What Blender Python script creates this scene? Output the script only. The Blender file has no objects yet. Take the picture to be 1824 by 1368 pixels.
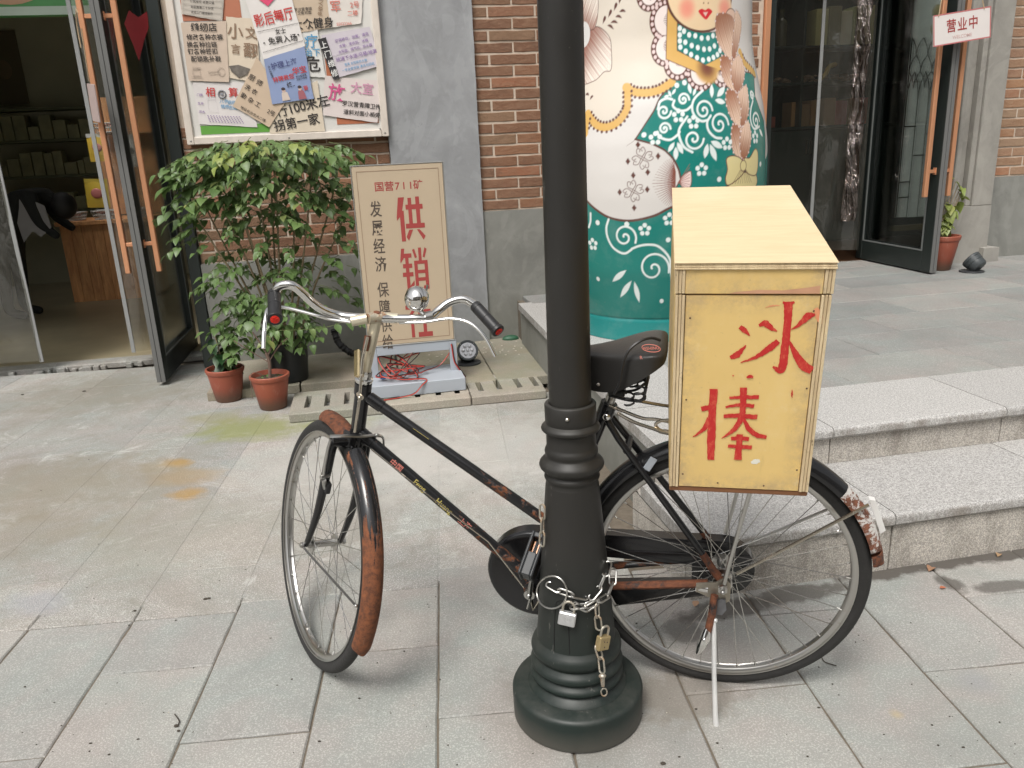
import bpy, math, random, json
import numpy as np
from mathutils import Vector as V, Matrix
random.seed(7)
R = math.radians
SC = bpy.context.scene
COL = SC.collection

# ------------------------------------------------------------------ camera, world, sun, exposure
CAM_H, F_PX, TH, RO = 1.411, 1412.7, .2908, .04688
_f = np.array([0, math.cos(TH), -math.sin(TH)]); _d = np.array([0, -math.sin(TH), -math.cos(TH)]); _r = np.array([1., 0, 0])
CM = np.array([math.cos(RO)*_r+math.sin(RO)*_d, -math.sin(RO)*_r+math.cos(RO)*_d, _f])   # right, down, forward
cam = bpy.data.cameras.new('camera'); cam.sensor_width = 36; cam.lens = 36*F_PX/1824; cam.clip_end = 200; cam.clip_start = .05
co = bpy.data.objects.new('camera', cam); COL.objects.link(co); SC.camera = co
co.matrix_world = Matrix([[CM[0][i], -CM[1][i], -CM[2][i], (0, 0, CAM_H)[i]] for i in range(3)]+[[0, 0, 0, 1]])

W = bpy.data.worlds.new('World'); SC.world = W; W.use_nodes = True
wn = W.node_tree; bg = wn.nodes['Background']
SUN_EL, SUN_AZ = R(58), R(205)
sky = wn.nodes.new('ShaderNodeTexSky'); sky.sky_type = 'NISHITA'; sky.sun_disc = False
sky.sun_elevation = SUN_EL; sky.sun_rotation = SUN_AZ; sky.air_density = 1.0; sky.dust_density = 5.0; sky.ozone_density = .6
hs = wn.nodes.new('ShaderNodeHueSaturation'); hs.inputs['Saturation'].default_value = .10
wn.links.new(sky.outputs[0], hs.inputs['Color']); wn.links.new(hs.outputs[0], bg.inputs[0]); bg.inputs[1].default_value = .115
sl = bpy.data.lights.new('sun', 'SUN'); sl.energy = 1.5; sl.angle = R(20); sl.color = (1, .955, .89)
so = bpy.data.objects.new('sun', sl); COL.objects.link(so)
sd = V((math.sin(SUN_AZ)*math.cos(SUN_EL), math.cos(SUN_AZ)*math.cos(SUN_EL), math.sin(SUN_EL)))
so.rotation_euler = sd.to_track_quat('Z', 'Y').to_euler(); so.location = (0, -3, 8)
SC.view_settings.view_transform = 'Standard'; SC.view_settings.look = 'None'; SC.view_settings.gamma = 1
SC.view_settings.use_curve_mapping = False; SC.view_settings.exposure = .56
SC.cycles.max_bounces = 8; SC.cycles.transparent_max_bounces = 16
SC.cycles.use_denoising = True

# ------------------------------------------------------------------ measuring helpers: a measured picture point to a point on a known surface
O3 = np.array([0, 0, CAM_H])
def ray(u, v): return CM.T@np.array([(u-912)/F_PX, (v-684)/F_PX, 1.])
def gp(u, v, z=0):
    r = ray(u, v); return O3+r*(z-CAM_H)/r[2]
def onplane(u, v, p, n):
    r = ray(u, v); return O3+r*(np.dot(np.asarray(p)-O3, n)/np.dot(r, n))
def frame(p, a):
    return np.array(p, float), np.array([math.cos(a), math.sin(a), 0]), np.array([-math.sin(a), math.cos(a), 0])
BP, BX, BY = frame((-.149, 5.676, 0), R(9.5))       # shop front: origin at the pilaster foot
QP, QX, QY = frame((.527, 2.137, 0), R(10.6))        # steps and terrace
AP = R(4.15)                                         # paving
def wl(u, v, y=0):
    P = onplane(u, v, BP+y*BY, BY)-BP; return float(P@BX), float(P[2])
def wx(u, v, x):
    P = onplane(u, v, BP+x*BX, BX)-BP; return float(P@BY), float(P[2])
def wg(u, v, z=0):
    P = gp(u, v, z)-BP; return float(P@BX), float(P@BY)
YAW, LEAN = -.23885, .0845
KF = -np.array([math.cos(YAW), math.sin(YAW), 0]); _n = np.array([math.sin(YAW), -math.cos(YAW), 0])
KU = np.array([0, 0, 1])*math.cos(LEAN)+_n*math.sin(LEAN); KL = np.cross(KU, KF); K0 = np.array([.5213, 1.8294, 0.])
def bp(u, v, off=0):
    P = onplane(u, v, K0+off*KL, KL)-K0; return (float(P@KF), off, float(P@KU))
# steered assembly, in bicycle coordinates: origin front hub
SN = np.array([-.693, -.670, -.266]); SN /= np.linalg.norm(SN)
SA = np.array([-.289, 0, .957]); SA = SA-(SA@SN)*SN; SA /= np.linalg.norm(SA); SL = -SN; SF = np.cross(SL, SA)
HUB = np.array([1.1056, .009, .3492])
def st(p): return tuple(HUB+p[0]*SF+p[1]*SL+p[2]*SA)
def b2w(v): return v[0]*KF+v[1]*KL+v[2]*KU
def stp(u, v, l):
    w2 = b2w(SL); P = onplane(u, v, K0+b2w(HUB)+l*w2, w2)-(K0+b2w(HUB)); return (float(P@b2w(SF)), l, float(P@b2w(SA)))

# ------------------------------------------------------------------ mesh builder
def catmull(P, n=6, closed=False):
    P = [V(p) for p in P]; out = []; m = len(P)
    for i in range(m if closed else m-1):
        a = P[(i-1) % m] if closed or i else P[0]*2-P[1]; b = P[i]; c = P[(i+1) % m]
        d = P[(i+2) % m] if closed or i+2 < m else c*2-b
        for k in range(n):
            t = k/n; out.append(.5*((2*b)+(c-a)*t+(2*a-5*b+4*c-d)*t*t+(3*b-a-3*c+d)*t**3))
    if not closed: out.append(P[-1])
    return out
class MB:
    def __init__(s, xf=None): s.v = []; s.f = []; s.xf = xf
    def add(s, vs, fs, m=None):
        b = len(s.v)
        for p in vs:
            p = V(p)
            if m is not None: p = m@p
            s.v.append(tuple(s.xf(p)) if s.xf else tuple(p))
        s.f += [tuple(i+b for i in f) for f in fs]; return s
    def box(s, x0, x1, y0, y1, z0, z1, bev=0, m=None):
        if bev <= 0:
            vs = [(x, y, z) for x in (x0, x1) for y in (y0, y1) for z in (z0, z1)]
            return s.add(vs, [(0, 1, 3, 2), (4, 6, 7, 5), (0, 4, 5, 1), (2, 3, 7, 6), (0, 2, 6, 4), (1, 5, 7, 3)], m)
        b = min(bev, (x1-x0)/2.01, (y1-y0)/2.01, (z1-z0)/2.01); vs = []; idx = {}
        for i, x in enumerate((x0, x1)):
            for j, y in enumerate((y0, y1)):
                for k, z in enumerate((z0, z1)):
                    sx, sy, sz = (1-2*i), (1-2*j), (1-2*k)
                    idx[i, j, k] = len(vs)
                    vs += [(x, y+sy*b, z+sz*b), (x+sx*b, y, z+sz*b), (x+sx*b, y+sy*b, z)]
        F = []
        for i in (0, 1):
            q = [idx[i, 0, 0], idx[i, 1, 0], idx[i, 1, 1], idx[i, 0, 1]]; F.append(tuple(q if i else q[::-1]))
            q = [idx[0, i, 0]+1, idx[1, i, 0]+1, idx[1, i, 1]+1, idx[0, i, 1]+1]; F.append(tuple(q[::-1] if i else q))
            q = [idx[0, 0, i]+2, idx[1, 0, i]+2, idx[1, 1, i]+2, idx[0, 1, i]+2]; F.append(tuple(q if i else q[::-1]))
        for j in (0, 1):
            for k in (0, 1):
                F.append((idx[0, j, k]+1, idx[1, j, k]+1, idx[1, j, k]+2, idx[0, j, k]+2))
                F.append((idx[j, 0, k]+0, idx[j, 1, k]+0, idx[j, 1, k]+2, idx[j, 0, k]+2))
                F.append((idx[j, k, 0]+0, idx[j, k, 1]+0, idx[j, k, 1]+1, idx[j, k, 0]+1))
        for c in idx.values(): F.append((c, c+1, c+2))
        return s.add(vs, F, m)
    def tube(s, P, r, seg=10, caps=True, closed=False, flat=1.0, m=None):
        P = [V(p) for p in P]; n = len(P); rs = r if isinstance(r, (list, tuple)) else [r]*n
        T = []
        for i in range(n):
            a = P[(i-1) % n] if closed or i else P[0]; b = P[(i+1) % n] if closed or i < n-1 else P[-1]
            T.append((b-a).normalized())
        up = V((0, 0, 1)) if abs(T[0].z) < .9 else V((1, 0, 0))
        N = (up-T[0]*up.dot(T[0])).normalized(); vs = []
        for i in range(n):
            N = (N-T[i]*N.dot(T[i])).normalized(); B = T[i].cross(N)
            for k in range(seg):
                a = 2*math.pi*k/seg; vs.append(P[i]+(N*math.cos(a)*flat+B*math.sin(a))*rs[i])
        F = []
        for i in range(n if closed else n-1):
            for k in range(seg):
                j = (i+1) % n; F.append((i*seg+k, i*seg+(k+1) % seg, j*seg+(k+1) % seg, j*seg+k))
        if caps and not closed: F += [tuple(range(seg))[::-1], tuple((n-1)*seg+k for k in range(seg))]
        return s.add(vs, F, m)
    def lathe(s, prof, seg=32, m=None, a0=0, a1=2*math.pi):
        full = abs(a1-a0-2*math.pi) < 1e-6; c = seg if full else seg+1; vs = []
        for r, z in prof:
            for k in range(c):
                a = a0+(a1-a0)*k/seg; vs.append((r*math.cos(a), r*math.sin(a), z))
        F = [(i*c+k, i*c+(k+1) % c, (i+1)*c+(k+1) % c, (i+1)*c+k) for i in range(len(prof)-1) for k in range(seg)]
        return s.add(vs, F, m)
    def prism(s, poly, z0, z1, m=None):
        n = len(poly); vs = [(p[0], p[1], z0) for p in poly]+[(p[0], p[1], z1) for p in poly]
        return s.add(vs, [tuple(range(n))[::-1], tuple(range(n, 2*n))]+[(i, (i+1) % n, n+(i+1) % n, n+i) for i in range(n)], m)
    def sphere(s, c, r, seg=14, rings=8, m=None, sc=(1, 1, 1)):
        vs = []; c = V(c)
        for i in range(rings+1):
            t = math.pi*i/rings
            for k in range(seg):
                a = 2*math.pi*k/seg; vs.append((c.x+r*sc[0]*math.sin(t)*math.cos(a), c.y+r*sc[1]*math.sin(t)*math.sin(a), c.z+r*sc[2]*math.cos(t)))
        return s.add(vs, [(i*seg+k, (i+1)*seg+k, (i+1)*seg+(k+1) % seg, i*seg+(k+1) % seg) for i in range(rings) for k in range(seg)], m)
    def mesh(s, name, mat=None, smooth=True, ang=35, fix=True):
        me = bpy.data.meshes.new(name); me.from_pydata(s.v, [], s.f)
        if fix:
            import bmesh
            bm = bmesh.new(); bm.from_mesh(me)
            if len(bm.verts) < 60000: bmesh.ops.remove_doubles(bm, verts=bm.verts, dist=1e-6)
            bmesh.ops.recalc_face_normals(bm, faces=bm.faces); bm.to_mesh(me); bm.free()
        if mat: me.materials.append(mat)
        if smooth:
            me.shade_smooth(); me.set_sharp_from_angle(angle=R(ang))
        me.update(); return me
    def obj(s, name, mat=None, parent=None, **k):
        return link(name, s.mesh(name, mat, **k), parent)
def link(name, me, parent=None, mat4=None):
    o = bpy.data.objects.new(name, me); COL.objects.link(o)
    if parent: o.parent = parent
    if mat4 is not None: o.matrix_local = mat4
    return o
def tag(o, label=None, cat=None, group=None, kind=None):
    if label: o['label'] = label
    if cat: o['category'] = cat
    if group: o['group'] = group
    if kind: o['kind'] = kind
    return o
def empty(name, m4=None, label=None, cat=None, group=None, kind=None):
    o = bpy.data.objects.new(name, None); COL.objects.link(o); o.empty_display_size = .1
    if m4 is not None: o.matrix_world = m4
    return tag(o, label, cat, group, kind)
def m4(p, ax, ay, az): return Matrix([[ax[i], ay[i], az[i], p[i]] for i in range(3)]+[[0, 0, 0, 1]])
MBLD = m4(BP, BX, BY, (0, 0, 1)); MSTEP = m4(QP, QX, QY, (0, 0, 1)); MBIKE = m4(K0, KF, KL, KU)
MPAVE = Matrix.Rotation(AP, 4, 'Z')
def bl(x, y, z=0, a=0): return MBLD@Matrix.Translation((x, y, z))@Matrix.Rotation(a, 4, 'Z')

# ------------------------------------------------------------------ materials
def C4(c): return (c[0], c[1], c[2], 1)
class NT:
    def __init__(s, name):
        s.m = bpy.data.materials.new(name); s.m.use_nodes = True; s.t = s.m.node_tree; s.b = s.t.nodes['Principled BSDF']
        s.out = s.t.nodes['Material Output']
        s.tc = s.t.nodes.new('ShaderNodeTexCoord')
    def n(s, kind, **k):
        q = s.t.nodes.new('ShaderNode'+kind)
        for a, b in k.items(): setattr(q, a, b)
        return q
    def l(s, a, b): s.t.links.new(a, b)
    def geo(s):
        if not hasattr(s, '_g'): s._g = s.n('NewGeometry').outputs['Position']
        return s._g
    def noise(s, sc, det=4, vec=None, rough=.55, dist=0, stretch=None):
        q = s.n('TexNoise'); q.inputs['Scale'].default_value = sc; q.inputs['Detail'].default_value = det
        q.inputs['Roughness'].default_value = rough; q.inputs['Distortion'].default_value = dist
        v = vec or s.tc.outputs['Object']
        if stretch:
            mp = s.n('Mapping'); mp.inputs['Scale'].default_value = stretch; s.l(v, mp.inputs['Vector']); v = mp.outputs[0]
        s.l(v, q.inputs['Vector']); return q.outputs['Fac']
    def ramp(s, f, a, b, ca=(0, 0, 0), cb=(1, 1, 1)):
        q = s.n('ValToRGB'); q.color_ramp.elements[0].position = a; q.color_ramp.elements[1].position = b
        q.color_ramp.elements[0].color = C4(ca); q.color_ramp.elements[1].color = C4(cb); s.l(f, q.inputs[0]); return q.outputs[0]
    def mix(s, f, a, b, mode='MIX'):
        q = s.n('Mix', data_type='RGBA', blend_type=mode)
        if isinstance(f, (int, float)): q.inputs[0].default_value = f
        else: s.l(f, q.inputs[0])
        for x, i in ((a, 6), (b, 7)):
            if isinstance(x, tuple): q.inputs[i].default_value = C4(x)
            else: s.l(x, q.inputs[i])
        return q.outputs[2]
    def math(s, op, a, b=0, c=None):
        q = s.n('Math', operation=op)
        for i, x in enumerate((a, b) if c is None else (a, b, c)):
            if isinstance(x, (int, float)): q.inputs[i].default_value = x
            else: s.l(x, q.inputs[i])
        return q.outputs[0]
    def rand(s): return s.n('ObjectInfo').outputs['Random']
    def bump(s, h, st=.3, dist=.01, prev=None):
        q = s.n('Bump'); q.inputs['Strength'].default_value = st; q.inputs['Distance'].default_value = dist
        s.l(h, q.inputs['Height'])
        if prev: s.l(prev, q.inputs['Normal'])
        return q.outputs[0]
    def blob(s, p, r, soft=.4, ns=6, amt=.5, stretch=(1, 1, 1), ang=0):
        """noisy round mask in world metres: a stain with its own place and shape"""
        mp = s.n('Mapping', vector_type='TEXTURE'); mp.inputs['Location'].default_value = p; mp.inputs['Scale'].default_value = stretch
        mp.inputs['Rotation'].default_value = (0, 0, ang)
        s.l(s.geo(), mp.inputs['Vector'])
        q = s.n('VectorMath', operation='LENGTH'); s.l(mp.outputs[0], q.inputs[0])
        nz = s.noise(ns, 5, s.geo(), .65)
        d = s.math('ADD', q.outputs['Value'], s.math('MULTIPLY', s.math('SUBTRACT', nz, .5), amt*2*r))
        g = s.n('MapRange'); g.inputs[1].default_value = r; g.inputs[2].default_value = r*(1-soft); s.l(d, g.inputs[0]); return g.outputs[0]
    def fin(s, col, rough=.6, metal=0, normal=None, spec=.5, coat=0):
        for x, k in ((col, 'Base Color'), (rough, 'Roughness'), (metal, 'Metallic')):
            if isinstance(x, tuple): s.b.inputs[k].default_value = C4(x)
            elif isinstance(x, (int, float)): s.b.inputs[k].default_value = x
            else: s.l(x, s.b.inputs[k])
        s.b.inputs['Specular IOR Level'].default_value = spec; s.b.inputs['Coat Weight'].default_value = coat
        if normal: s.l(normal, s.b.inputs['Normal'])
        return s.m
_MC = {}
def flat(name, col, rough=.6, metal=0, var=.15, sc=12, bump=0, bsc=60, coat=0, spec=.5, rnd=0, stretch=None):
    if name in _MC: return _MC[name]
    s = NT(name); nz = s.noise(sc, 5, stretch=stretch)
    c = s.mix(nz, tuple(x*(1-var) for x in col), tuple(min(1, x*(1+var)) for x in col))
    if rnd:
        rr = s.ramp(s.rand(), 0, 1, (1-rnd,)*3, (1+rnd,)*3); c = s.mix(1., c, rr, 'MULTIPLY')
    nn = s.bump(s.noise(bsc, 4, stretch=stretch), bump, .004) if bump else None
    _MC[name] = s.fin(c, rough, metal, nn, spec, coat); return _MC[name]

def granite(name, tone=1., warm=(1, .985, .955)):
    s = NT(name); g = s.geo()
    a = s.noise(330, 2, g); b = s.noise(150, 3, g); d = s.noise(5, 6, g, .7); rr = s.rand()
    c = s.ramp(a, .40, .60, tuple(.17*tone*w for w in warm), tuple(.74*tone*w for w in warm))
    c = s.mix(s.ramp(b, .40, .50), (.20*tone, .19*tone, .18*tone), c)
    c = s.mix(.42, c, tuple(.46*tone*w for w in warm))
    c = s.mix(s.math('MULTIPLY', s.ramp(d, .50, .80), .10), c, (.24, .22, .195))
    c = s.mix(1., c, s.ramp(rr, 0, 1, (.93,)*3, (1.05,)*3), 'MULTIPLY')
    return s, c, s.bump(b, .25, .003)
def paving(name, base, kind=0):
    """weathered stone or cement flags: mottled, speckled, with grime; each flag a little different"""
    s = NT(name); g = s.geo(); rr = s.rand()
    big = s.noise(2.3, 6, g, .6); mid = s.noise(14, 6, g, .7); fine = s.noise(190, 3, g, .6); pits = s.noise(75, 2, g)
    c = s.mix(s.ramp(big, .3, .7), tuple(x*.80 for x in base), tuple(x*1.13 for x in base))
    c = s.mix(s.math('MULTIPLY', s.ramp(mid, .42, .75), .30), c, tuple(x*1.28 for x in base))
    fine2 = s.noise(420, 2, g, .5)
    c = s.mix(s.math('MULTIPLY', s.ramp(fine, .44, .30), .75 if kind else .50), c, tuple(x*.50 for x in base)); c = s.mix(s.math('MULTIPLY', s.ramp(fine2, .56, .72), .55 if kind else .38), c, tuple(min(.9, x*1.55) for x in base))
    c = s.mix(s.math('MULTIPLY', s.ramp(pits, .70, .76), .6), c, tuple(x*.45 for x in base))
    c = s.mix(s.math('MULTIPLY', s.ramp(s.noise(5.5, 7, g, .75, 1.5), .55, .72), .40), c, tuple(x*.68 for x in (base[0], base[1]*.98, base[2]*.94)))
    c = s.mix(1., c, s.ramp(s.noise(3.3, 3, g, .5, 1), .35, .65, (1.045, .985, .975), (.965, 1.01, 1.0)), 'MULTIPLY')
    c = s.mix(1., c, s.ramp(rr, 0, 1, (.86, .885, .885), (1.08, 1.06, 1.03)), 'MULTIPLY')
    return s, c, s.bump(s.math('ADD', mid, s.math('MULTIPLY', fine, .9 if kind else .6)), .75 if kind else .5, .004)
_s, _c, _b = paving('flagstone', (.392, .388, .370))
# dark damp edge along the foot of the steps, a few old marks on the flags, dirt and painted contact shade round the post foot
def gpt(u, v, z=0): return tuple(gp(u, v, z))
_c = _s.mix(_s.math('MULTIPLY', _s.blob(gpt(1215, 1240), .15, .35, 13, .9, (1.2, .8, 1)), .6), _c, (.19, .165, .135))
_c = _s.mix(_s.math('MULTIPLY', _s.blob(gpt(1740, 1215), .07, .9, 9, .4), .4), _c, (.24, .25, .27))
_c = _s.mix(_s.math('MULTIPLY', _s.blob(gpt(1597, 1272), .022, .9, 20, .4), .6), _c, (.42, .33, .18))
_c = _s.mix(_s.math('MULTIPLY', _s.blob(gpt(1500, 1260), .10, .9, 12, .5), .25), _c, (.23, .23, .22))
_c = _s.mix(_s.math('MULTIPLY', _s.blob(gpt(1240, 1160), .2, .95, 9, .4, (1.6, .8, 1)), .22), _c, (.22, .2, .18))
_c = _s.mix(_s.math('MULTIPLY', _s.blob((.132, 1.739, 0), .26, .5, 9, .5), .45), _c, (.15, .13, .105))  # dirt ring at the post foot that also paints in its contact shade
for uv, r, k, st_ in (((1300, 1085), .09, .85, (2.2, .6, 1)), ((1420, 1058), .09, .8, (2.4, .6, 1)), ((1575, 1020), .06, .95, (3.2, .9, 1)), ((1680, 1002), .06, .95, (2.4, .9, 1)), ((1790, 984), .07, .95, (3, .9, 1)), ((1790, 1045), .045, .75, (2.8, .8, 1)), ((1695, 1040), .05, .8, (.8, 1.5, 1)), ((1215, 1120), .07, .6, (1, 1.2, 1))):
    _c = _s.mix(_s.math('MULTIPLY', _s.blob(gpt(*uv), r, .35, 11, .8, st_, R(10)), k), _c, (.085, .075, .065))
_c = _s.mix(_s.math('MULTIPLY', _s.ramp(_s.noise(26, 7, _s.geo(), .85, .5), .60, .70), .35), _c, (.22, .205, .18))
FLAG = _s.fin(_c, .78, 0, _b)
_s, _c, _b = paving('apron_cement', (.455, .448, .430), 1)
g_ = _s.geo()
_c = _s.mix(_s.math('MULTIPLY', _s.ramp(_s.noise(1.1, 7, g_, .8, .8), .44, .62), .55), _c, (.24, .225, .19))
_c = _s.mix(_s.math('MULTIPLY', _s.ramp(_s.noise(3.6, 8, g_, .85, 1.2), .53, .64), .45), _c, (.21, .195, .16)); _c = _s.mix(_s.math('MULTIPLY', _s.ramp(_s.noise(2.2, 6, g_, .8, 2), .56, .66), .4), _c, (.60, .59, .57))
_c = _s.mix(_s.math('MULTIPLY', _s.ramp(_s.noise(42, 4, g_, .7), .57, .68), .40), _c, (.22, .20, .165))
for uv, r, col, k, *sh_ in (((318, 825), .07, (.36, .215, .06), .85), ((335, 880), .08, (.36, .22, .07), .85), ((300, 830), .12, (.30, .22, .10), .35),
                      ((330, 850), .13, (.34, .21, .07), .5), ((450, 762), .26, (.225, .24, .085), .8), ((390, 745), .15, (.24, .235, .11), .5), ((600, 752), .2, (.26, .26, .12), .4), ((180, 700), .6, (.20, .18, .135), .5), ((60, 860), .45, (.19, .165, .12), .5), ((20, 960), .3, (.20, .175, .13), .45), ((640, 830), .5, (.46, .44, .41), .45), ((880, 800), .6, (.47, .45, .42), .45),
                      ((60, 1075), .10, (.31, .33, .37), .4), ((150, 880), .5, (.27, .23, .17), .32), ((330, 960), .4, (.27, .26, .21), .35)):
    _c = _s.mix(_s.math('MULTIPLY', _s.blob(gpt(*uv), r, .18 if sh_ else .6, 15 if sh_ else 7, 1.1 if sh_ else .8, (1, 1.7, 1) if sh_ else (1.5, 1, 1)), k), _c, col)
APRON = _s.fin(_c, .85, 0, _b)
_s, _c, _b = granite('granite', .93, (1, .975, .94))
_c = _s.mix(_s.math('MULTIPLY', _s.ramp(_s.noise(9, 6, _s.geo(), .75, stretch=(1, 1, .35)), .56, .76), .06), _c, (.26, .23, .20))
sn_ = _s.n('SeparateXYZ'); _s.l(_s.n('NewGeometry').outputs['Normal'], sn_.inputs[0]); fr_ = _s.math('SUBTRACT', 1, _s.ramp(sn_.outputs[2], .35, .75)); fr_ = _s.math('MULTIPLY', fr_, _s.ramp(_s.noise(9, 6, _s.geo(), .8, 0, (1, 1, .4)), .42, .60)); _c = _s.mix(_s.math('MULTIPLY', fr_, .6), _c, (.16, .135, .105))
GRAN = _s.fin(_c, .72, 0, _b)
_s, _c, _b = granite('granite_riser', 1.05, (1, .93, .83))
_c = _s.mix(_s.math('MULTIPLY', _s.ramp(_s.noise(5, 6, _s.geo(), .75, stretch=(1.3, 1.3, .5)), .46, .68), .62), _c, (.13, .11, .085))
GRANR = _s.fin(_c, .8, 0, _s.bump(_s.noise(120, 3, _s.geo()), .5, .004))
_s, _c, _b = paving('terrace_flagstone', (.31, .308, .298)); TERR = _s.fin(_c, .8, 0, _b)
DIRT = flat('joint_dirt', (.135, .112, .085), .95, var=.4, sc=60, bump=.6, bsc=90)
_s, _c, _b = paving('drain_cement', (.37, .345, .295))
_c = _s.mix(_s.math('MULTIPLY', _s.ramp(_s.noise(3.5, 6, _s.geo(), .7), .48, .7), .45), _c, (.22, .22, .14)); DRAIN = _s.fin(_c, .85, 0, _b)
_s, _c, _b = paving('strip_cement', (.33, .305, .25))
_c = _s.mix(_s.math('MULTIPLY', _s.ramp(_s.noise(2.6, 6, _s.geo(), .7), .42, .66), .5), _c, (.19, .18, .10)); STRIP = _s.fin(_c, .8, 0, _b)

def plaster(name, base, dark):
    s = NT(name); g = s.tc.outputs['Object']
    a = s.noise(2.2, 5, g, .6, 1.2, (1, 1, .8)); b = s.noise(7, 6, g, .7, .5); q = s.n('TexVoronoi', feature='SMOOTH_F1'); q.inputs['Scale'].default_value = 4.5
    s.l(g, q.inputs['Vector'])
    c = s.mix(s.ramp(a, .3, .7), tuple(x*.80 for x in base), tuple(x*1.15 for x in base))
    c = s.mix(s.math('MULTIPLY', s.ramp(s.noise(3.1, 3, g, .5, 2.5, (1, 1, .6)), .54, .58), .30), c, tuple(x*1.35 for x in base))
    c = s.mix(s.math('MULTIPLY', s.ramp(s.noise(1.3, 7, g, .8, 2), .56, .66), .2), c, tuple(x*.66 for x in base))
    c = s.mix(s.math('MULTIPLY', s.ramp(b, .46, .66), .45), c, tuple(x*1.25 for x in base))
    c = s.mix(s.math('MULTIPLY', s.ramp(q.outputs['Distance'], .25, .75), .2), c, tuple(x*.8 for x in base))
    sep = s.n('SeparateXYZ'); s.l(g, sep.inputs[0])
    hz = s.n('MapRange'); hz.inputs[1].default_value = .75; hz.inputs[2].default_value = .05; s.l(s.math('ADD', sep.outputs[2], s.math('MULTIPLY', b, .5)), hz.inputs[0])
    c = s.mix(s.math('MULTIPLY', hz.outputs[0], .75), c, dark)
    c = s.mix(s.math('MULTIPLY', s.ramp(s.noise(11, 5, g, .8), .64, .72), .35), c, tuple(x*.5 for x in dark))
    return s.fin(c, .8, 0, s.bump(b, .25, .01))
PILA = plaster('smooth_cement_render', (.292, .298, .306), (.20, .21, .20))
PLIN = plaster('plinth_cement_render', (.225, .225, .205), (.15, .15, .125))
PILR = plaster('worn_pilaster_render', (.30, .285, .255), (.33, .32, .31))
_s = NT('old_brick'); rr = _s.rand(); q = _s.n('ValToRGB'); _s.l(rr, q.inputs[0])
els = [(0, (.20, .105, .062)), (.2, (.155, .082, .052)), (.38, (.245, .125, .07)), (.55, (.185, .105, .068)), (.7, (.28, .125, .07)), (.85, (.17, .105, .065)), (1, (.25, .165, .105))]
q.color_ramp.elements[0].color = C4(els[0][1]); q.color_ramp.elements[1].color = C4(els[-1][1])
for p_, c_ in els[1:-1]: e = q.color_ramp.elements.new(p_); e.color = C4(c_)
g = _s.geo(); n1 = _s.noise(16, 6, g, .7, .8, (1, 1, 2.5)); n2 = _s.noise(70, 4, g, .7); n3 = _s.noise(7, 4, g, .7)
_c = _s.mix(_s.math('MULTIPLY', _s.ramp(n1, .40, .70), .55), q.outputs[0], (.30, .20, .135))
_c = _s.mix(_s.math('MULTIPLY', _s.ramp(n3, .55, .75), .5), _c, (.105, .07, .05))
_c = _s.mix(_s.math('MULTIPLY', _s.ramp(n2, .64, .74), .6), _c, (.06, .04, .03))
_c = _s.mix(1., _c, (1.03, .96, .90), 'MULTIPLY')
BRICK = _s.fin(_c, .88, 0, _s.bump(_s.math('ADD', n1, n2), .7, .006))
_s2 = NT('paler_brick'); rr = _s2.rand(); q = _s2.n('ValToRGB'); _s2.l(rr, q.inputs[0])  # paler brick for the wall right of the fluted pier
els = [(0, (.34, .165, .085)), (.25, (.27, .17, .105)), (.45, (.36, .19, .10)), (.6, (.24, .16, .11)), (.8, (.38, .17, .09)), (1, (.30, .20, .13))]
q.color_ramp.elements[0].color = C4(els[0][1]); q.color_ramp.elements[1].color = C4(els[-1][1])
for p_, c_ in els[1:-1]: e = q.color_ramp.elements.new(p_); e.color = C4(c_)
g = _s2.geo(); n1 = _s2.noise(16, 6, g, .7, .8, (1, 1, 2.5)); n2 = _s2.noise(70, 4, g, .7)
_c = _s2.mix(_s2.math('MULTIPLY', _s2.ramp(n1, .40, .70), .5), q.outputs[0], (.42, .29, .19))
_c = _s2.mix(_s2.math('MULTIPLY', _s2.ramp(n2, .62, .74), .5), _c, (.11, .07, .05))
BRICK2 = _s2.fin(_c, .88, 0, _s2.bump(_s2.math('ADD', n1, n2), .7, .006))
MORT = flat('mortar', (.52, .43, .345), .9, var=.2, sc=30, bump=.5, bsc=120)

def rusty(name, paint, rust_lo, rust_hi, prough=.3, metal=0, sc=9, rcol=((.055, .020, .010), (.21, .070, .026)), coat=.3, streak=None, grad=None):
    s = NT(name); g = s.tc.outputs['Object']; n = s.noise(sc, 8, g, .75, .6, streak); n2 = s.noise(60, 5, g, .7)
    if grad:
        sp = s.n('SeparateXYZ'); s.l(g, sp.inputs[0]); mr = s.n('MapRange'); mr.inputs[1].default_value = grad[1]; mr.inputs[2].default_value = grad[2]; mr.inputs[4].default_value = grad[3]; s.l(sp.outputs[grad[0]], mr.inputs[0]); n = s.math('ADD', n, mr.outputs[0])
    f = s.ramp(s.math('ADD', n, s.math('MULTIPLY', s.math('SUBTRACT', n2, .5), .3)), rust_lo, rust_hi)
    rc = s.mix(s.ramp(n2, .35, .65), rcol[0], rcol[1]); c = s.mix(f, paint, rc)
    rg = s.math('ADD', prough, s.math('MULTIPLY', f, .85-prough)); mt = s.math('MULTIPLY', s.math('SUBTRACT', 1, f), metal)
    return s.fin(c, rg, mt, s.bump(s.math('MULTIPLY', f, n2), .6, .002), .5, 0)
BLK = (.012, .012, .013)
FRAME = rusty('black_enamel', BLK, .68, .74, .22, sc=16)
FRAMER = rusty('black_enamel_rusting', BLK, .64, .70, .3, sc=22, grad=(0, .80, .44, .17))
RUST = rusty('rust', BLK, .36, .46, .5, sc=24, rcol=((.080, .030, .017), (.20, .068, .030)))
RUSTC = rusty('rusted_chrome', (.55, .50, .42), .60, .78, .24, .95, sc=26)
CHROME = rusty('chrome', (.72, .71, .69), .66, .74, .10, 1., sc=12)
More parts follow.
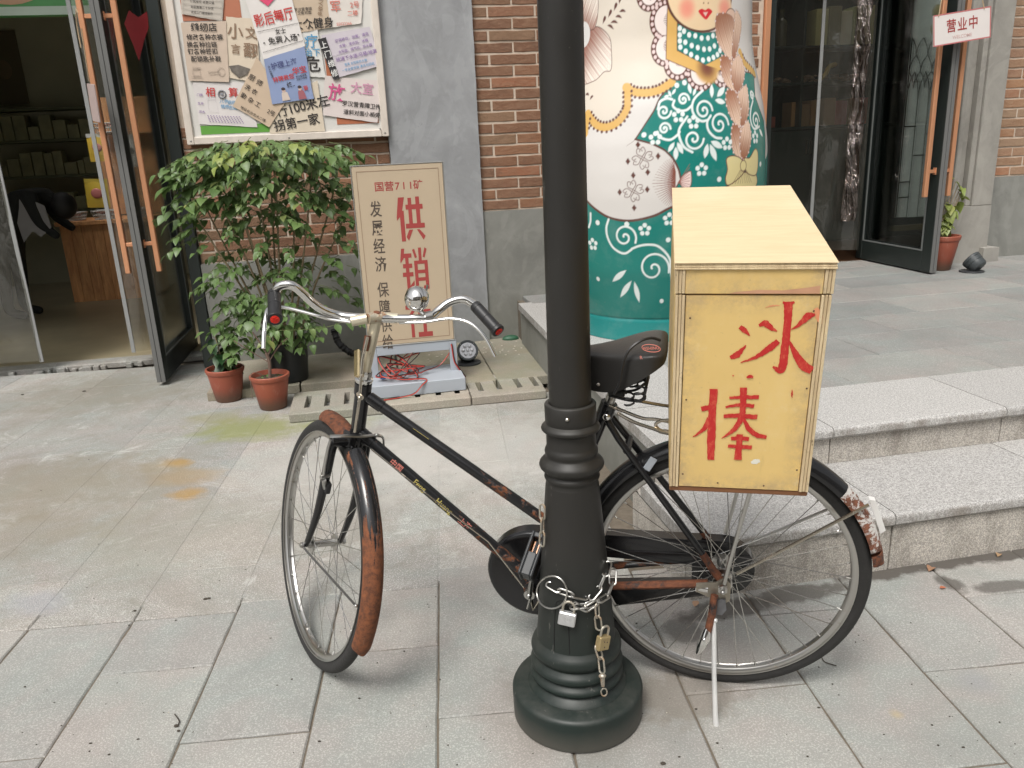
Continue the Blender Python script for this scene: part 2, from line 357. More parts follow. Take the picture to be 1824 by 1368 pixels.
CHROMED = rusty('dull_chrome', (.50, .49, .47), .60, .74, .28, 1., sc=10, rcol=((.16, .11, .07), (.30, .2, .12)))
def fendmat(name, org, ax, upv, latv, lo, hi, edge=.10):
    """mudguard: black enamel gone in streaks that follow its curve, bare rust towards one end"""
    s = NT(name); g = s.tc.outputs['Object']; sb = s.n('VectorMath', operation='SUBTRACT'); s.l(g, sb.inputs[0]); sb.inputs[1].default_value = org
    def dot(v): q = s.n('VectorMath', operation='DOT_PRODUCT'); s.l(sb.outputs[0], q.inputs[0]); q.inputs[1].default_value = v; return q.outputs['Value']
    ang = s.math('ARCTAN2', dot(upv), dot(ax)); lat = dot(latv)
    cb = s.n('CombineXYZ'); s.l(s.math('MULTIPLY', lat, 150), cb.inputs[0]); s.l(s.math('MULTIPLY', ang, 3.2), cb.inputs[1])
    n = s.noise(1.0, 6, cb.outputs[0], .65, .5); n2 = s.noise(70, 5, g, .75)
    mr = s.n('MapRange'); mr.inputs[1].default_value = lo; mr.inputs[2].default_value = hi; mr.inputs[4].default_value = .5; s.l(ang, mr.inputs[0])
    rt_ = s.math('MULTIPLY', s.math('POWER', s.math('MAXIMUM', s.math('MULTIPLY', lat, -1/.028), .0001), 1.4), .15)
    eg = s.math('MULTIPLY', s.math('ABSOLUTE', lat), 1/.03); eg = s.math('ADD', s.math('MULTIPLY', s.math('POWER', eg, 2.5), edge), rt_)
    f = s.ramp(s.math('ADD', s.math('ADD', s.math('ADD', n, mr.outputs[0]), eg), s.math('MULTIPLY', s.math('SUBTRACT', n2, .5), .25)), .62, .67)
    rc = s.mix(s.ramp(n2, .35, .65), (.085, .032, .016), (.22, .074, .028)); c = s.mix(f, BLK, rc)
    c = s.mix(s.math('MULTIPLY', s.ramp(n, .66, .70), .4), c, (.30, .22, .15))
    return s.fin(c, s.math('ADD', .18, s.math('MULTIPLY', f, .65)), 0, s.bump(s.math('MULTIPLY', f, n2), .6, .002))
FEND = fendmat('fender_black_streaked', tuple(HUB), tuple(-SF), tuple(SA), tuple(SL), R(50), R(14), .15)
FENDW = rusty('fender_white_peeling', (.60, .57, .54), .46, .50, .5, sc=16, rcol=((.09, .035, .02), (.24, .09, .05)))
TYRE = flat('tyre_rubber', (.022, .021, .020), .8, var=.3, sc=30, bump=.5, bsc=130)
RUB = flat('black_rubber', (.016, .016, .017), .45, var=.2, sc=30)
PLAS = flat('grey_black_plastic', (.035, .037, .040), .5, var=.2, sc=30, bump=.2)
SPOKE = flat('spoke_steel', (.62, .61, .58), .25, 1, var=.25, sc=20)
ZINC = flat('zinc_steel', (.55, .54, .51), .30, 1, var=.3, sc=60)
ZINCR = rusty('rusting_zinc', (.50, .47, .40), .48, .62, .4, .9, sc=30, rcol=((.16, .09, .05), (.32, .22, .13)))
BRASS = rusty('old_brass', (.40, .31, .16), .56, .70, .5, .6, sc=25, rcol=((.10, .06, .03), (.22, .14, .07)))
s_ = NT('lamp_post_paint'); n_ = s_.noise(7, 6, s_.tc.outputs['Object'], .7); n2_ = s_.noise(55, 4, s_.tc.outputs['Object'], .7)
sep_ = s_.n('SeparateXYZ'); s_.l(s_.tc.outputs['Object'], sep_.inputs[0])
mr_ = s_.n('MapRange'); mr_.inputs[1].default_value = .5; mr_.inputs[2].default_value = .12; s_.l(sep_.outputs[2], mr_.inputs[0])
c_ = s_.mix(mr_.outputs[0], (.027, .0268, .0255), (.014, .026, .0235))
c_ = s_.mix(s_.math('MULTIPLY', s_.ramp(n_, .5, .75), .4), c_, (.036, .037, .034)); c_ = s_.mix(s_.math('MULTIPLY', s_.ramp(n2_, .68, .76), .4), c_, (.16, .155, .14))
c_ = s_.mix(1., c_, (.74, .70, .66), 'MULTIPLY'); sc_ = s_.noise(26, 5, s_.tc.outputs['Object'], .8, 0, (1, 1, .22)); c_ = s_.mix(s_.math('MULTIPLY', s_.ramp(sc_, .65, .69), .6), c_, (.16, .155, .14))
sn_ = s_.n('SeparateXYZ'); s_.l(s_.n('NewGeometry').outputs['Normal'], sn_.inputs[0]); dz_ = s_.math('MULTIPLY', s_.ramp(sn_.outputs[2], .25, .9), s_.ramp(s_.noise(14, 6, s_.tc.outputs['Object'], .75), .35, .65))
c_ = s_.mix(s_.math('MULTIPLY', dz_, .20), c_, (.15, .145, .13))
lz_ = s_.n('MapRange'); lz_.inputs[1].default_value = .05; lz_.inputs[2].default_value = .0; s_.l(s_.math('SUBTRACT', sep_.outputs[2], s_.math('MULTIPLY', n_, .03)), lz_.inputs[0]); c_ = s_.mix(s_.math('MULTIPLY', lz_.outputs[0], .5), c_, (.11, .10, .085))
POST = s_.fin(c_, s_.ramp(n_, .3, .7, (.38,)*3, (.55,)*3), 0, s_.bump(n_, .10, .004), .4)
DOORG = flat('dark_green_door_paint', (.019, .025, .023), .38, var=.15, sc=6)
DOORE = flat('door_edge_grey', (.145, .145, .14), .4, var=.12, sc=5)
COPP = flat('copper', (.78, .38, .21), .33, .55, var=.12, sc=3, stretch=(8, 8, .6))
GREY = flat('grey_sheet_metal', (.36, .39, .43), .42, var=.08, sc=5)
s_ = NT('terracotta_plastic'); g_ = s_.tc.outputs['Object']; c_ = s_.mix(s_.noise(8, 5, g_), (.26, .068, .040), (.35, .095, .055)); c_ = s_.mix(s_.math('MULTIPLY', s_.ramp(s_.noise(16, 7, g_, .8, 0, (1, 1, .35)), .56, .70), .35), c_, (.50, .36, .28))
sp_ = s_.n('SeparateXYZ'); s_.l(g_, sp_.inputs[0]); mr_ = s_.n('MapRange'); mr_.inputs[1].default_value = .07; mr_.inputs[2].default_value = 0; s_.l(s_.math('SUBTRACT', sp_.outputs[2], s_.math('MULTIPLY', s_.noise(30, 5, g_, .8), .05)), mr_.inputs[0]); c_ = s_.mix(s_.math('MULTIPLY', mr_.outputs[0], .8), c_, (.10, .07, .045))
TERC = s_.fin(c_, .5)
BLKP = flat('black_nursery_pot', (.012, .014, .014), .4, var=.2)
SOIL = flat('potting_soil', (.06, .045, .03), .95, var=.5, sc=40, bump=1, bsc=60)
STEM = flat('plant_stem', (.26, .20, .12), .7, var=.25, sc=25, bump=.3)
def leafmat(name, a, b, c):
    s = NT(name); rr = s.rand(); q = s.n('ValToRGB'); s.l(rr, q.inputs[0]); q.color_ramp.elements[0].color = C4(a); q.color_ramp.elements[1].color = C4(c)
    e = q.color_ramp.elements.new(.6); e.color = C4(b); e = q.color_ramp.elements.new(.86); e.color = C4(b)
    cc = s.mix(s.math('MULTIPLY', s.noise(35, 4), .6), q.outputs[0], tuple(x*.55 for x in a))
    s.fin(cc, .42, 0, s.bump(s.noise(60, 2), .2, .002)); tr = s.n('BsdfTranslucent'); s.l(cc, tr.inputs[0]); mx = s.n('MixShader'); mx.inputs[0].default_value = .25
    s.l(s.b.outputs[0], mx.inputs[1]); s.l(tr.outputs[0], mx.inputs[2]); s.l(mx.outputs[0], s.out.inputs[0]); return s.m
LEAF = leafmat('leaf_green', (.12, .20, .065), (.19, .29, .095), (.38, .40, .13))
LEAFY = leafmat('leaf_yellow_green', (.25, .32, .08), (.33, .39, .10), (.52, .48, .16))
def glassm(name, tint=(1, 1, 1), op=.12, rough=.05, gl=(.9, .9, .9), bump=0, bsc=5, wob=0):
    s = NT(name); tr = s.n('BsdfTransparent'); tr.inputs[0].default_value = C4(tint)
    gs = s.n('BsdfGlossy'); gs.inputs['Roughness'].default_value = rough; gs.inputs[0].default_value = C4(gl)
    fr = s.n('LayerWeight'); fr.inputs[0].default_value = .35
    if bump:
        nn = s.bump(s.noise(bsc, 4, dist=wob, stretch=(1, 1, .35)), bump, .05); s.l(nn, gs.inputs['Normal']); s.l(nn, fr.inputs['Normal'])
    f = s.math('ADD', op, s.math('MULTIPLY', fr.outputs['Fresnel'], .75)); mx = s.n('MixShader'); s.l(f, mx.inputs[0])
    s.l(tr.outputs[0], mx.inputs[1]); s.l(gs.outputs[0], mx.inputs[2]); s.l(mx.outputs[0], s.out.inputs[0]); return s.m
GLASS = glassm('door_glass', (.93, .95, .94), .03, .03, bump=.03, bsc=2)
def add_haze(m, k):  # doorway haze put into the plastic as a diffuse share
    t = m.node_tree; o = t.nodes['Material Output']; src = o.inputs[0].links[0].from_socket; d = t.nodes.new('ShaderNodeBsdfDiffuse'); d.inputs[0].default_value = (.62, .60, .50, 1); x = t.nodes.new('ShaderNodeMixShader'); x.inputs[0].default_value = k; t.links.new(src, x.inputs[1]); t.links.new(d.outputs[0], x.inputs[2]); t.links.new(x.outputs[0], o.inputs[0]); return m
PVC = glassm('clear_pvc', (.90, .90, .86), .05, .10, bump=.5, bsc=5, wob=1.5)
def cm(c, rough=.6, metal=0): return flat('paint_%d_%d_%d_%d' % (int(c[0]*99), int(c[1]*99), int(c[2]*99), int(rough*9)), c, rough, metal, var=.06)
PVC2 = add_haze(glassm('smooth_clear_pvc', (.95, .95, .92), .03, .12, bump=.25, bsc=2, wob=1), .030); add_haze(PVC, .045); PVC3 = add_haze(glassm('thin_haze_pvc', (.95, .95, .93), .02, .12, bump=.2, bsc=2, wob=1), .012)
INKK = flat('black_ink', (.035, .03, .028), .8, var=.3, sc=40); INKR = flat('red_ink', (.52, .05, .045), .8, var=.15, sc=40)
INKM = flat('magenta_ink', (.60, .10, .25), .8, var=.25, sc=30); INKB = flat('blue_ink', (.10, .30, .50), .8, var=.25, sc=30)
INKP = flat('purple_ink', (.26, .16, .36), .8, var=.2, sc=30); INKW = flat('white_ink', (.75, .74, .72), .8, var=.1)
INKO = flat('faded_red_ink', (.60, .20, .16), .8, var=.2); INKG = flat('brown_ink', (.26, .17, .11), .8, var=.2)

# ------------------------------------------------------------------ lettering
_TC = {}
def text_mesh(body, mat, bold=0., ext=.0006):
    key = (body, mat.name, bold)
    if key in _TC: return _TC[key]
    cu = bpy.data.curves.new('lettering', 'FONT'); cu.body = body; cu.size = 1; cu.align_x = 'CENTER'; cu.align_y = 'CENTER'
    cu.offset = bold; cu.resolution_u = 3; cu.extrude = 0
    o = bpy.data.objects.new('lettering', cu); COL.objects.link(o)
    dg = bpy.context.evaluated_depsgraph_get(); me = bpy.data.meshes.new_from_object(o.evaluated_get(dg)); bpy.data.objects.remove(o)
    me.name = 'lettering'; me.materials.clear(); me.materials.append(mat); _TC[key] = me; return me
def text(body, mat, parent, p, size, bold=0., rot=0, sx=1, plane='xz', shear=0, name='lettering'):
    """lettering lying on the plane x-z of its parent (facing -y)"""
    me = text_mesh(body, mat, bold)
    o = bpy.data.objects.new(name, me); COL.objects.link(o); o.parent = parent
    m = Matrix(((1, 0, 0, 0), (0, 0, 1, 0), (0, 1, 0, 0), (0, 0, 0, 1)))
    m = Matrix(((1, 0, 0, 0), (0, 0, -1, 0), (0, 1, 0, 0), (0, 0, 0, 1)))
    o.matrix_local = Matrix.Translation(p)@m@Matrix.Rotation(rot, 4, 'Z')@Matrix.Shear('XY', 4, (shear, 0)) @Matrix.Diagonal((size*sx, size, 1, 1)) if shear else Matrix.Translation(p)@m@Matrix.Rotation(rot, 4, 'Z')@Matrix.Diagonal((size*sx, size, 1, 1))
    return o
# ------------------------------------------------------------------ THE GROUND
gm = MB(); gm.box(-40, 40, -30, 5.4, -.30, -.035); gm.box(-40, -1.9, 5.4, 40, -.3, -.035); gm.box(-1.9, 40, 5.4, 40, -.3, -.035)
ground = tag(MB().box(-150, 150, -150, 150, -.3, -.03).obj('ground', DIRT), kind='structure')
def slab_mesh(w, l, t, mat, name, bev=.004, wob=.0015):
    """a flag with a chipped outline"""
    rnd = random.Random(int(w*1000+l*77)); P = []
    for (ax, ay, bx, by, n) in ((0, 0, w, 0, 5), (w, 0, w, l, 8), (w, l, 0, l, 5), (0, l, 0, 0, 8)):
        for i in range(n):
            k = i/n; P.append((ax+(bx-ax)*k+rnd.uniform(-wob, wob), ay+(by-ay)*k+rnd.uniform(-wob, wob)))
    n = len(P); cx, cy = w/2, l/2; ins = [(cx+(x-cx)*(1-2*bev/w), cy+(y-cy)*(1-2*bev/l)) for x, y in P]
    m = MB(); vs = [(x, y, -t) for x, y in P]+[(x, y, -bev) for x, y in P]+[(x, y, 0) for x, y in ins]
    m.add(vs, [(i, (i+1) % n, n+(i+1) % n, n+i) for i in range(n)]+[(n+i, n+(i+1) % n, 2*n+(i+1) % n, 2*n+i) for i in range(n)]+[tuple(range(2*n, 3*n))])
    return m.mesh(name, mat, smooth=False)
# grey flags, 0.33 x 0.66 m, running away from the camera in half-lapped columns
pavement = empty('pavement', MPAVE, kind='structure')
MB().box(-3.8, 4.2, -1, 2.9, -.029, -.0065).obj('joint_filling', flat('joint_filling', (.15, .125, .095), .95, var=.45, sc=50, bump=.6, bsc=90), pavement)
XC = [-3.72+.3285*i for i in range(24)]
J = .005
def flags(parent, x0, x1, ys, mat, name, z=0, jit=.0015, j=J, cache={}):
    for a, b in zip(ys, ys[1:]):
        w = x1-x0-j; l = b-a-j
        if l < .02: continue
        k = (round(w, 3), round(l, 3), name)
        if k not in cache: cache[k] = slab_mesh(w, l, .03, mat, name)
        o = link(name, cache[k], parent, Matrix.Translation((x0+j/2, a+j/2, z+random.uniform(-jit, jit)))@Matrix.Rotation(random.uniform(-.0012, .0012), 4, 'Y'))
for i, x in enumerate(XC):
    x1 = x+.3285; odd = round((x+1.095)/.3285) % 2      # columns joined at 1.74 or 2.06
    top = 2.34 if x < -.9 else (2.392 if x < -.2 else 2.50)
    if x > .3: top = 2.36+(x-.3)*.107
    y = (2.06 if odd == 0 else 1.737)
    ys = [y+.655*k for k in range(-4, 2)]; ys = [q for q in ys if q < top-.02]+[top]
    if x > 3.6: continue
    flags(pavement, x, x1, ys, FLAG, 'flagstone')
# older cement flags of the apron in front of the left shop
apron = empty('cement_apron', MPAVE, kind='structure')
MB().box(-3.8, .3, 2.42, 5.75, -.0289, -.0004).obj('joint_filling', APRON, apron)
for i, x in enumerate(XC):
    if x > .33: break
    if i % 2 and -3 < x < -1.6: continue
    bot = 2.34 if x < -.9 else (2.392 if x < -.2 else 2.50)
    ys = [bot]+[bot+.30+1.32*k+(.66 if i % 2 else 0) for k in range(0, 4)]
    ys = [q for q in ys if q < 5.7]+[5.75]
    if x > -1.35:
        lim = 4.33+(x+1.35)*.10; ys = [q for q in ys if q < lim-.05]+[lim]
    flags(apron, x, x+(.657 if (not i % 2) and -3.4 < x < -1.9 else .3285), ys, APRON, 'cement_flag', .0008, .0004, .0028)
XL = XC[0]
m = MB(); m.box(XL-6, XL-.003, 2.0, 5.75, -.03, .0); m.obj('worn_cement', APRON, apron)
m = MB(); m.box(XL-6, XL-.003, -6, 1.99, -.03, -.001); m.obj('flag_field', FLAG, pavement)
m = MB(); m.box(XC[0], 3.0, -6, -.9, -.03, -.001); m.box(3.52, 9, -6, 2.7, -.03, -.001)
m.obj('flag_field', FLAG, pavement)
# ---- drain with slotted covers and the cement strip behind it (raised 6 cm)
drain = empty('drain_channel', m4((-1.24, 4.15, 0), (math.cos(R(9.2)), math.sin(R(9.2)), 0), (-math.sin(R(9.2)), math.cos(R(9.2)), 0), (0, 0, 1)), kind='structure')
def cover(x0, x1, slots, y1=.42):
    m = MB(); z0, z1 = 0.0, .055; xs = [x0+.003]
    for s in slots: xs += [s-.016, s+.016]
    xs.append(x1-.003); ya, yb = .10, .335
    m.box(x0+.003, x1-.003, 0, ya, z0, z1, .007); m.box(x0+.003, x1-.003, yb, y1, z0, z1, .004)
    for i in range(0, len(xs)-1, 2): m.box(xs[i], xs[i+1], ya-.008, yb+.008, z0+.001, z1-.0006)
    for s in slots:
        pass
    return m.obj('drain_cover', DRAIN, drain, ang=30)
cover(0, .52, [.095, .205, .315, .425]); cover(.52, 1.02, [.60, .72, .84, .95]); cover(1.02, 1.46, [1.09, 1.20, 1.32, 1.42])
MB().box(0, 1.46, .09, .345, -.025, -.015).obj('drain_bottom', flat('drain_dark', (.01, .01, .01), .9), drain)
strip = empty('wall_foot_strip', MBLD, kind='structure')
for x0, x1 in ((-1.86, -1.31), (-1.30, -.70), (-.69, -.12), (-.113, .26)):
    m = MB(); P = [(x0, -1.07+.0*x0), (x1, -1.07), (x1, .2), (x0, .2)]
    m.box(x0, x1, -1.045 if x0 > -1.3 else -.74, .06, .0, .0575, .004); m.obj('cement_slab', STRIP, strip)
# ---- terrace and steps
ZT, Z2 = .36, .21
terr = empty('terrace', MSTEP, kind='structure')
def nosed(x0, x1, y0, y1, z0, z1, mat, name, par, r=.018, xl0=None):
    """granite tread with a rounded front edge; xl0: x of the front-left corner when the end is skewed"""
    pr = [(y0+.012, z0), (y0, z0+.012), (y0, z1-r)]+[(y0+r-r*math.cos(a), z1-r+r*math.sin(a)) for a in (math.pi*k/12 for k in range(1, 7))]+[(y1, z1), (y1, z0)]
    n = len(pr); a0 = x0 if xl0 is None else xl0
    def xa(y): return a0+(x0-a0)*(y-y0)/max(1e-6, (y1-y0))
    vs = [(xa(y), y, z) for y, z in pr]+[(x1, y, z) for y, z in pr]
    return MB().add(vs, [tuple(range(n)), tuple(range(n, 2*n))[::-1]]+[(i, n+i, n+(i+1) % n, (i+1) % n) for i in range(n)]).obj(name, mat, par, ang=30)
# upper tread slabs along the front of the terrace
xs = [.075, .756, 1.493, 2.23, 2.97, 3.7, 4.6]
for i in range(len(xs)-1): nosed(xs[i]+.002, xs[i+1]-.002, .476, .932, ZT-.045, ZT, GRAN, 'granite_tread', terr)
for i in range(len(xs)-1):
    MB().box(xs[i]+.004, xs[i+1]-.001, .50, .53, Z2+.001, ZT-.046).obj('granite_riser', GRANR, terr)
# lower step
xs2 = [.02, .726, 1.46, 2.2, 2.95, 3.7, 4.8]
for i in range(len(xs2)-1): nosed(xs2[i]+.002, xs2[i+1]-.002, .062, .53, Z2-.048, Z2, GRAN, 'granite_tread', terr)
for i in range(len(xs2)-1): MB().box(xs2[i]+.005, xs2[i+1]-.001, .078, .12, -.03, Z2-.049, .002).obj('granite_riser', GRANR, terr)
MB().box(.025, .06, .125, .62, -.03, Z2-.050).obj('step_end_stone', GRANR, terr)
# left flank: coping stones over a smooth rendered wall, running back to the shop front
def fx(y): return .078+(y-.476)*.0295
cops = [.935, 1.7, 2.45, 3.36]
for a, b in zip(cops, cops[1:]):
    vs = [(fx(a), a+.002, z) for z in (ZT-.045, ZT)]+[(fx(a)+.40, a+.002, z) for z in (ZT-.045, ZT)]+[(fx(b), b-.002, z) for z in (ZT-.045, ZT)]+[(fx(b)+.40, b-.002, z) for z in (ZT-.045, ZT)]
    MB().add(vs, [(0, 1, 3, 2), (4, 6, 7, 5), (0, 4, 5, 1), (2, 3, 7, 6), (0, 2, 6, 4), (1, 5, 7, 3)]).obj('granite_coping', GRAN, terr, smooth=False)
vs = [(fx(y)+dx, y, z) for y in (.62, 3.42) for dx in (.025, .12) for z in (-.03, ZT-.046)]
MB().add(vs, [(0, 1, 3, 2), (4, 6, 7, 5), (0, 4, 5, 1), (2, 3, 7, 6), (0, 2, 6, 4), (1, 5, 7, 3)]).obj('flank_wall', PLIN, terr, smooth=False)
m = MB(); vs = [(x, y, z) for y, xa in ((.54, .11), (5.2, .26)) for x in (xa, 5.2) for z in (-.02, ZT-.031)]; m.add(vs, [(0, 1, 3, 2), (4, 6, 7, 5), (0, 4, 5, 1), (2, 3, 7, 6), (0, 2, 6, 4), (1, 5, 7, 3)]).obj('terrace_bed', DIRT, terr)
rows = [(.936, 1.325, 1.155), (1.325, 1.708, 1.54), (1.708, 2.085, 1.94), (2.085, 2.50, 2.345), (2.50, 2.90, 2.765), (2.90, 3.30, 2.44), (3.30, 3.7, 2.8), (3.70, 4.1, 3.1), (4.1, 4.5, 3.3)]
for y0, y1, xr in rows:
    k = math.floor((xr-.42)/.73); x = xr-.73*k-.73
    while x < 5.0:
        a, b = max(x, fx(y0)+.405 if y0 < 3.3 else .25), min(x+.73, 5.1)
        if b-a > .05: flags(terr, a, b, [y0, y1], TERR, 'terrace_flag', ZT, .0008, .004)
        x += .73

# ------------------------------------------------------------------ THE SHOP BUILDING
shop = empty('shop_building', MBLD, 'old brick shop building with grey rendered piers and two dark green glazed doorways', 'building')
def bx(name, mat, x0, x1, y0, y1, z0, z1, bev=0, par=shop, **k): return MB().box(x0, x1, y0, y1, z0, z1, bev).obj(name, mat, par, **k)
def render_panel(name, mat, x0, x1, y0, y1, z0, z1, amp=.0025, step=.05, par=shop):
    """cement render trowelled by hand: slightly wavy face and edges"""
    m = MB(); nx = max(2, int((x1-x0)/step)); nz = max(2, int((z1-z0)/step)); g = {}
    from mathutils import noise
    for i in range(nx+1):
        for k in range(nz+1):
            x = x0+(x1-x0)*i/nx; z = z0+(z1-z0)*k/nz; e = noise.noise(V((x*3+7, z*3, 1.3)))
            xx = x+(noise.noise(V((z*9, x, 3)))*.0035 if i in (0, nx) else 0)
            g[i, k] = len(m.v); m.v.append((xx, y0+e*amp*2, z))
    for i in range(nx):
        for k in range(nz): m.f.append((g[i, k], g[i+1, k], g[i+1, k+1], g[i, k+1]))
    bd = [(i, 0) for i in range(nx)]+[(nx, k) for k in range(nz)]+[(i, nz) for i in range(nx, 0, -1)]+[(0, k) for k in range(nz, 0, -1)]
    bi = [g[q] for q in bd]; n0 = len(m.v); m.v += [(m.v[i][0], y1, m.v[i][2]) for i in bi]; n = len(bi)
    m.f += [(bi[i], n0+i, n0+(i+1) % n, bi[(i+1) % n]) for i in range(n)]+[tuple(range(n0, n0+n))]
    return m.obj(name, mat, par, ang=50)
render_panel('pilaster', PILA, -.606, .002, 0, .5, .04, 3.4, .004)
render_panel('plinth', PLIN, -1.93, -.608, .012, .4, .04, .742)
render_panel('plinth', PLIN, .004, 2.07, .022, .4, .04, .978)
render_panel('plinth', PLIN, 4.05, 6.0, .13, .5, ZT-.02, 1.0); bx('plinth', PLIN, 6.002, 14, .13, .5, 0, 1.0)
bx('mortar_bed', MORT, -1.93, -.608, .0425, .9, .743, 3.4)
bx('mortar_bed', MORT, .004, 2.07, .0405, .6, .979, 3.4)
bx('mortar_bed', MORT, 4.05, 14, .1685, .6, 1.001, 3.4)
_bm = {}
def brick_mesh(w, mat, seed):
    w = round(w*250)/250; k = (round(w, 3), mat.name, seed)
    if k in _bm: return _bm[k]
    rnd = random.Random(seed); m = MB(); hgt = .0625; n = max(2, int(w/.055)); top = []; bot = []
    for i in range(n+1):
        top.append((w*i/n, hgt+rnd.uniform(-.003, .0012))); bot.append((w*i/n, rnd.uniform(-.0012, .003)))
    out = bot+top[::-1]; nn = len(out); cx, cz = w/2, hgt/2
    vs = [(x, .05, z) for x, z in out]+[(x, .0045, z) for x, z in out]+[(cx+(x-cx)*(1-.007/w), 0+rnd.uniform(0, .0022), cz+(z-cz)*.90) for x, z in out]
    m.add(vs, [(i, (i+1) % nn, nn+(i+1) % nn, nn+i) for i in range(nn)]+[(nn+i, nn+(i+1) % nn, 2*nn+(i+1) % nn, 2*nn+i) for i in range(nn)]+[(2*nn+i, 2*nn+i+1, 2*nn+nn-2-i, 2*nn+nn-1-i) for i in range(n)])
    _bm[k] = m.mesh('brick', mat, smooth=False); return _bm[k]
def rj(): return random.uniform(-.004, .003)
def brickwork(x0, x1, z0, z1, y, mat, par=shop, L=.322, H=.0735, off=.11):
    k = 0; z = z0
    while z < z1:
        x = x0+.003-(L*.5+.0) if k % 2 == 0 else x0+.003
        x = x0-(L-off) if k % 2 else x0-(L-off-.163)
        while x < x1:
            a, b = max(x, x0+.002), min(x+L-.0115+rj(), x1-.002)
            if b-a > .03:
                me = brick_mesh(b-a, mat, random.randint(0, 5)) if b-a > L-.018 else brick_mesh(b-a, mat, 9)
                link('brick', me, par, Matrix.Translation((a, y+random.uniform(-.002, .002), z+.0052+random.uniform(-.0012, .0012)))@Matrix.Rotation(random.uniform(-.004, .004), 4, 'Y'))
            x += L
        z += H; k += 1
brickwork(-1.93, -.608, .745, 1.56, .036, BRICK)
brickwork(.004, 2.05, .983, 2.42, .034, BRICK)
brickwork(4.05, 4.85, 1.005, 2.42, .162, BRICK2, L=.27)
# fluted right-hand pier: stepped mouldings, worn cement foot
render_panel('pier_foot', PILR, 3.69, 4.05, .0, .5, ZT-.02, .80, .006)
m = MB()
for x0, x1, y0 in ((3.69, 3.705, .03), (3.705, 3.745, .015), (3.745, 3.83, .07), (3.83, 3.875, .02), (3.875, 4.05, .0)):
    m.box(x0+.0005, x1-.0005, y0, .5, .80, 3.4, .006)
m.obj('fluted_pier', PILR, shop)
render_panel('cement_patch', PILR, 3.98, 4.12, -.05, .2, ZT-.01, .47, .01, .03)
bx('side_wall', PLIN, -14, -6.21, .03, .6, 0, 3.6); bx('lintel', PILA, -6.2, -1.94, .03, .6, 3.0, 3.6); bx('lintel', PILA, 2.08, 3.39, .03, .6, 3.0, 3.6)
bx('upper_wall', PILA, -14, 14, .05, .6, 3.61, 5.4)
# left doorway reveal, frame posts
DARKW = flat('dim_interior_wall', (.42, .41, .30), .9, var=.2, sc=2)
DIMF = flat('worn_shop_floor', (.30, .26, .17), .35, var=.35, sc=3, bump=.15, bsc=20)
WOODF = flat('brown_floorboards', (.13, .065, .035), .4, var=.3, sc=3, stretch=(1, 9, 1))
bx('door_frame', DOORG, -2.01, -1.935, .004, .86, .03, 3.0, .004)
bx('door_frame', DOORG, -4.8, -4.72, .6, .9, .03, 3.0, .004)
bx('door_threshold', APRON, -4.8, -1.95, .44, .60, -.02, .028, .008)
for k in range(26):   # crumbly edge of the threshold
    x = random.uniform(-4.2, -2.2); s = random.uniform(.01, .035)
    if k == 0: cr = MB()
    cr.box(x-s, x+s, .40+random.uniform(0, .03), .44+random.uniform(0, .03), -.02, .003+random.uniform(0, .02), .006)
tag(cr.obj('threshold_rubble', APRON, shop), kind='stuff')
# interiors
bx('interior_floor', DIMF, -6.2, -1.3, .60, 5.2, -.02, .02); bx('interior_wall', DARKW, -6.3, -1.2, 5.2, 5.3, 0, 3.4)
bx('interior_wall', DARKW, -6.3, -6.2, .6, 5.2, 0, 3.4); bx('interior_wall', DARKW, -1.3, -1.2, .91, 5.2, 0, 3.4); bx('ceiling', DARKW, -6.3, -1.2, .61, 2.2, 3.4, 3.5); bx('ceiling', DARKW, -6.3, -1.2, 3.5, 5.3, 3.4, 3.5); bx('ceiling', DARKW, -6.3, -4.4, 2.201, 3.499, 3.4, 3.5); bx('ceiling', DARKW, -3.0, -1.2, 2.201, 3.499, 3.4, 3.5)  # unseen gap in the middle of the ceiling, added to let sky light in
bx('wall_return', DARKW, -6.2, -4.81, .5, .7, 0, 3.0)
bx('interior_floor', WOODF, 1.3, 5.4, .47, 3.0, ZT-.04, ZT+.002); bx('interior_wall', DARKW, 1.2, 5.5, 3.0, 3.1, 0, 3.4)
bx('interior_wall', DARKW, 1.2, 1.3, .61, 3.0, 0, 3.4); bx('interior_wall', DARKW, 5.4, 5.5, .61, 3.0, 0, 3.4); bx('ceiling', DARKW, 1.2, 2.8, .61, 3.1, 3.4, 3.5); bx('ceiling', DARKW, 3.7, 5.5, .61, 3.1, 3.4, 3.5); bx('ceiling', DARKW, 2.801, 3.699, 1.5, 3.1, 3.4, 3.5)  # ceiling left open near the front, an added unseen gap for sky light
bx('door_frame', COPP, 2.075, 2.115, .01, .5, ZT, 3.0, .003); bx('door_frame', DOORG, 2.118, 2.18, .06, .55, ZT, 3.0, .003)
bx('door_frame', DOORG, 3.33, 3.395, .50, .62, ZT, 3.0, .003)

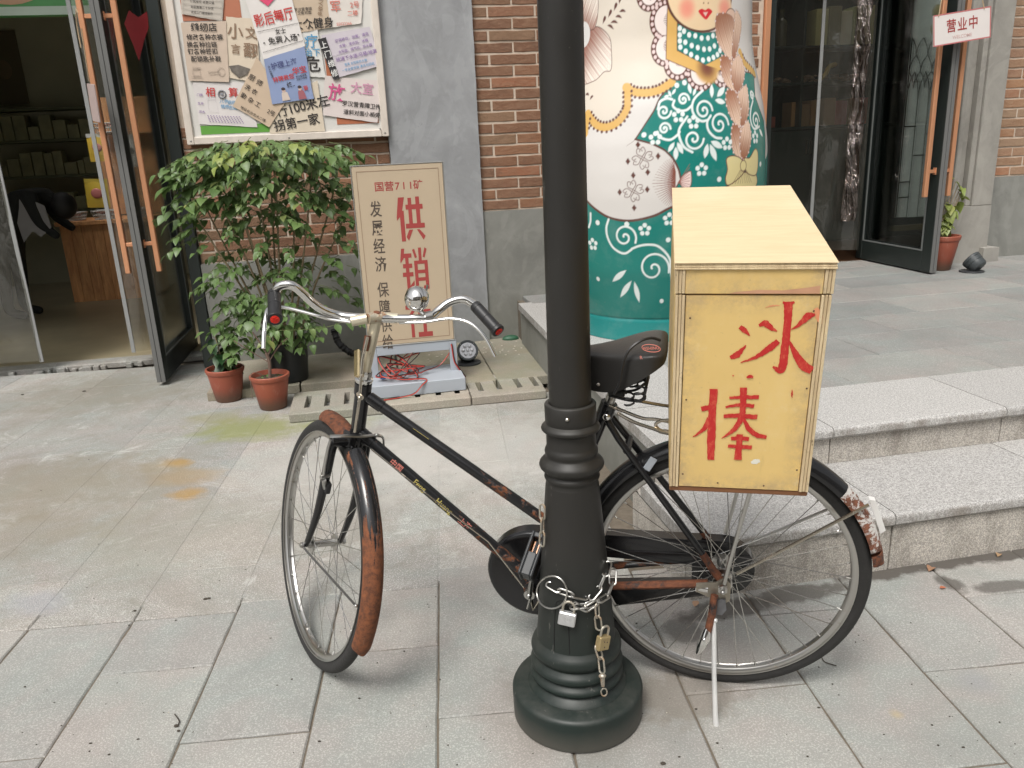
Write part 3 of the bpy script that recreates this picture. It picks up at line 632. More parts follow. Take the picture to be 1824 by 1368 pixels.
def door_leaf(name, x0, x1, y0, y1, z0, z1, side, lockx, label=None):
    """glazed leaf standing open at right angles to the front; side: which way its handles' near face looks"""
    sw, bw = .105, .15
    d = MB(); d.box(x0, x1, y0, y0+sw, z0, z1, .004); d.box(x0, x1, y1-sw*.75, y1, z0, z1, .004)
    d.box(x0+.001, x1-.001, y0+sw+.0005, y1-sw*.75-.0005, z0, z0+bw, .003); d.box(x0+.001, x1-.001, y0+sw+.0005, y1-sw*.75-.0005, z1-.1, z1, .003)
    o = d.obj(name, DOORG, shop)
    e = MB(); w = (x1-x0)/2
    e.box(x0+.0015, x0+w-.002, y0-.004, y0-.0005, z0+.002, z1); e.box(x0+w+.002, x1-.0015, y0-.004, y0-.0005, z0+.002, z1); e.obj('door_edge', DOORE, o)
    xm = (x0+x1)/2; g = MB(); g.box(xm-.004, xm+.004, y0+sw-.005, y1-sw*.75+.005, z0+bw-.005, z1-.095); g.obj('glass_pane', GLASS, o)
    b = MB()
    for sx in (x0-.001, x1+.001):
        q = .006 if sx > xm else -.006; a_, c_ = sorted((sx-q, sx))
        b.box(a_, c_, y0+sw+.001, y0+sw+.014, z0+bw+.001, z1-.101); b.box(a_, c_, y1-sw*.75-.014, y1-sw*.75-.001, z0+bw+.001, z1-.101); b.box(a_, c_, y0+sw+.014, y1-sw*.75-.014, z0+bw+.001, z0+bw+.012)
    b.obj('glazing_bead', flat('bead_grey', (.16, .17, .165), .5, var=.1), o)
    for sx, sg in ((x0, -1), (x1, 1)):
        hm = MB(); hx = sx+sg*.065; yc = y0+.05
        hm.box(hx-.016, hx+.016, yc-.016, yc+.016, z0+lockx, z1-.15, .004)
        for zz in (z0+lockx+.18, z1-.5):
            a_, c_ = sorted((sx, sx+sg*.05)); hm.box(a_, c_, yc-.009, yc+.009, zz-.012, zz+.012, .002)
            a_, c_ = sorted((sx+sg*.001, sx+sg*.006)); hm.box(a_, c_, yc-.018, yc+.018, zz-.025, zz+.025, .002)
        hm.obj('door_handle', COPP, o)
    return o
doorL = door_leaf('glazed_door', -2.262, -2.205, -.262, .82, .025, 2.75, 1, .72)
doorR = door_leaf('glazed_door', 3.262, 3.318, -.385, .55, ZT+.012, 2.9, -1, .55)
# leaded side light behind the right-hand door
LGL = flat('greenish_leaded_glass', (.72, .80, .74), .25, var=.25, sc=6); LGY = flat('amber_leaded_glass', (.40, .36, .16), .25, var=.2); LEAD = flat('lead_came', (.02, .022, .022), .5)
sidel = bx('leaded_window', DOORG, 3.34, 3.688, .235, .27, ZT, 3.0)
px0, px1 = 3.375, 3.66
pan = MB(); pan.box(px0, px1, .222, .2345, .72, 2.45); pan.obj('pane', LGL, sidel)
lead = MB()
def came(P): lead.tube([(x, .219, z) for x, z in P], .0045, 6)
for x in (px0, px0+.095, px0+.19, px1): came([(x, .72), (x, 1.62)])
for z in (.72, .88): came([(px0, z), (px0+.095, z)])
for c_, zz in ((0, 1.0), (1, 1.2), (2, .98), (0, 1.42), (2, 1.36)): came([(px0+.095*c_, zz), (px0+.095*(c_+1), zz)])
for c_ in range(3):
    x = px0+.095*c_; came(catmull([(x, 1.60, 0), (x+.01, 1.72, 0), (x+.0475, 1.82, 0)], 4) and [(q.x, q.y) for q in catmull([(x, 1.60, 0), (x+.01, 1.72, 0), (x+.0475, 1.82, 0)], 4)])
    came([(q.x, q.y) for q in catmull([(x+.095, 1.60, 0), (x+.085, 1.72, 0), (x+.0475, 1.82, 0)], 4)])
for r_ in range(3):
    for c_ in range(4):
        x = px0-.0475+.095*c_; zb = 1.70+.12*r_
        for sg in (1, -1):
            P = [(x+(.0475 if (r_ % 2 == 0) else 0)+sg*.0475, zb+.0), (x+(.0475 if (r_ % 2 == 0) else 0)+sg*.037, zb+.06), (x+(.0475 if (r_ % 2 == 0) else 0), zb+.12)]
            P = [(min(max(a, px0), px1), b) for a, b in P]; came([(q.x, q.y) for q in catmull([(a, b, 0) for a, b in P], 3)])
lead.obj('lead_came', LEAD, sidel)
am = MB()
for z in (2.12, 2.24): am.sphere((px0+.19, .221, z), .045, sc=(1, .1, 1.1))
am.obj('amber_pane', LGY, sidel)
bx('window_sill_shelf', flat('mossy_shelf', (.12, .10, .05), .8), 3.34, 3.688, .19, .234, .62, .66)
# ------------------------------------------------------------------ LAMP POST
PC = (.132, 1.739)
post = empty('lamp_post', Matrix.Translation((PC[0], PC[1], 0)), 'dark green-black cast iron lamp post with ringed foot, between camera and bicycle', 'lamp post')
def arc(r0, z0, r1, z1, bulge, n=6):
    out = []
    for i in range(n+1):
        t = i/n; out.append((r0+(r1-r0)*t+bulge*math.sin(math.pi*t), z0+(z1-z0)*t))
    return out
MB().lathe([(.001, 0), (.160, .0), (.166, .005), (.167, .078), (.163, .086), (.156, .090), (.132, .092), (.127, .0935), (.001, .0936)], 64).obj('post_base', POST, post, ang=40)
MB().lathe([(.125, .094), (.121, .100), (.112, .108)]+arc(.108, .112, .108, .140, .010)+arc(.106, .143, .106, .176, .011)+arc(.1035, .180, .0995, .226, .0125)+[(.098, .229)], 64).obj('post_rings', POST, post, ang=60)
SH = [(.0985, .229), (.0965, .25), (.0875, .36), (.0755, .50), (.0635, .64)]
MB().lathe(SH, 64).obj('post_shaft_cone', POST, post)
MB().lathe([(.0635, .640), (.061, .648)]+arc(.062, .652, .062, .668, .004)+arc(.0615, .671, .0615, .710, .0155)+arc(.0605, .714, .0595, .734, .003)+[(.058, .738), (.058, .768)]+arc(.058, .769, .058, .793, .0115)+[(.0585, .797), (.0595, .800), (.0600, .838), (.0580, .8405), (.050, .841)], 64).obj('post_collar', POST, post, ang=50)
MB().lathe([(.0490, .80), (.0485, 1.1), (.0470, 1.4), (.0462, 1.75), (.0455, 3.2)], 48).obj('post_shaft', POST, post)
m = MB(); m.lathe([(.0001, .003), (.003, .002), (.0045, 0)], 12, Matrix.Translation((-.012, -.0597, .818))@Matrix.Rotation(R(90), 4, 'X')); m.obj('grub_screw', ZINC, post)
# inspection hatch outline
hp = []
for a, z in ((-128, .232), (-128, .30), (-126, .355), (-120, .368), (-112, .368), (-106, .352), (-105, .30), (-104, .232)):
    r = float(np.interp(z, [q[1] for q in SH], [q[0] for q in SH]))+.0004; hp.append((r*math.cos(R(a)), r*math.sin(R(a)), z))
MB().tube(catmull(hp, 5), .0011, 5).obj('hatch_seam', cm((.006, .006, .006), .9), post)
def onpost(u, v, off=.006):
    """point on the surface of the tapered shaft under a measured picture point"""
    r = ray(u, v); ts = np.linspace(1.0, 3.0, 4000); P = O3[None]+ts[:, None]*r[None]
    rr = np.hypot(P[:, 0]-PC[0], P[:, 1]-PC[1]); zz = P[:, 2]; lim = np.interp(zz, [0, .092, .094, .14, .2, .229, .25, .5, .64], [.167, .167, .12, .118, .118, .1, .097, .0755, .0635])+off
    i = np.argmax(rr < lim)
    if not (rr < lim).any(): i = int(np.argmin(rr-lim))
    return V(P[i])

# ------------------------------------------------------------------ BICYCLE (coordinates: x forward, y left = towards the camera, z up)
bike = empty('bicycle', MBIKE, 'old black rusting roadster bicycle with rod brakes, leaning on its kickstand behind the lamp post', 'bicycle')
def ST(p): return V(st(p))
def circ3(c, r, n, a0=0, a1=360, plane='xz', y=0):
    return [(c[0]+r*math.cos(R(a0+(a1-a0)*i/n)), y, c[2]+r*math.sin(R(a0+(a1-a0)*i/n))) for i in range(n+1)]
def wheel_meshes():
    # rim, lathed about local y; tyre; all centred on the hub
    rot = Matrix.Rotation(R(90), 4, 'X')
    rim = [(.3195, -.016), (.3225, -.0165), (.323, -.014), (.3175, -.0135), (.3115, -.012), (.3075, -.0085), (.3105, -.0045), (.3115, 0), (.3105, .0045), (.3075, .0085), (.3115, .012), (.3175, .0135), (.323, .014), (.3225, .0165), (.3195, .016)]
    a = MB().lathe(rim, 96, rot).mesh('rim', CHROMED)
    ty = [(.3215+.0, -.0135)]+[(.3385+.0168*math.cos(R(t)), .0172*math.sin(R(t))) for t in range(-130, 131, 20)]+[(.3215, .0135)]
    b = MB().lathe(ty, 120, rot).mesh('tyre', TYRE)
    hub = [(.0, -.056), (.0045, -.056), (.0045, -.047), (.010, -.046), (.011, -.038), (.0245, -.036), (.0245, -.033), (.013, -.031), (.0105, -.02), (.0105, .02), (.013, .031), (.0245, .033), (.0245, .036), (.011, .038), (.010, .046), (.0045, .047), (.0045, .056), (0, .056)]
    c = MB().lathe(hub, 24, rot).mesh('hub', CHROMED)
    return a, b, c
RIM, TYREM, HUBM = wheel_meshes()
_sp = MB(); _sp.tube([(0, 0, 0), (0, 0, 1)], 1.0, 6); SPM = _sp.mesh('spoke', SPOKE)
_sp = MB(); _sp.tube([(0, 0, 0), (0, 0, 1)], 1.0, 6); SPMD = _sp.mesh('spoke', flat('spoke_dull', (.22, .21, .20), .5, .7, var=.3))
def make_wheel(name, mat, n=36, hf=.0245, rust=False):
    w = link(name, RIM, bike, mat); link('tyre', TYREM, w); link('hub', HUBM, w)
    for i in range(n):
        side = 1 if i % 2 else -1; k = i//2; a_h = 2*math.pi*(k+(.25 if side > 0 else 0))/(n/2)
        tw = (1 if k % 2 else -1)*R(62); a_r = 2*math.pi*(i+.5*((k % 2)*2-1)*0)/n
        a_h = a_r+tw
        p = V((hf*math.cos(a_h), side*.0345, hf*math.sin(a_h))); q = V((.308*math.cos(a_r), side*.003, .308*math.sin(a_r)))
        d = q-p; rt = d.to_track_quat('Z', 'Y').to_matrix().to_4x4()
        link('spoke', SPM if (i % 5) else SPMD, w, Matrix.Translation(p)@rt@Matrix.Diagonal((.00105, .00105, d.length, 1)))
    return w
RHUB = V((0, 0, .353))
rw = make_wheel('rear_wheel', Matrix.Translation(RHUB), 40)
SM = Matrix([[SF[i], SL[i], SA[i], HUB[i]] for i in range(3)]+[[0, 0, 0, 1]])
fw = make_wheel('front_wheel', SM, 32)
# nipples
for w, n in ((rw, 40), (fw, 32)):
    m = MB()
    for i in range(n):
        a = 2*math.pi*i/n; m.tube([(.309*math.cos(a), 0, .309*math.sin(a)), (.298*math.cos(a), (1 if i % 2 else -1)*.004, .298*math.sin(a))], .0021, 6)
    m.obj('spoke_nipples', ZINC, w)
m = MB()
for s in (-1, 1): m.tube([(0, s*.056, 0), (0, s*.068, 0)], .0045, 8); m.tube([(0, s*.058, 0), (0, s*.065, 0)], .0095, 6)
m.obj('axle_nuts', CHROMED, fw)
# main frame
BB = V((.495, 0, .272)); HT = V((.914, 0, .848)); HB_ = V((.962, 0, .662))
NICK = rusty('yellowed_nickel', (.66, .60, .46), .60, .80, .32, .45, sc=30, rcol=((.16, .07, .03), (.34, .17, .07))); RUSTJ = rusty('rusting_joint', (.60, .54, .42), .44, .58, .3, .6, sc=26, rcol=((.14, .055, .02), (.34, .14, .05)))
def part(name, mat, P, r, seg=14, **k): return MB().tube(P, r, seg).obj(name, mat, bike, **k)
part('head_tube', FRAME, [HT, HB_], .0195, 20)
part('head_lug', FRAME, [V((.922, 0, .815)), V((.915, 0, .845))], .0225, 20)
part('head_lug', FRAME, [V((.962, 0, .664)), V((.950, 0, .705))], .0225, 20)
part('top_tube', FRAMER, [V((.912, 0, .808)), V((.43, 0, .447))], .0145, 16)
part('down_tube', FRAMER, [V((.948, 0, .705)), BB+V((.01, 0, .01))], .0155, 16)
part('seat_tube', FRAME, [BB, V((.285, 0, .795))], .0155, 16)
part('tube_lug', FRAME, [V((.905, 0, .803)), V((.872, 0, .778))], .0170, 16)
part('tube_lug', FRAME, [V((.945, 0, .703)), V((.915, 0, .674))], .0180, 16)
m = MB(); m.tube([BB+V((0, -.04, 0)), BB+V((0, .04, 0))], .021, 20); m.obj('bottom_bracket', FRAMER, bike)
for s in (1, -1):
    part('seat_stay', FRAME, [V((.288, s*.018, .778)), V((.255, s*.03, .725)), V((.05, s*.052, .43))], .0085, 12)
    part('stay_end', RUST, [V((.05, s*.052, .43)), V((.022, s*.056, .385)), V((-.004, s*.058, .352))], [.0095, .010, .012], 10)
    MB().tube([V((.44, s*.03, .285)), V((.25, s*.048, .313)), V((.035, s*.058, .348))], .0125, 12, flat=.8).obj('chain_stay', RUST if s > 0 else FRAMER, bike)
part('stay_bridge', FRAME, [V((.235, -.036, .697)), V((.235, .036, .697))], .010, 10)
m = MB(); m.box(-.009, .009, .030, .034, -.026, .012, .001, Matrix.Translation((.176, .0, .668))@Matrix.Rotation(R(-30), 4, 'Y')); m.obj('bridge_bracket', GREY, bike)
m = MB(); m.sphere((.283, .030, .782), .0095, sc=(1, .6, 1)); m.obj('seat_bolt', CHROME, bike)
# seat lug + post
part('seat_lug', FRAME, [V((.294, 0, .768)), V((.279, 0, .808))], .021, 14)
part('seat_post', CHROMED, [V((.281, 0, .80)), V((.262, 0, .862))], .0125, 14)
# rear fender
def fender(name, mat, a0, a1, r, parentxf, w=.029, n=48, depth=.013, t0=0, t1=0):
    vs = []; F = []; sec = [(-1, -1.15), (-.97, -.45), (-.72, .35), (-.35, .85), (0, 1), (.35, .85), (.72, .35), (.97, -.45), (1, -1.15)]
    c = len(sec)*2
    for i in range(n+1):
        a = R(a0+(a1-a0)*i/n); k = 1
        if i < t0: k = .6+.4*math.sqrt(1-((t0-i)/t0)**2)
        if t1 and i > n-t1: k = .6+.4*math.sqrt(max(0, 1-((i-n+t1)/t1)**2))
        for th in (0, -.0016):
            for x, q in sec: rr = r+q*depth+th; vs.append(parentxf(V((rr*math.cos(a), x*(w+th*.5)*k, rr*math.sin(a)))))
    for i in range(n):
        for k in range(c):
            k2 = (k+1) % c
            A = i*c+k; 
        o = [i*c+k for k in range(len(sec))]+[i*c+c-1-k for k in range(len(sec))]
        o2 = [q+c for q in o]; L_ = len(o)
        F += [(o[k], o[(k+1) % L_], o2[(k+1) % L_], o2[k]) for k in range(L_)]
    o = list(range(len(sec)))+[c-1-k for k in range(len(sec))]; F += [tuple(o), tuple(q+n*c for q in o[::-1])]
    return MB().add(vs, F).obj(name, mat, bike, ang=50)
def rx(p): return RHUB+p
fender('fender_rust_end', RUST, 166.1, 172, .3695, rx, .030, 6, t1=2)
fr = fender('rear_fender', FRAME, 5, 137, .369, rx, .030, 60)
fender('fender_tail', FENDW, 137.2, 166, .3695, rx, .030, 20, t1=2)
ff = fender('front_fender', FEND, 103, 172, .372, lambda p: ST(p), .027, 44)
fender('fender_rust_tail', FEND, 172.1, 190, .372, lambda p: ST(p), .027, 14, t1=3)
fender('fender_rust_nose', RUST, 66, 96, .372, lambda p: ST(p), .027, 20, t0=0)
# fender stays
def pt(u, v, o): return V(bp(u, v, o))
part('fender_stay', RUSTC, [pt(1312, 1022, .066), pt(1345, 1005, .06), pt(1530, 908, .033), pt(1548, 899, .032)], .0042, 8)
part('fender_stay', CHROMED, [V((-.02, -.06, .37)), V((-.31, -.033, .565))], .004, 8)
part('rack_stay', CHROMED, [pt(1290, 1040, .082), pt(1300, 1000, .082), pt(1338, 870, .085)], .0052, 8)
part('rack_stay', CHROMED, [pt(1292, 950, -.07), pt(1315, 870, -.085)], .0052, 8)
part('fender_stay', flat('grey_stay', (.14, .135, .13), .4, .8), [ST((0, .060, 0)), ST((-.02, .055, -.004)), ST(stp(634, 1079, .034))], .0032, 8)
m = MB(); q = ST(stp(634, 1079, .036)); m.sphere(q, .0048); m.obj('stay_rivet', ZINC, bike)
# rear axle fittings: nut, cap plate, kickstand
m = MB(); m.tube([V((0, .055, .353)), V((0, .098, .353))], .0055, 10); m.tube([V((0, .078, .353)), V((0, .090, .353))], .0125, 6); m.tube([V((0, .055, .353)), V((0, .062, .353))], .024, 20); m.sphere((0, .098, .353), .006)
m.obj('axle_nut', CHROMED, bike)
def plate(name, mat, uv, o, t=.004):
    P = [pt(u, v, o) for u, v in uv]; n = len(P)
    vs = [tuple(p) for p in P]+[tuple(p+V((0, t, 0))) for p in P]
    return MB().add(vs, [tuple(range(n)), tuple(range(n, 2*n))[::-1]]+[(i, (i+1) % n, n+(i+1) % n, n+i) for i in range(n)]).obj(name, mat, bike, smooth=False)
plate('kickstand_bracket', flat('dirty_plate', (.30, .27, .22), .4, .6, var=.4, sc=30), [(1240, 1038), (1275, 1036), (1290, 1028), (1302, 1040), (1300, 1068), (1290, 1075), (1262, 1062), (1240, 1052)], .068)
plate('bracket_tab', flat('scratched_tab', (.17, .17, .18), .5, .4, var=.5, sc=40), [(1272, 1068), (1292, 1066), (1294, 1085), (1286, 1094), (1273, 1092)], .074)
m = MB(); m.tube([pt(1240, 1045, .058), pt(1262, 1048, .062)], .0135, 12); m.obj('stay_clamp', CHROME, bike)
m = MB(); m.tube([pt(1273, 1060, .082), pt(1268, 1095, .095), pt(1257, 1140, .105)], [.0095, .0095, .0085], 12); m.obj('kickstand_sleeve', RUST, bike)
m = MB(); m.tube([pt(1261, 1118, .100), pt(1257, 1135, .108), pt(1249, 1152, .112), pt(1243, 1164, .114)], [.007, .0135, .012, .006], 14); m.sphere(pt(1254, 1140, .122), .004); m.obj('kickstand_cap', CHROME, bike)
m = MB(); m.tube([pt(1273, 1106, .096), pt(1272, 1130, .105), pt(1272, 1200, .135), pt(1274, 1270, .168), pt(1276, 1300, .183)], [.0045, .0080, .0082, .0088, .0105], 12, flat=.75)
m.tube([pt(1274, 1298, .183), pt(1280, 1304, .190), pt(1292, 1308, .194)], [.0085, .008, .003], 10); m.sphere(pt(1274, 1105, .097), .006); m.obj('kickstand_leg', flat('bright_plated_leg', (.80, .80, .79), .28, .45, var=.08, sc=20), bike)
# rack: wire loops and platform under the box
part('rack_wire', RUSTC, catmull([pt(1085, 722, .03), pt(1110, 732, .035), pt(1145, 745, .045), pt(1175, 748, .05), V((.05, .055, .772)), V((-.10, .055, .770)), V((-.12, 0, .770)), V((-.10, -.055, .770)), V((.10, -.055, .775)), V((.26, -.04, .805))], 6), .0043, 8)
part('rack_wire', RUSTC, catmull([pt(1100, 736, .05), pt(1130, 752, .065), pt(1165, 764, .075), pt(1190, 772, .08), V((.03, .085, .76)), V((-.1, .085, .76))], 6), .0043, 8)
part('rack_wire', RUSTC, catmull([pt(1192, 748, .07), pt(1176, 750, .07), pt(1168, 757, .07), pt(1176, 766, .07), pt(1192, 768, .07)], 6), .004, 8)
for x in (.05, -.01, -.07): part('rack_bar', RUSTC, [V((x, -.085, .766)), V((x, .085, .766))], .0045, 8)
# chain case: full case, a band round a long opening, and a disc over the chainwheel
YC0, YC1 = -.072, -.038
def outline(sc=1):
    pts = []; c0, r0 = V((.497, .268)), .138*sc; c1, r1 = V((-.002, .330)), .082*sc
    for a in range(62, 300, 8): pts.append((c1.x+r1*math.cos(R(a+27)), c1.y+r1*math.sin(R(a+27))))
    pts = []
    for i in range(17): a = R(86+i*(188/16)); pts.append((c1.x+r1*math.cos(a), c1.y+r1*math.sin(a)))
    for i in range(1, 6): t = i/6; pts.append((c1.x+r1*math.cos(R(274))+(c0.x-c1.x+(r0-r1)*math.cos(R(267)))*t, c1.y-r1+(c0.y-r0-c1.y+r1)*t))
    for i in range(25): a = R(-94+i*(188/24)); pts.append((c0.x+r0*math.cos(a), c0.y+r0*math.sin(a)))
    for i in range(1, 6): t = i/6; pts.append((c0.x+(c1.x-c0.x)*t, c0.y+r0+(c1.y+r1-c0.y-r0)*t))
    return pts
op = outline(); n = len(op)
cen = V((.22, .302))
inn = []
for (x, z) in op:
    # opening: a long slot between hub and disc
    px = min(max(x, .075), .352); hh = .032+.018*(px-.075)/.277
    dz = 1 if z > .302 else -1; inn.append((px, .305-.012*(px-.075)/.277+dz*hh if abs(z-.302) > .05 else .305+(z-.302)*.6))
m = MB(); vs = []
for y in (YC1, YC0):
    vs += [(x, y, z) for x, z in op]
vs += [(cx_, YC1+.004, cz_) for cx_, cz_ in [(.497*.0+x+( .497-x)*.06, z+(.30-z)*.06) for x, z in op]]
vs += [(x, YC1+.004, z) for x, z in inn]+[(x, YC0, z) for x, z in inn]
F = []
for i in range(n):
    j = (i+1) % n; F += [(i, j, n+j, n+i), (i, j, 2*n+j, 2*n+i), (2*n+i, 2*n+j, 3*n+j, 3*n+i), (3*n+i, 3*n+j, 4*n+j, 4*n+i), (n+i, n+j, 4*n+j, 4*n+i)]
m.add(vs, F); m.obj('chain_case', FRAME, bike, ang=50)
m = MB(); m.lathe([(.0, .004), (.02, .004), (.118, .002), (.124, .0055), (.131, .0055), (.136, .001), (.138, -.006)], 48, Matrix.Translation((.497, YC1+.003, .268))@Matrix.Rotation(R(-90), 4, 'X')); m.obj('chain_case_disc', FRAME, bike, ang=50)
part('case_ridge', FRAME, [(x*.93+.02, YC1+.006, z*.93+.018) for x, z in op[:1]]+[V((.08, YC1+.006, .372)), V((.36, YC1+.006, .362))], .0022, 6)
# left crank and pedal
m = MB(); CE = pt(944, 1060, .060)
m.tube([V((.495, .03, .272)), V((.495, .062, .272))], .0115, 14); m.tube([V((.495, .055, .272)), V((.495, .066, .272))], .015, 16)
m.tube([V((.495, .060, .272)), V((.482, .066, .34)), V((.466, .070, .438))], [.0115, .009, .0095], 12, flat=.7); m.sphere((.495, .069, .272), .008)
m.tube([V((.492, .066, .262)), V((.502, .066, .228))], [.004, .0035], 8); m.obj('crank', CHROMED, bike)
PD = pt(960, 962, .085); PO = pt(936, 1030, .165)
ax = (PO-PD); L_ = ax.length; axn = ax.normalized(); side = V((1, 0, .1)); side = (side-axn*side.dot(axn)).normalized(); upn = axn.cross(side)
MP = Matrix([[side[i], axn[i], upn[i], PD[i]] for i in range(3)]+[[0, 0, 0, 1]])
ped = empty('pedal'); ped.parent = bike
m = MB()
m.box(-.019, -.011, -.012, L_, -.030, .030, .003, MP); m.box(.011, .019, -.012, L_, -.030, .030, .003, MP)
m.box(-.011, .011, L_*.40, L_*.98, -.028, -.012, .002, MP); m.box(-.0112, .0112, L_*.42, L_*.97, -.012, .026, .002, MP)
for k in range(5): m.box(-.013, .013, L_*(.46+.1*k), L_*(.485+.1*k), .024, .0285, 0, MP)
m.box(-.011, .011, -.010, .002, -.029, .029, .002, MP)
m.tube([(0, -.02, 0), (0, L_*.5, 0)], .006, 8, m=MP)
ob = m.obj('pedal_body', PLAS, ped)
m = MB(); m.box(-.0085, .0085, .006, L_*.37, -.004, .008, .0015, MP)
for k in range(6): m.box(-.008, .008, .008+k*.0055, .011+k*.0055, .0078, .0092, 0, MP)
m.obj('reflector', flat('amber_reflector', (.85, .26, .02), .25, var=.2, sc=120), ped)
# brake rod along the down tube and the rod linkage
part('brake_rod', RUSTC, [pt(661, 800, .03), pt(760, 880, .03), pt(870, 965, .03), pt(945, 1062, .03)], .0022, 6)
part('brake_rod_end', RUSTC, [pt(945, 1060, .03), pt(950, 1085, .03), V((.47, .03, .24))], .006, 8)
# fork
for s in (1, -1):
    P = catmull([(-.030, s*.030, .368), (-.030, s*.046, .352), (-.034, s*.049, .28), (-.036, s*.050, .20), (-.030, s*.050, .12), (-.014, s*.050, .05), (0, s*.050, 0)], 5)
    n_ = len(P); part('fork_blade', FRAME, [ST(p) for p in P], [.0135-.0062*max(0, (i/n_-.3))/.7 for i in range(n_)], 14)
m = MB(lambda p: ST(p)); m.tube([(-.030, -.052, .362), (-.030, .052, .362)], .0165, 16); m.tube([(-.030, 0, .35), (-.026, 0, .385)], .021, 16); m.sphere((-.050, .0, .352), .006); m.obj('fork_crown', FRAME, bike)
# brake gear above the front wheel
m = MB(lambda p: ST(p))
m.tube(catmull([(-.056, .070, .392), (-.060, .04, .395), (-.058, -.02, .392), (-.056, -.060, .392), (-.058, -.078, .385), (-.062, -.084, .36)], 5), [.0065]*26, 8, flat=.5)
m.sphere((-.060, -.058, .395), .006); m.obj('brake_arm', CHROMED, bike)
m = MB(lambda p: ST(p)); m.tube(catmull([(-.045, .062, .375), (-.05, .066, .34), (-.052, .066, .30), (-.055, .064, .262)], 4), .0042, 8)
m.tube([(-.058, .073, .268), (-.05, .046, .268)], .0055, 8); m.tube([(-.06, .064, .262), (-.048, .050, .225)], .006, 8); m.obj('brake_stirrup', CHROMED, bike)
m = MB(lambda p: ST(p)); m.box(-.062, -.044, .038, .052, .214, .246, .002); m.obj('brake_block', RUB, bike)
part('brake_push_rod', RUSTC, [ST(stp(655, 600, .02)), ST(stp(646, 640, .025)), ST(stp(641, 705, .03)), ST(stp(632, 770, .03))], .004, 8)
m = MB(lambda p: ST(p)); q = V(stp(641, 705, .03)); m.tube([q+V((-.012, 0, 0)), q+V((.010, 0, 0))], .0065, 8); m.sphere(q+V((-.01, .004, 0)), .0055); m.obj('rod_clamp', RUSTC, bike)
m = MB(lambda p: ST(p)); m.tube([V(stp(655, 598, .015)), V(stp(651, 625, .018))], .008, 8); m.obj('rod_joint', RUST, bike)
# lamp bracket
m = MB(lambda p: ST(p)); a_ = V(stp(636, 672, .03)); b_ = V(stp(636, 622, .03))
m.box(-.004, .0035, -.015, .015, 0, (b_-a_).length, .004, Matrix.Translation(a_)@(b_-a_).to_track_quat('Z', 'Y').to_matrix().to_4x4())
m.tube([a_+V((0, 0, .005)), V((-.025, 0, .555))], .006, 8); m.obj('lamp_bracket', flat('brassy_steel', (.62, .50, .30), .25, 1, var=.35, sc=30), bike)
# headset and stem
m = MB(); hv = (HT-HB_).normalized()
def hm_(t): return HT+hv*t
m.tube([hm_(.0), hm_(.004), hm_(.010), hm_(.012)], [.022, .024, .024, .021], 24); m.tube([hm_(.013), hm_(.020)], .0185, 24); m.tube([hm_(.0205), hm_(.030)], .0205, 8); m.tube([hm_(.031), hm_(.034)], .018, 20); m.obj('headset', CHROME, bike)
SC0 = ST((-.025, 0, .714)); m = MB(); m.tube([hm_(.02), SC0+V((0, 0, -.004))], .0135, 20); m.obj('stem', NICK, bike)
m = MB(lambda p: ST(p)); m.tube([(-.031, .024, .7155), (-.026, -.022, .7195)], .0140, 18); m.obj('stem_clamp', RUSTJ, bike); m = MB(lambda p: ST(p)); m.tube([(-.018, .060, .7), (-.029, .026, .715)], .0128, 18); m.tube([(-.026, -.024, .7195), (-.038, -.05, .7235)], .0128, 18); m.obj('bar_sleeve', NICK, bike)
m = MB(); m.tube([SC0+V((-.004, 0, .012)), SC0+V((-.0055, 0, .0175))], .0095, 6); m.obj('stem_bolt', RUST, bike)
# handlebar
HL = [(-.028, 0, .717), (.000, .04, .704), (.030, .075, .694), (.032, .118, .705), (.030, .150, .724), (.026, .18, .748), (.024, .208, .765), (.036, .230, .757), (.048, .238, .735)]
HR = [(-.028, 0, .717), (-.037, -.04, .722), (-.060, -.090, .736), (-.066, -.122, .743), (-.056, -.150, .762), (-.056, -.175, .785), (-.066, -.205, .800), (-.084, -.230, .795)]
H = HL[::-1]+HR[1:]
m = MB(lambda p: ST(p)); m.tube(catmull(H, 8), .0106, 16); m.obj('handlebar', CHROME, bike)
def grip(a, b, name='grip'):
    a, b = V(a), V(b); d = (b-a); P = [a+d*t for t in (-.02, .02, .12, .125, .14, .145, .5, .505, .53, .535, .90, .93, 1.0, 1.015)]
    g = MB(lambda p: ST(p)).tube(P, [.0135, .0155, .0155, .0145, .0145, .0158, .0155, .0148, .0148, .0156, .0155, .0178, .0178, .0165], 20).obj(name, RUB, bike)
    rf = MB(lambda p: ST(p)); q = b+d.normalized()*.0016
    rf.tube([q, q+d.normalized()*.0012], .0105, 20)
    s = d.to_track_quat('Z', 'Y').to_matrix(); 
    for i in range(-3, 4):
        for j in range(-3, 4):
            if i*i+j*j < 10: rf.sphere(q+d.normalized()*.0018+s@V((i*.0028, j*.0028, 0)), .0012, 6, 3)
    rf.obj('reflector', flat('red_reflector', (.75, .03, .015), .2, var=.2, sc=200), g)
grip((.050, .238, .732), (-.052, .258, .708)); grip((-.086, -.232, .793), (-.176, -.262, .764))
m = MB(lambda p: ST(p)); m.tube(catmull([(.005, .052, .688), (.030, .10, .683), (.065, .155, .683), (.085, .20, .683), (.070, .238, .684), (.045, .250, .672), (.020, .256, .645), (-.008, .260, .612)], 6), [.0048]*34+[.0052]*9, 10, flat=.85); m.obj('brake_lever', CHROME, bike)
m = MB(lambda p: ST(p)); m.tube(catmull([(-.045, -.055, .716), (-.082, -.105, .738), (-.113, -.152, .764), (-.145, -.185, .772), (-.172, -.206, .764), (-.196, -.225, .745), (-.224, -.242, .716)], 6), .0052, 10, flat=.85); m.obj('brake_lever', CHROME, bike)
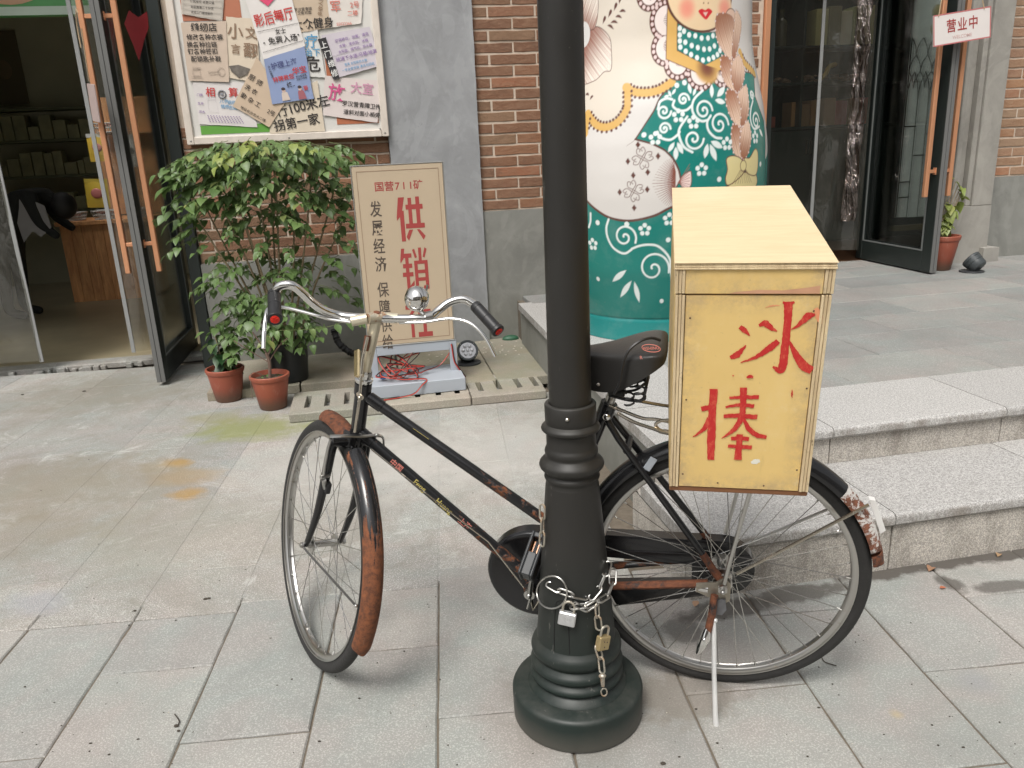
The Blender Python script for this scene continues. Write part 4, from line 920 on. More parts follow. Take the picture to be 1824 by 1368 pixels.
# bell
bell = empty('bell'); bell.parent = bike
bc = V(stp(743, 532, -.095)); dirb = V((-.10, .96, .03)).normalized()
MBl = lambda p: ST(p)
rb = dirb.to_track_quat('Z', 'Y').to_matrix().to_4x4(); T0 = Matrix.Translation(bc)@rb@Matrix.Scale(1.12, 4)
m = MB(MBl); m.lathe([(.0285, .0015), (.0285, .004), (.0275, .010), (.0235, .018), (.016, .0235), (.007, .026), (.006, .0285), (.0001, .029)], 36, T0); m.obj('bell_dome', CHROME, bell, ang=50)
m = MB(MBl); m.lathe([(.0275, -.001), (.0285, -.003), (.0275, -.009), (.024, -.016), (.016, -.021), (.0001, -.023)], 36, T0); m.lathe([(.0292, -.0018), (.0292, .0012)], 36, T0); m.obj('bell_base', CHROME, bell, ang=50)
m = MB(MBl); m.box(-.003, .003, -.004, .034, -.019, -.017, 0, T0); m.tube([bc+V((0, 0, -.022)), V((-.066, -.118, .744))], .006, 8); m.tube([(-.064, -.110, .741), (-.065, -.128, .747)], .0145, 16); m.obj('bell_clamp', CHROMED, bell)
# saddle
sad = empty('saddle'); sad.parent = bike
def saddle():
    m = MB(); secs = []
    st_ = [(.420, .020, .926, .895), (.410, .026, .936, .885), (.380, .030, .944, .872), (.340, .034, .947, .858), (.300, .048, .950, .852), (.260, .068, .955, .860), (.225, .088, .962, .882), (.195, .098, .968, .905), (.170, .100, .971, .922), (.150, .094, .970, .937), (.140, .080, .966, .942)]
    N = 16
    for x, w, zt, zb in st_:
        ring = []
        for k in range(N+1):
            t = -1+2*k/N; a = abs(t)
            y = w*math.sin(min(1, a*1.45)*math.pi/2)*(1 if t > 0 else -1)
            z = zt-(.010 if a < .69 else 0)*(a/.69)**2 if a < .69 else zt-.010-(zt-.010-zb)*((a-.69)/.31)
            ring.append((x, y*(1-.05*max(0, (a-.69)/.31)), z))
        secs.append(ring)
    n = N+1; vs = [p for r_ in secs for p in r_]; F = [(i*n+k, i*n+k+1, (i+1)*n+k+1, (i+1)*n+k) for i in range(len(secs)-1) for k in range(N)]
    F.append(tuple(range(n))); F.append(tuple((len(secs)-1)*n+k for k in range(n))[::-1])
    m.add(vs, F); o = m.obj('saddle_cover', flat('black_saddle_leather', (.022, .021, .020), .40, var=.25, sc=8, bump=.15, bsc=200), sad, ang=70)
    pip = [pt(u, v, o_) for u, v, o_ in ((1176, 606, .050), (1160, 602, .062), (1140, 608, .083), (1122, 622, .095), (1112, 640, .099), (1107, 662, .098), (1103, 684, .093), (1094, 702, .086))]
    k = MB(); k.tube(catmull(pip, 4), .0034, 6); k.obj('piping', RUB, sad)
    # rear flap and badge
    sm = o.modifiers.new('s', 'SUBSURF'); sm.levels = 1; sm.render_levels = 1
saddle()
m = MB(); bcn = pt(1160, 620, .105)
for k in range(24):
    a0_, a1_ = 2*math.pi*k/24, 2*math.pi*(k+1)/24
m.tube([V((bcn.x+.020*math.cos(2*math.pi*k/24), .1065, bcn.z+.0085*math.sin(2*math.pi*k/24)+.1*(.020*math.cos(2*math.pi*k/24)))) for k in range(24)], .0009, 5, closed=True)
m.obj('badge_oval', INKO, sad)
for tx, dx, dz, sz in (('FISHING', 0, 0, .0095), ('R', .022, -.022, .010)):
    o = bpy.data.objects.new('lettering', text_mesh(tx, INKO, .01)); COL.objects.link(o); o.parent = sad
    o.matrix_local = Matrix([[-1, 0, 0, bcn.x+dx], [0, 0, 1, .1072], [.0, 1, 0, bcn.z+dz], [0, 0, 0, 1]])@Matrix.Rotation(R(5), 4, 'Z')@Matrix.Diagonal((sz, sz*1.1, 1, 1))
m = MB()
for s in (1, -1):
    m.tube(catmull([(.40, s*.014, .885), (.33, s*.028, .862), (.27, s*.035, .852), (.215, s*.05, .862), (.19, s*.065, .885)], 5), .0032, 8)
    m.tube(catmull([(.27, s*.040, .842), (.225, s*.055, .838), (.195, s*.070, .848), (.185, s*.074, .88)], 5), .0032, 8)
    cx_, cy_ = .200, s*.066
    m.tube([(cx_+.013*math.cos(t*.9), cy_+.013*math.sin(t*.9), .842+t*.0026) for t in range(0, 22)], .0026, 6)
    cx_, cy_ = .225, s*.058
    m.tube([(cx_+.011*math.cos(t*.9), cy_+.011*math.sin(t*.9), .828+t*.0022) for t in range(0, 16)], .0026, 6)
m.tube([(.19, -.07, .862), (.187, 0, .868), (.19, .07, .862)], .0035, 8); m.tube([(.255, -.03, .846), (.255, .03, .846)], .008, 10); m.box(.24, .28, -.02, .02, .83, .862, .003)
m.obj('saddle_springs', RUB, sad)
m = MB()
for (u, v) in ((1066, 685), (1084, 681)): m.sphere(pt(u, v, .052), .0042, sc=(1, .5, 1))
m.obj('saddle_rivets', CHROMED, sad)
# transfers on the down tube and top tube
def tube_text(body, mat, a, b, t, size, r=.0160, up=1):
    a, b = V(a), V(b); d = (b-a).normalized(); y = V((0, 1, 0)); n = d.cross(y)
    o = bpy.data.objects.new('lettering', text_mesh(body, mat, .015)); COL.objects.link(o); o.parent = bike
    p = a+(b-a)*t+y*r*.94+V((0, 0, r*.30)); ex = d; ey = y.cross(d)
    ez = ex.cross(ey)
    o.matrix_local = Matrix([[ex[i], ey[i], ez[i], p[i]] for i in range(3)]+[[0, 0, 0, 1]])@Matrix.Rotation(R(-18), 4, 'X')@Matrix.Diagonal((size, size, 1, 1))
GOLD = flat('gold_transfer', (.62, .52, .16), .4, .3, var=.2)
dA, dB = (.948, 0, .705), (.505, 0, .282)
for body, mt, t, s in (('中国', INKO, .225, .020), ('Feng', GOLD, .36, .021), ('Huang', GOLD, .50, .021), ('上海', INKO, .62, .020)): tube_text(body, mt, dA, dB, t, s)
tube_text('—————', GOLD, (.912, 0, .815), (.43, 0, .455), .30, .010, .0150)
# white paper tag on the tail of the rear fender
m = MB(); a_ = [pt(u, v, -.005) for u, v in ((1549, 890), (1560, 892), (1578, 945), (1568, 951))]
m.add([tuple(p) for p in a_]+[tuple(p+V((0, -.018, 0))) for p in a_], [(0, 1, 2, 3), (7, 6, 5, 4), (0, 4, 5, 1), (1, 5, 6, 2), (2, 6, 7, 3), (3, 7, 4, 0)]); m.obj('white_reflector', cm((.72, .71, .69), .5), bike)

# ------------------------------------------------------------------ THE ICE-LOLLY BOX
YB, PB, RB = -.1947, .1609, .0138
def rotm(a, b, c):
    return (Matrix.Rotation(a, 4, 'Z')@Matrix.Rotation(b, 4, 'X')@Matrix.Rotation(c, 4, 'Y'))
bo = b2w((-.012, .30, .754)); bo = K0+bo
BXM = Matrix.Translation(V(bo))@rotm(YB, PB, RB)
WB, DB, HB = .272, .598, .476
YEL = NT('yellow_painted_board'); g = YEL.tc.outputs['Object']; a = YEL.noise(3, 5, g, .6, .4); b = YEL.noise(14, 6, g, .75); c = YEL.noise(90, 4, g, .7)
col = YEL.mix(YEL.ramp(a, .3, .7), (.70, .48, .17), (.78, .56, .22))
col = YEL.mix(YEL.math('MULTIPLY', YEL.ramp(b, .58, .70), .40), col, (.78, .64, .38)); col = YEL.mix(YEL.math('MULTIPLY', YEL.ramp(c, .64, .72), .45), col, (.38, .27, .13))
sp = YEL.n('SeparateXYZ'); YEL.l(g, sp.inputs[0]); ex = YEL.math('SUBTRACT', .118, YEL.math('ABSOLUTE', sp.outputs[0])); ez = YEL.math('MINIMUM', sp.outputs[2], YEL.math('ABSOLUTE', YEL.math('SUBTRACT', .414, sp.outputs[2])))
ed = YEL.n('MapRange'); ed.inputs[1].default_value = .042; ed.inputs[2].default_value = .0; YEL.l(YEL.math('MINIMUM', ex, ez), ed.inputs[0])
gr = YEL.math('MULTIPLY', ed.outputs[0], YEL.ramp(YEL.noise(24, 7, g, .8), .40, .62)); col = YEL.mix(YEL.math('MULTIPLY', gr, .85), col, (.43, .31, .17))
col = YEL.mix(YEL.math('MULTIPLY', YEL.ramp(YEL.noise(38, 6, g, .8, 0, (1, 1, .12)), .60, .70), .28), col, (.50, .36, .14)); col = YEL.mix(YEL.math('MULTIPLY', YEL.ramp(YEL.noise(5, 6, g, .8), .5, .8), .5), col, (.80, .62, .33))
YEL = YEL.fin(col, .55, 0, YEL.bump(b, .12, .003))
PLY = NT('pale_plywood_top'); g = PLY.tc.outputs['Object']
b = PLY.noise(6, 6, g, .7, .5, (1.2, 9, 9)); c = PLY.noise(20, 4, g, .7, 0, (1, 14, 14)); a = PLY.noise(3, 4, g)
col = PLY.mix(PLY.ramp(b, .35, .7), (.62, .475, .285), (.71, .555, .35)); col = PLY.mix(PLY.math('MULTIPLY', PLY.ramp(c, .66, .72), .55), col, (.30, .20, .09)); col = PLY.mix(PLY.math('MULTIPLY', PLY.ramp(a, .5, .75), .3), col, (.80, .68, .48))
PLY = PLY.fin(col, .7, 0, PLY.bump(c, .2, .002))
EDG = NT('worn_ply_edge'); g = EDG.tc.outputs['Object']; b = EDG.noise(5, 6, g, .8, .3, (12, 12, 1)); c = EDG.noise(30, 5, g, .8, 0, (3, 3, 1))
col = EDG.mix(EDG.ramp(b, .42, .62), (.55, .42, .25), (.74, .60, .38)); col = EDG.mix(EDG.math('MULTIPLY', EDG.ramp(c, .60, .68), .75), col, (.09, .06, .035)); EDG = EDG.fin(col, .8, 0, EDG.bump(c, .5, .004))
BRWN = flat('brown_base_board', (.20, .085, .035), .7, var=.3, sc=9, bump=.2)
box = empty('ice_lolly_box', BXM, 'tall yellow wooden ice lolly box with red brushed characters, standing on the bicycle rack', 'box')
hb = HB-.060; t = .018; w2 = WB/2
bw_ = MB(); bw_.box(-w2, w2, .002, DB-.002, -.013, -.0005, .002); bw_.obj('base_board', BRWN, box)
m = MB(); m.box(-w2+t+.001, w2-t-.001, .0, .014, 0, hb-.002, .0012); m.obj('front_panel', YEL, box)
m = MB(); m.box(-w2+t+.001, w2-t-.001, DB-.014, DB, 0, hb-.002, .0012); m.obj('back_panel', YEL, box)
for s in (-1, 1):
    x0, x1 = (-w2, -w2+t) if s < 0 else (w2-t, w2); m = MB()
    for k in range(3):   # visible plies of the side board
        a_ = x0+.0003+k*(t/3); m.box(a_, a_+t/3-.0007, -.003+.0012*(k % 2), DB+.001, 0, hb-.001+.0008*(k % 2), .0009)
    m.obj('side_board', EDG, box)
    q = x0-.0008 if s < 0 else x1+.0001; m = MB(); m.box(q, q+.0008, .004, DB-.004, .003, hb-.004); m.obj('side_face', YEL, box)
for x_, z_ in ((-.110, .03), (.110, .05), (-.109, .20), (.111, .23), (-.108, .37), (.108, .385), (-.04, .012), (.05, .010)): MB().sphere((x_, -.0004, z_), .0019, 8, 4, sc=(1, .35, 1)).obj('nail_head', flat('rusty_nail', (.10, .055, .03), .7), box)
lid = empty('lid'); lid.parent = box
zl = hb+.0015; zt = HB
m = MB(); m.box(-w2-.001+t, w2+.001-t, -.002, .012, zl, zt-.012, .001); m.obj('lid_front', YEL, lid)
m = MB(); m.box(-w2-.001+t, w2+.001-t, DB-.012, DB+.002, zl, zt-.012, .001); m.obj('lid_back', YEL, lid)
for s in (-1, 1):
    x0, x1 = (-w2-.001, -w2-.0015+t) if s < 0 else (w2+.0015-t, w2+.001); m = MB()
    for k in range(3):
        a_ = x0+.0003+k*(t/3); m.box(a_, a_+t/3-.0007, -.004+.001*(k % 2), DB+.002, zl+.001, zt-.0125, .0008)
    m.obj('lid_side', EDG, lid)
m = MB()
for k in range(3): m.box(-w2-.003+.0007*k, w2+.003-.0007*k, -.006+.0008*k, DB+.004, zt-.0118+k*.0039, zt-.0082+k*.0039, .0008)
m.obj('lid_edge', EDG, lid)
m = MB(); m.box(-w2-.0035, w2+.0035, -.0065, DB+.0045, zt+.0002, zt+.0014, .0004); m.obj('lid_top', PLY, lid)
# pinkish bare strip along the foot of the lid
PINK = flat('bare_pink_wood', (.55, .30, .18), .8, var=.3, sc=20)
P = [(-.04, zl+.001), (w2-t-.004, zl+.001), (w2-t-.004, zl+.016), (.09, zl+.012), (.05, zl+.007), (.01, zl+.008), (-.03, zl+.004)]
m = MB(); m.add([(x, -.0026, z) for x, z in P], [tuple(range(len(P)))]); m.obj('bare_strip', PINK, lid, smooth=False)
# painted characters: brush strokes measured on the front, each a tapering ribbon of paint
_bi = BXM.inverted(); _bo = np.array(BXM.translation); _bn = np.array(BXM.to_3x3()@V((0, 1, 0)))
def onbox(x, y):   # picture of the box front, enlarged 2.358 times from (1160, 320)
    P = onplane(1160+x/2.3585, 320+y/2.3585, _bo, _bn); q = _bi@V(P); return q.x, q.z
REDP = NT('red_brush_paint'); g = REDP.tc.outputs['Object']; b = REDP.noise(26, 7, g, .85, .3, (2.5, 1, 1.2))
REDP = REDP.fin(REDP.mix(REDP.math('MULTIPLY', REDP.ramp(b, .50, .64), .65), (.52, .020, .018), (.72, .16, .08)), .55)
def stroke(parent, P, Wd, mat, off=-.0008, n=9, name='painted_stroke', seed=1):
    C = catmull([(x, z, 0) for x, z in P], n); k = len(C); vs = []; rnd = random.Random(seed+k)
    for i, c in enumerate(C):
        a, b = C[max(0, i-1)], C[min(k-1, i+1)]; d = (b-a).normalized(); w = np.interp(i/(k-1), np.linspace(0, 1, len(Wd)), Wd)/2
        nx, nz = -d.y, d.x; j = rnd.uniform(-.0007, .0006)
        vs += [(c.x+nx*(w+j), off, c.y+nz*(w+j)), (c.x-nx*(w-j), off, c.y-nz*(w-j))]
    return MB().add(vs, [(2*i, 2*i+1, 2*i+3, 2*i+2) for i in range(k-1)]).obj(name, mat, parent, smooth=False, fix=False)
S = .00051
strokes = [([(372, 618), (392, 632), (415, 655)], [16, 20, 3]), ([(332, 748), (360, 735), (398, 695)], [14, 26, 4]), ([(452, 612), (478, 603), (500, 620), (528, 637)], [10, 24, 20, 4]),
           ([(534, 678), (500, 705), (440, 745), (375, 768)], [20, 26, 14, 3]), ([(552, 516), (576, 520), (602, 514)], [8, 16, 8]), ([(577, 512), (572, 600), (562, 700), (553, 775), (540, 800), (510, 785)], [30, 26, 28, 30, 26, 6]),
           ([(688, 566), (660, 572), (625, 605), (588, 630)], [8, 28, 16, 3]), ([(580, 678), (605, 730), (640, 780), (676, 800)], [6, 22, 34, 30]),
           ([(262, 878), (256, 980), (252, 1080), (250, 1176)], [30, 28, 32, 26]), ([(210, 962), (230, 958), (262, 950)], [20, 22, 16]), ([(246, 1000), (230, 1035), (205, 1060), (175, 1080)], [22, 20, 12, 3]),
           ([(328, 915), (390, 912), (452, 913)], [10, 15, 17]), ([(312, 953), (370, 945), (432, 950)], [8, 15, 16]), ([(304, 992), (370, 990), (445, 996)], [16, 19, 20]),
           ([(388, 872), (385, 940), (378, 1000), (345, 1050), (295, 1085)], [26, 22, 22, 18, 3]), ([(388, 1002), (410, 1045), (445, 1072), (484, 1080)], [10, 20, 20, 15]),
           ([(335, 1087), (370, 1085), (410, 1088)], [16, 18, 18]), ([(322, 1118), (370, 1120), (422, 1124)], [14, 16, 18]), ([(372, 1068), (368, 1120), (362, 1175)], [24, 22, 30]),
           ([(400, 830), (415, 825), (428, 829)], [6, 16, 6]), ([(592, 880), (591, 900), (591, 915)], [2, 7, 1]), ([(340, 821), (345, 822), (348, 823)], [3, 5, 3])]
chars = empty('painted_characters'); chars.parent = box
for i, (P, Wd) in enumerate(strokes): stroke(chars, [onbox(*p) for p in P], [w*S*1.0 for w in Wd], REDP, off=-.0008-.00006*i, seed=i)
SMEAR = flat('smeared_red_paint', (.74, .30, .15), .7, var=.25, sc=30)
stroke(chars, [onbox(*p) for p in ((690, 540), (706, 575), (712, 620))], [14*S, 26*S, 3*S], SMEAR, off=-.0005); stroke(chars, [onbox(*p) for p in ((480, 538), (505, 530), (540, 528))], [2*S, 6*S, 2*S], SMEAR, off=-.0005)
stroke(chars, [onbox(*p) for p in ((420, 1190), (438, 1184), (456, 1180))], [10*S, 24*S, 12*S], flat('white_chip', (.74, .72, .62), .7), off=-.0005, name='bare_chip')

# ------------------------------------------------------------------ CHAIN AND PADLOCKS ROUND THE POST
chain = empty('steel_chain', Matrix.Translation((PC[0], PC[1], .3)), 'galvanised steel chain looped round the foot of the lamp post, loose end hanging', 'chain')
CI = chain.matrix_world.inverted()
def link_mesh(L, w, r, mat, name='chain_link'):
    P = []; h_ = L/2-w/2
    for i in range(8): a = -math.pi/2+math.pi*i/7; P.append((h_+w/2*math.cos(a), w/2*math.sin(a), 0))
    for i in range(8): a = math.pi/2+math.pi*i/7; P.append((-h_+w/2*math.cos(a), w/2*math.sin(a), 0))
    return MB().tube(P, r, 8, closed=True).mesh(name, mat)
LK = link_mesh(.040, .0165, .0024, ZINC); LKR = link_mesh(.038, .0155, .0023, ZINCR)
def run_chain(P, nrm, me, par=chain, pitch=.0335, start=0):
    P = [V(p) for p in P]; C = catmull(P, 12); d = [0]
    for a, b in zip(C, C[1:]): d.append(d[-1]+(b-a).length)
    k = 0; s = 0
    while s+pitch*.9 <= d[-1]:
        def at(q): i = max(0, min(len(d)-2, int(np.searchsorted(d, q))-1)); t_ = (q-d[i])/max(1e-9, d[i+1]-d[i]); return C[i].lerp(C[i+1], min(1, t_))
        a, b = at(s), at(s+pitch); x = (b-a).normalized(); c = (a+b)/2; n0 = V(nrm(c)) if callable(nrm) else V(nrm); n0 = (n0-x*n0.dot(x)).normalized(); y = n0.cross(x)
        mt = Matrix([[x[i], y[i], n0[i], c[i]] for i in range(3)]+[[0, 0, 0, 1]])@Matrix.Rotation(R(68 if (k+start) % 2 else -22)+random.uniform(-.2, .2), 4, 'X')
        link('chain_link', me, par, CI@mt); s += pitch; k += 1
pn = lambda c: (c.x-PC[0], c.y-PC[1], .15)
run_chain([onpost(*q) for q in ((976, 1040), (1000, 1054), (1030, 1063), (1052, 1066))], pn, LK)
run_chain([onpost(*q) for q in ((1052, 1066), (1066, 1050), (1076, 1030), (1082, 1010), (1086, 990))], pn, LK)
run_chain([onpost(*q, .012) for q in ((1018, 1082), (1040, 1080), (1062, 1073), (1082, 1062), (1091, 1040), (1092, 1015))], pn, LK)
run_chain([onpost(*q, .012) for q in ((1022, 1075), (1045, 1086), (1064, 1072), (1058, 1056))], pn, LK)
run_chain([onpost(*q, .010) for q in ((966, 900), (966, 925), (966, 950), (965, 975))], pn, LKR)
run_chain([onpost(*q, .010) for q in ((1063, 1076), (1065, 1105), (1068, 1128))], pn, LKR)
run_chain([onpost(*q, .012) for q in ((1063, 1150), (1071, 1176), (1073, 1200))], pn, LKR)
ringm = MB(); rc = [onpost(983+27*math.cos(t_), 1055+29*math.sin(t_), .010) for t_ in [2*math.pi*k/28 for k in range(28)]]
ringm.tube([CI@p for p in rc], .0022, 8, closed=True); ringm.obj('wire_ring', ZINC, chain)
snap = MB(); sp_ = [CI@onpost(*q, .012) for q in ((1073, 1204), (1074, 1222))]; snap.tube(sp_, [.0062, .0045], 10); snap.sphere(sp_[0], .0085, sc=(1.1, .8, .7))
q = onpost(1076, 1233, .012); snap.tube([CI@V((q.x+.0072*math.cos(t_), q.y, q.z+.011*math.sin(t_))) for t_ in [2*math.pi*k/14 for k in range(14)]], .0018, 6, closed=True); snap.obj('snap_hook', ZINCR, chain)
def padlock(c, w, hgt, th, rot, mat, label, shack, name='padlock'):
    n = V((c.x-PC[0], c.y-PC[1], 0)).normalized(); x = V((0, 0, 1)).cross(n)
    o = empty(name, Matrix([[x[i], -n[i], (0, 0, 1)[i], c[i]] for i in range(3)]+[[0, 0, 0, 1]])@Matrix.Rotation(rot, 4, 'Y'), label, 'padlock')
    MB().box(-w/2, w/2, -th/2, th/2, -hgt, 0, .0025).obj('lock_body', mat, o)
    r_ = w*.33; MB().tube([(-r_, 0, -.006), (-r_, 0, shack*.55)]+[(-r_*math.cos(a), 0, shack*.55+r_*math.sin(a)) for a in [math.pi*k/10 for k in range(1, 10)]]+[(r_, 0, shack*.55), (r_, 0, -.006)], .0030, 10).obj('shackle', ZINCR, o)
    return o
pc_ = onpost(1012, 1090, .016)
pl = padlock(pc_, .041, .036, .015, R(9), flat('silver_lock_face', (.62, .62, .63), .38, .7, var=.15, sc=40), 'square silver padlock hanging from the wire ring on the lamp post', .026)
m = MB()
for r_ in (.0055, .0085): m.tube([(.002+r_*math.cos(a), -.0073, -.015+r_*math.sin(a)) for a in [2*math.pi*k/20 for k in range(20)]], .0004, 4, closed=True)
m.tube([(.002, -.0073, -.009), (.002, -.0073, -.021)], .0004, 4); m.tube([(-.002, -.0073, -.012), (.006, -.0073, -.012)], .0004, 4); m.obj('stamped_emblem', flat('stamp_grey', (.35, .35, .36), .5, .5), pl)
pc2 = onpost(1076, 1132, .018)
pl2 = padlock(pc2, .034, .036, .017, R(14), BRASS, 'tarnished brass padlock on the hanging end of the chain', .024)
m = MB()
for x, z in ((-.003, -.012), (.006, -.014), (.0, -.026)): m.sphere((x, -.0087, z), .0018, 8, 4)
m.obj('rivets', cm((.08, .06, .04), .6), pl2)
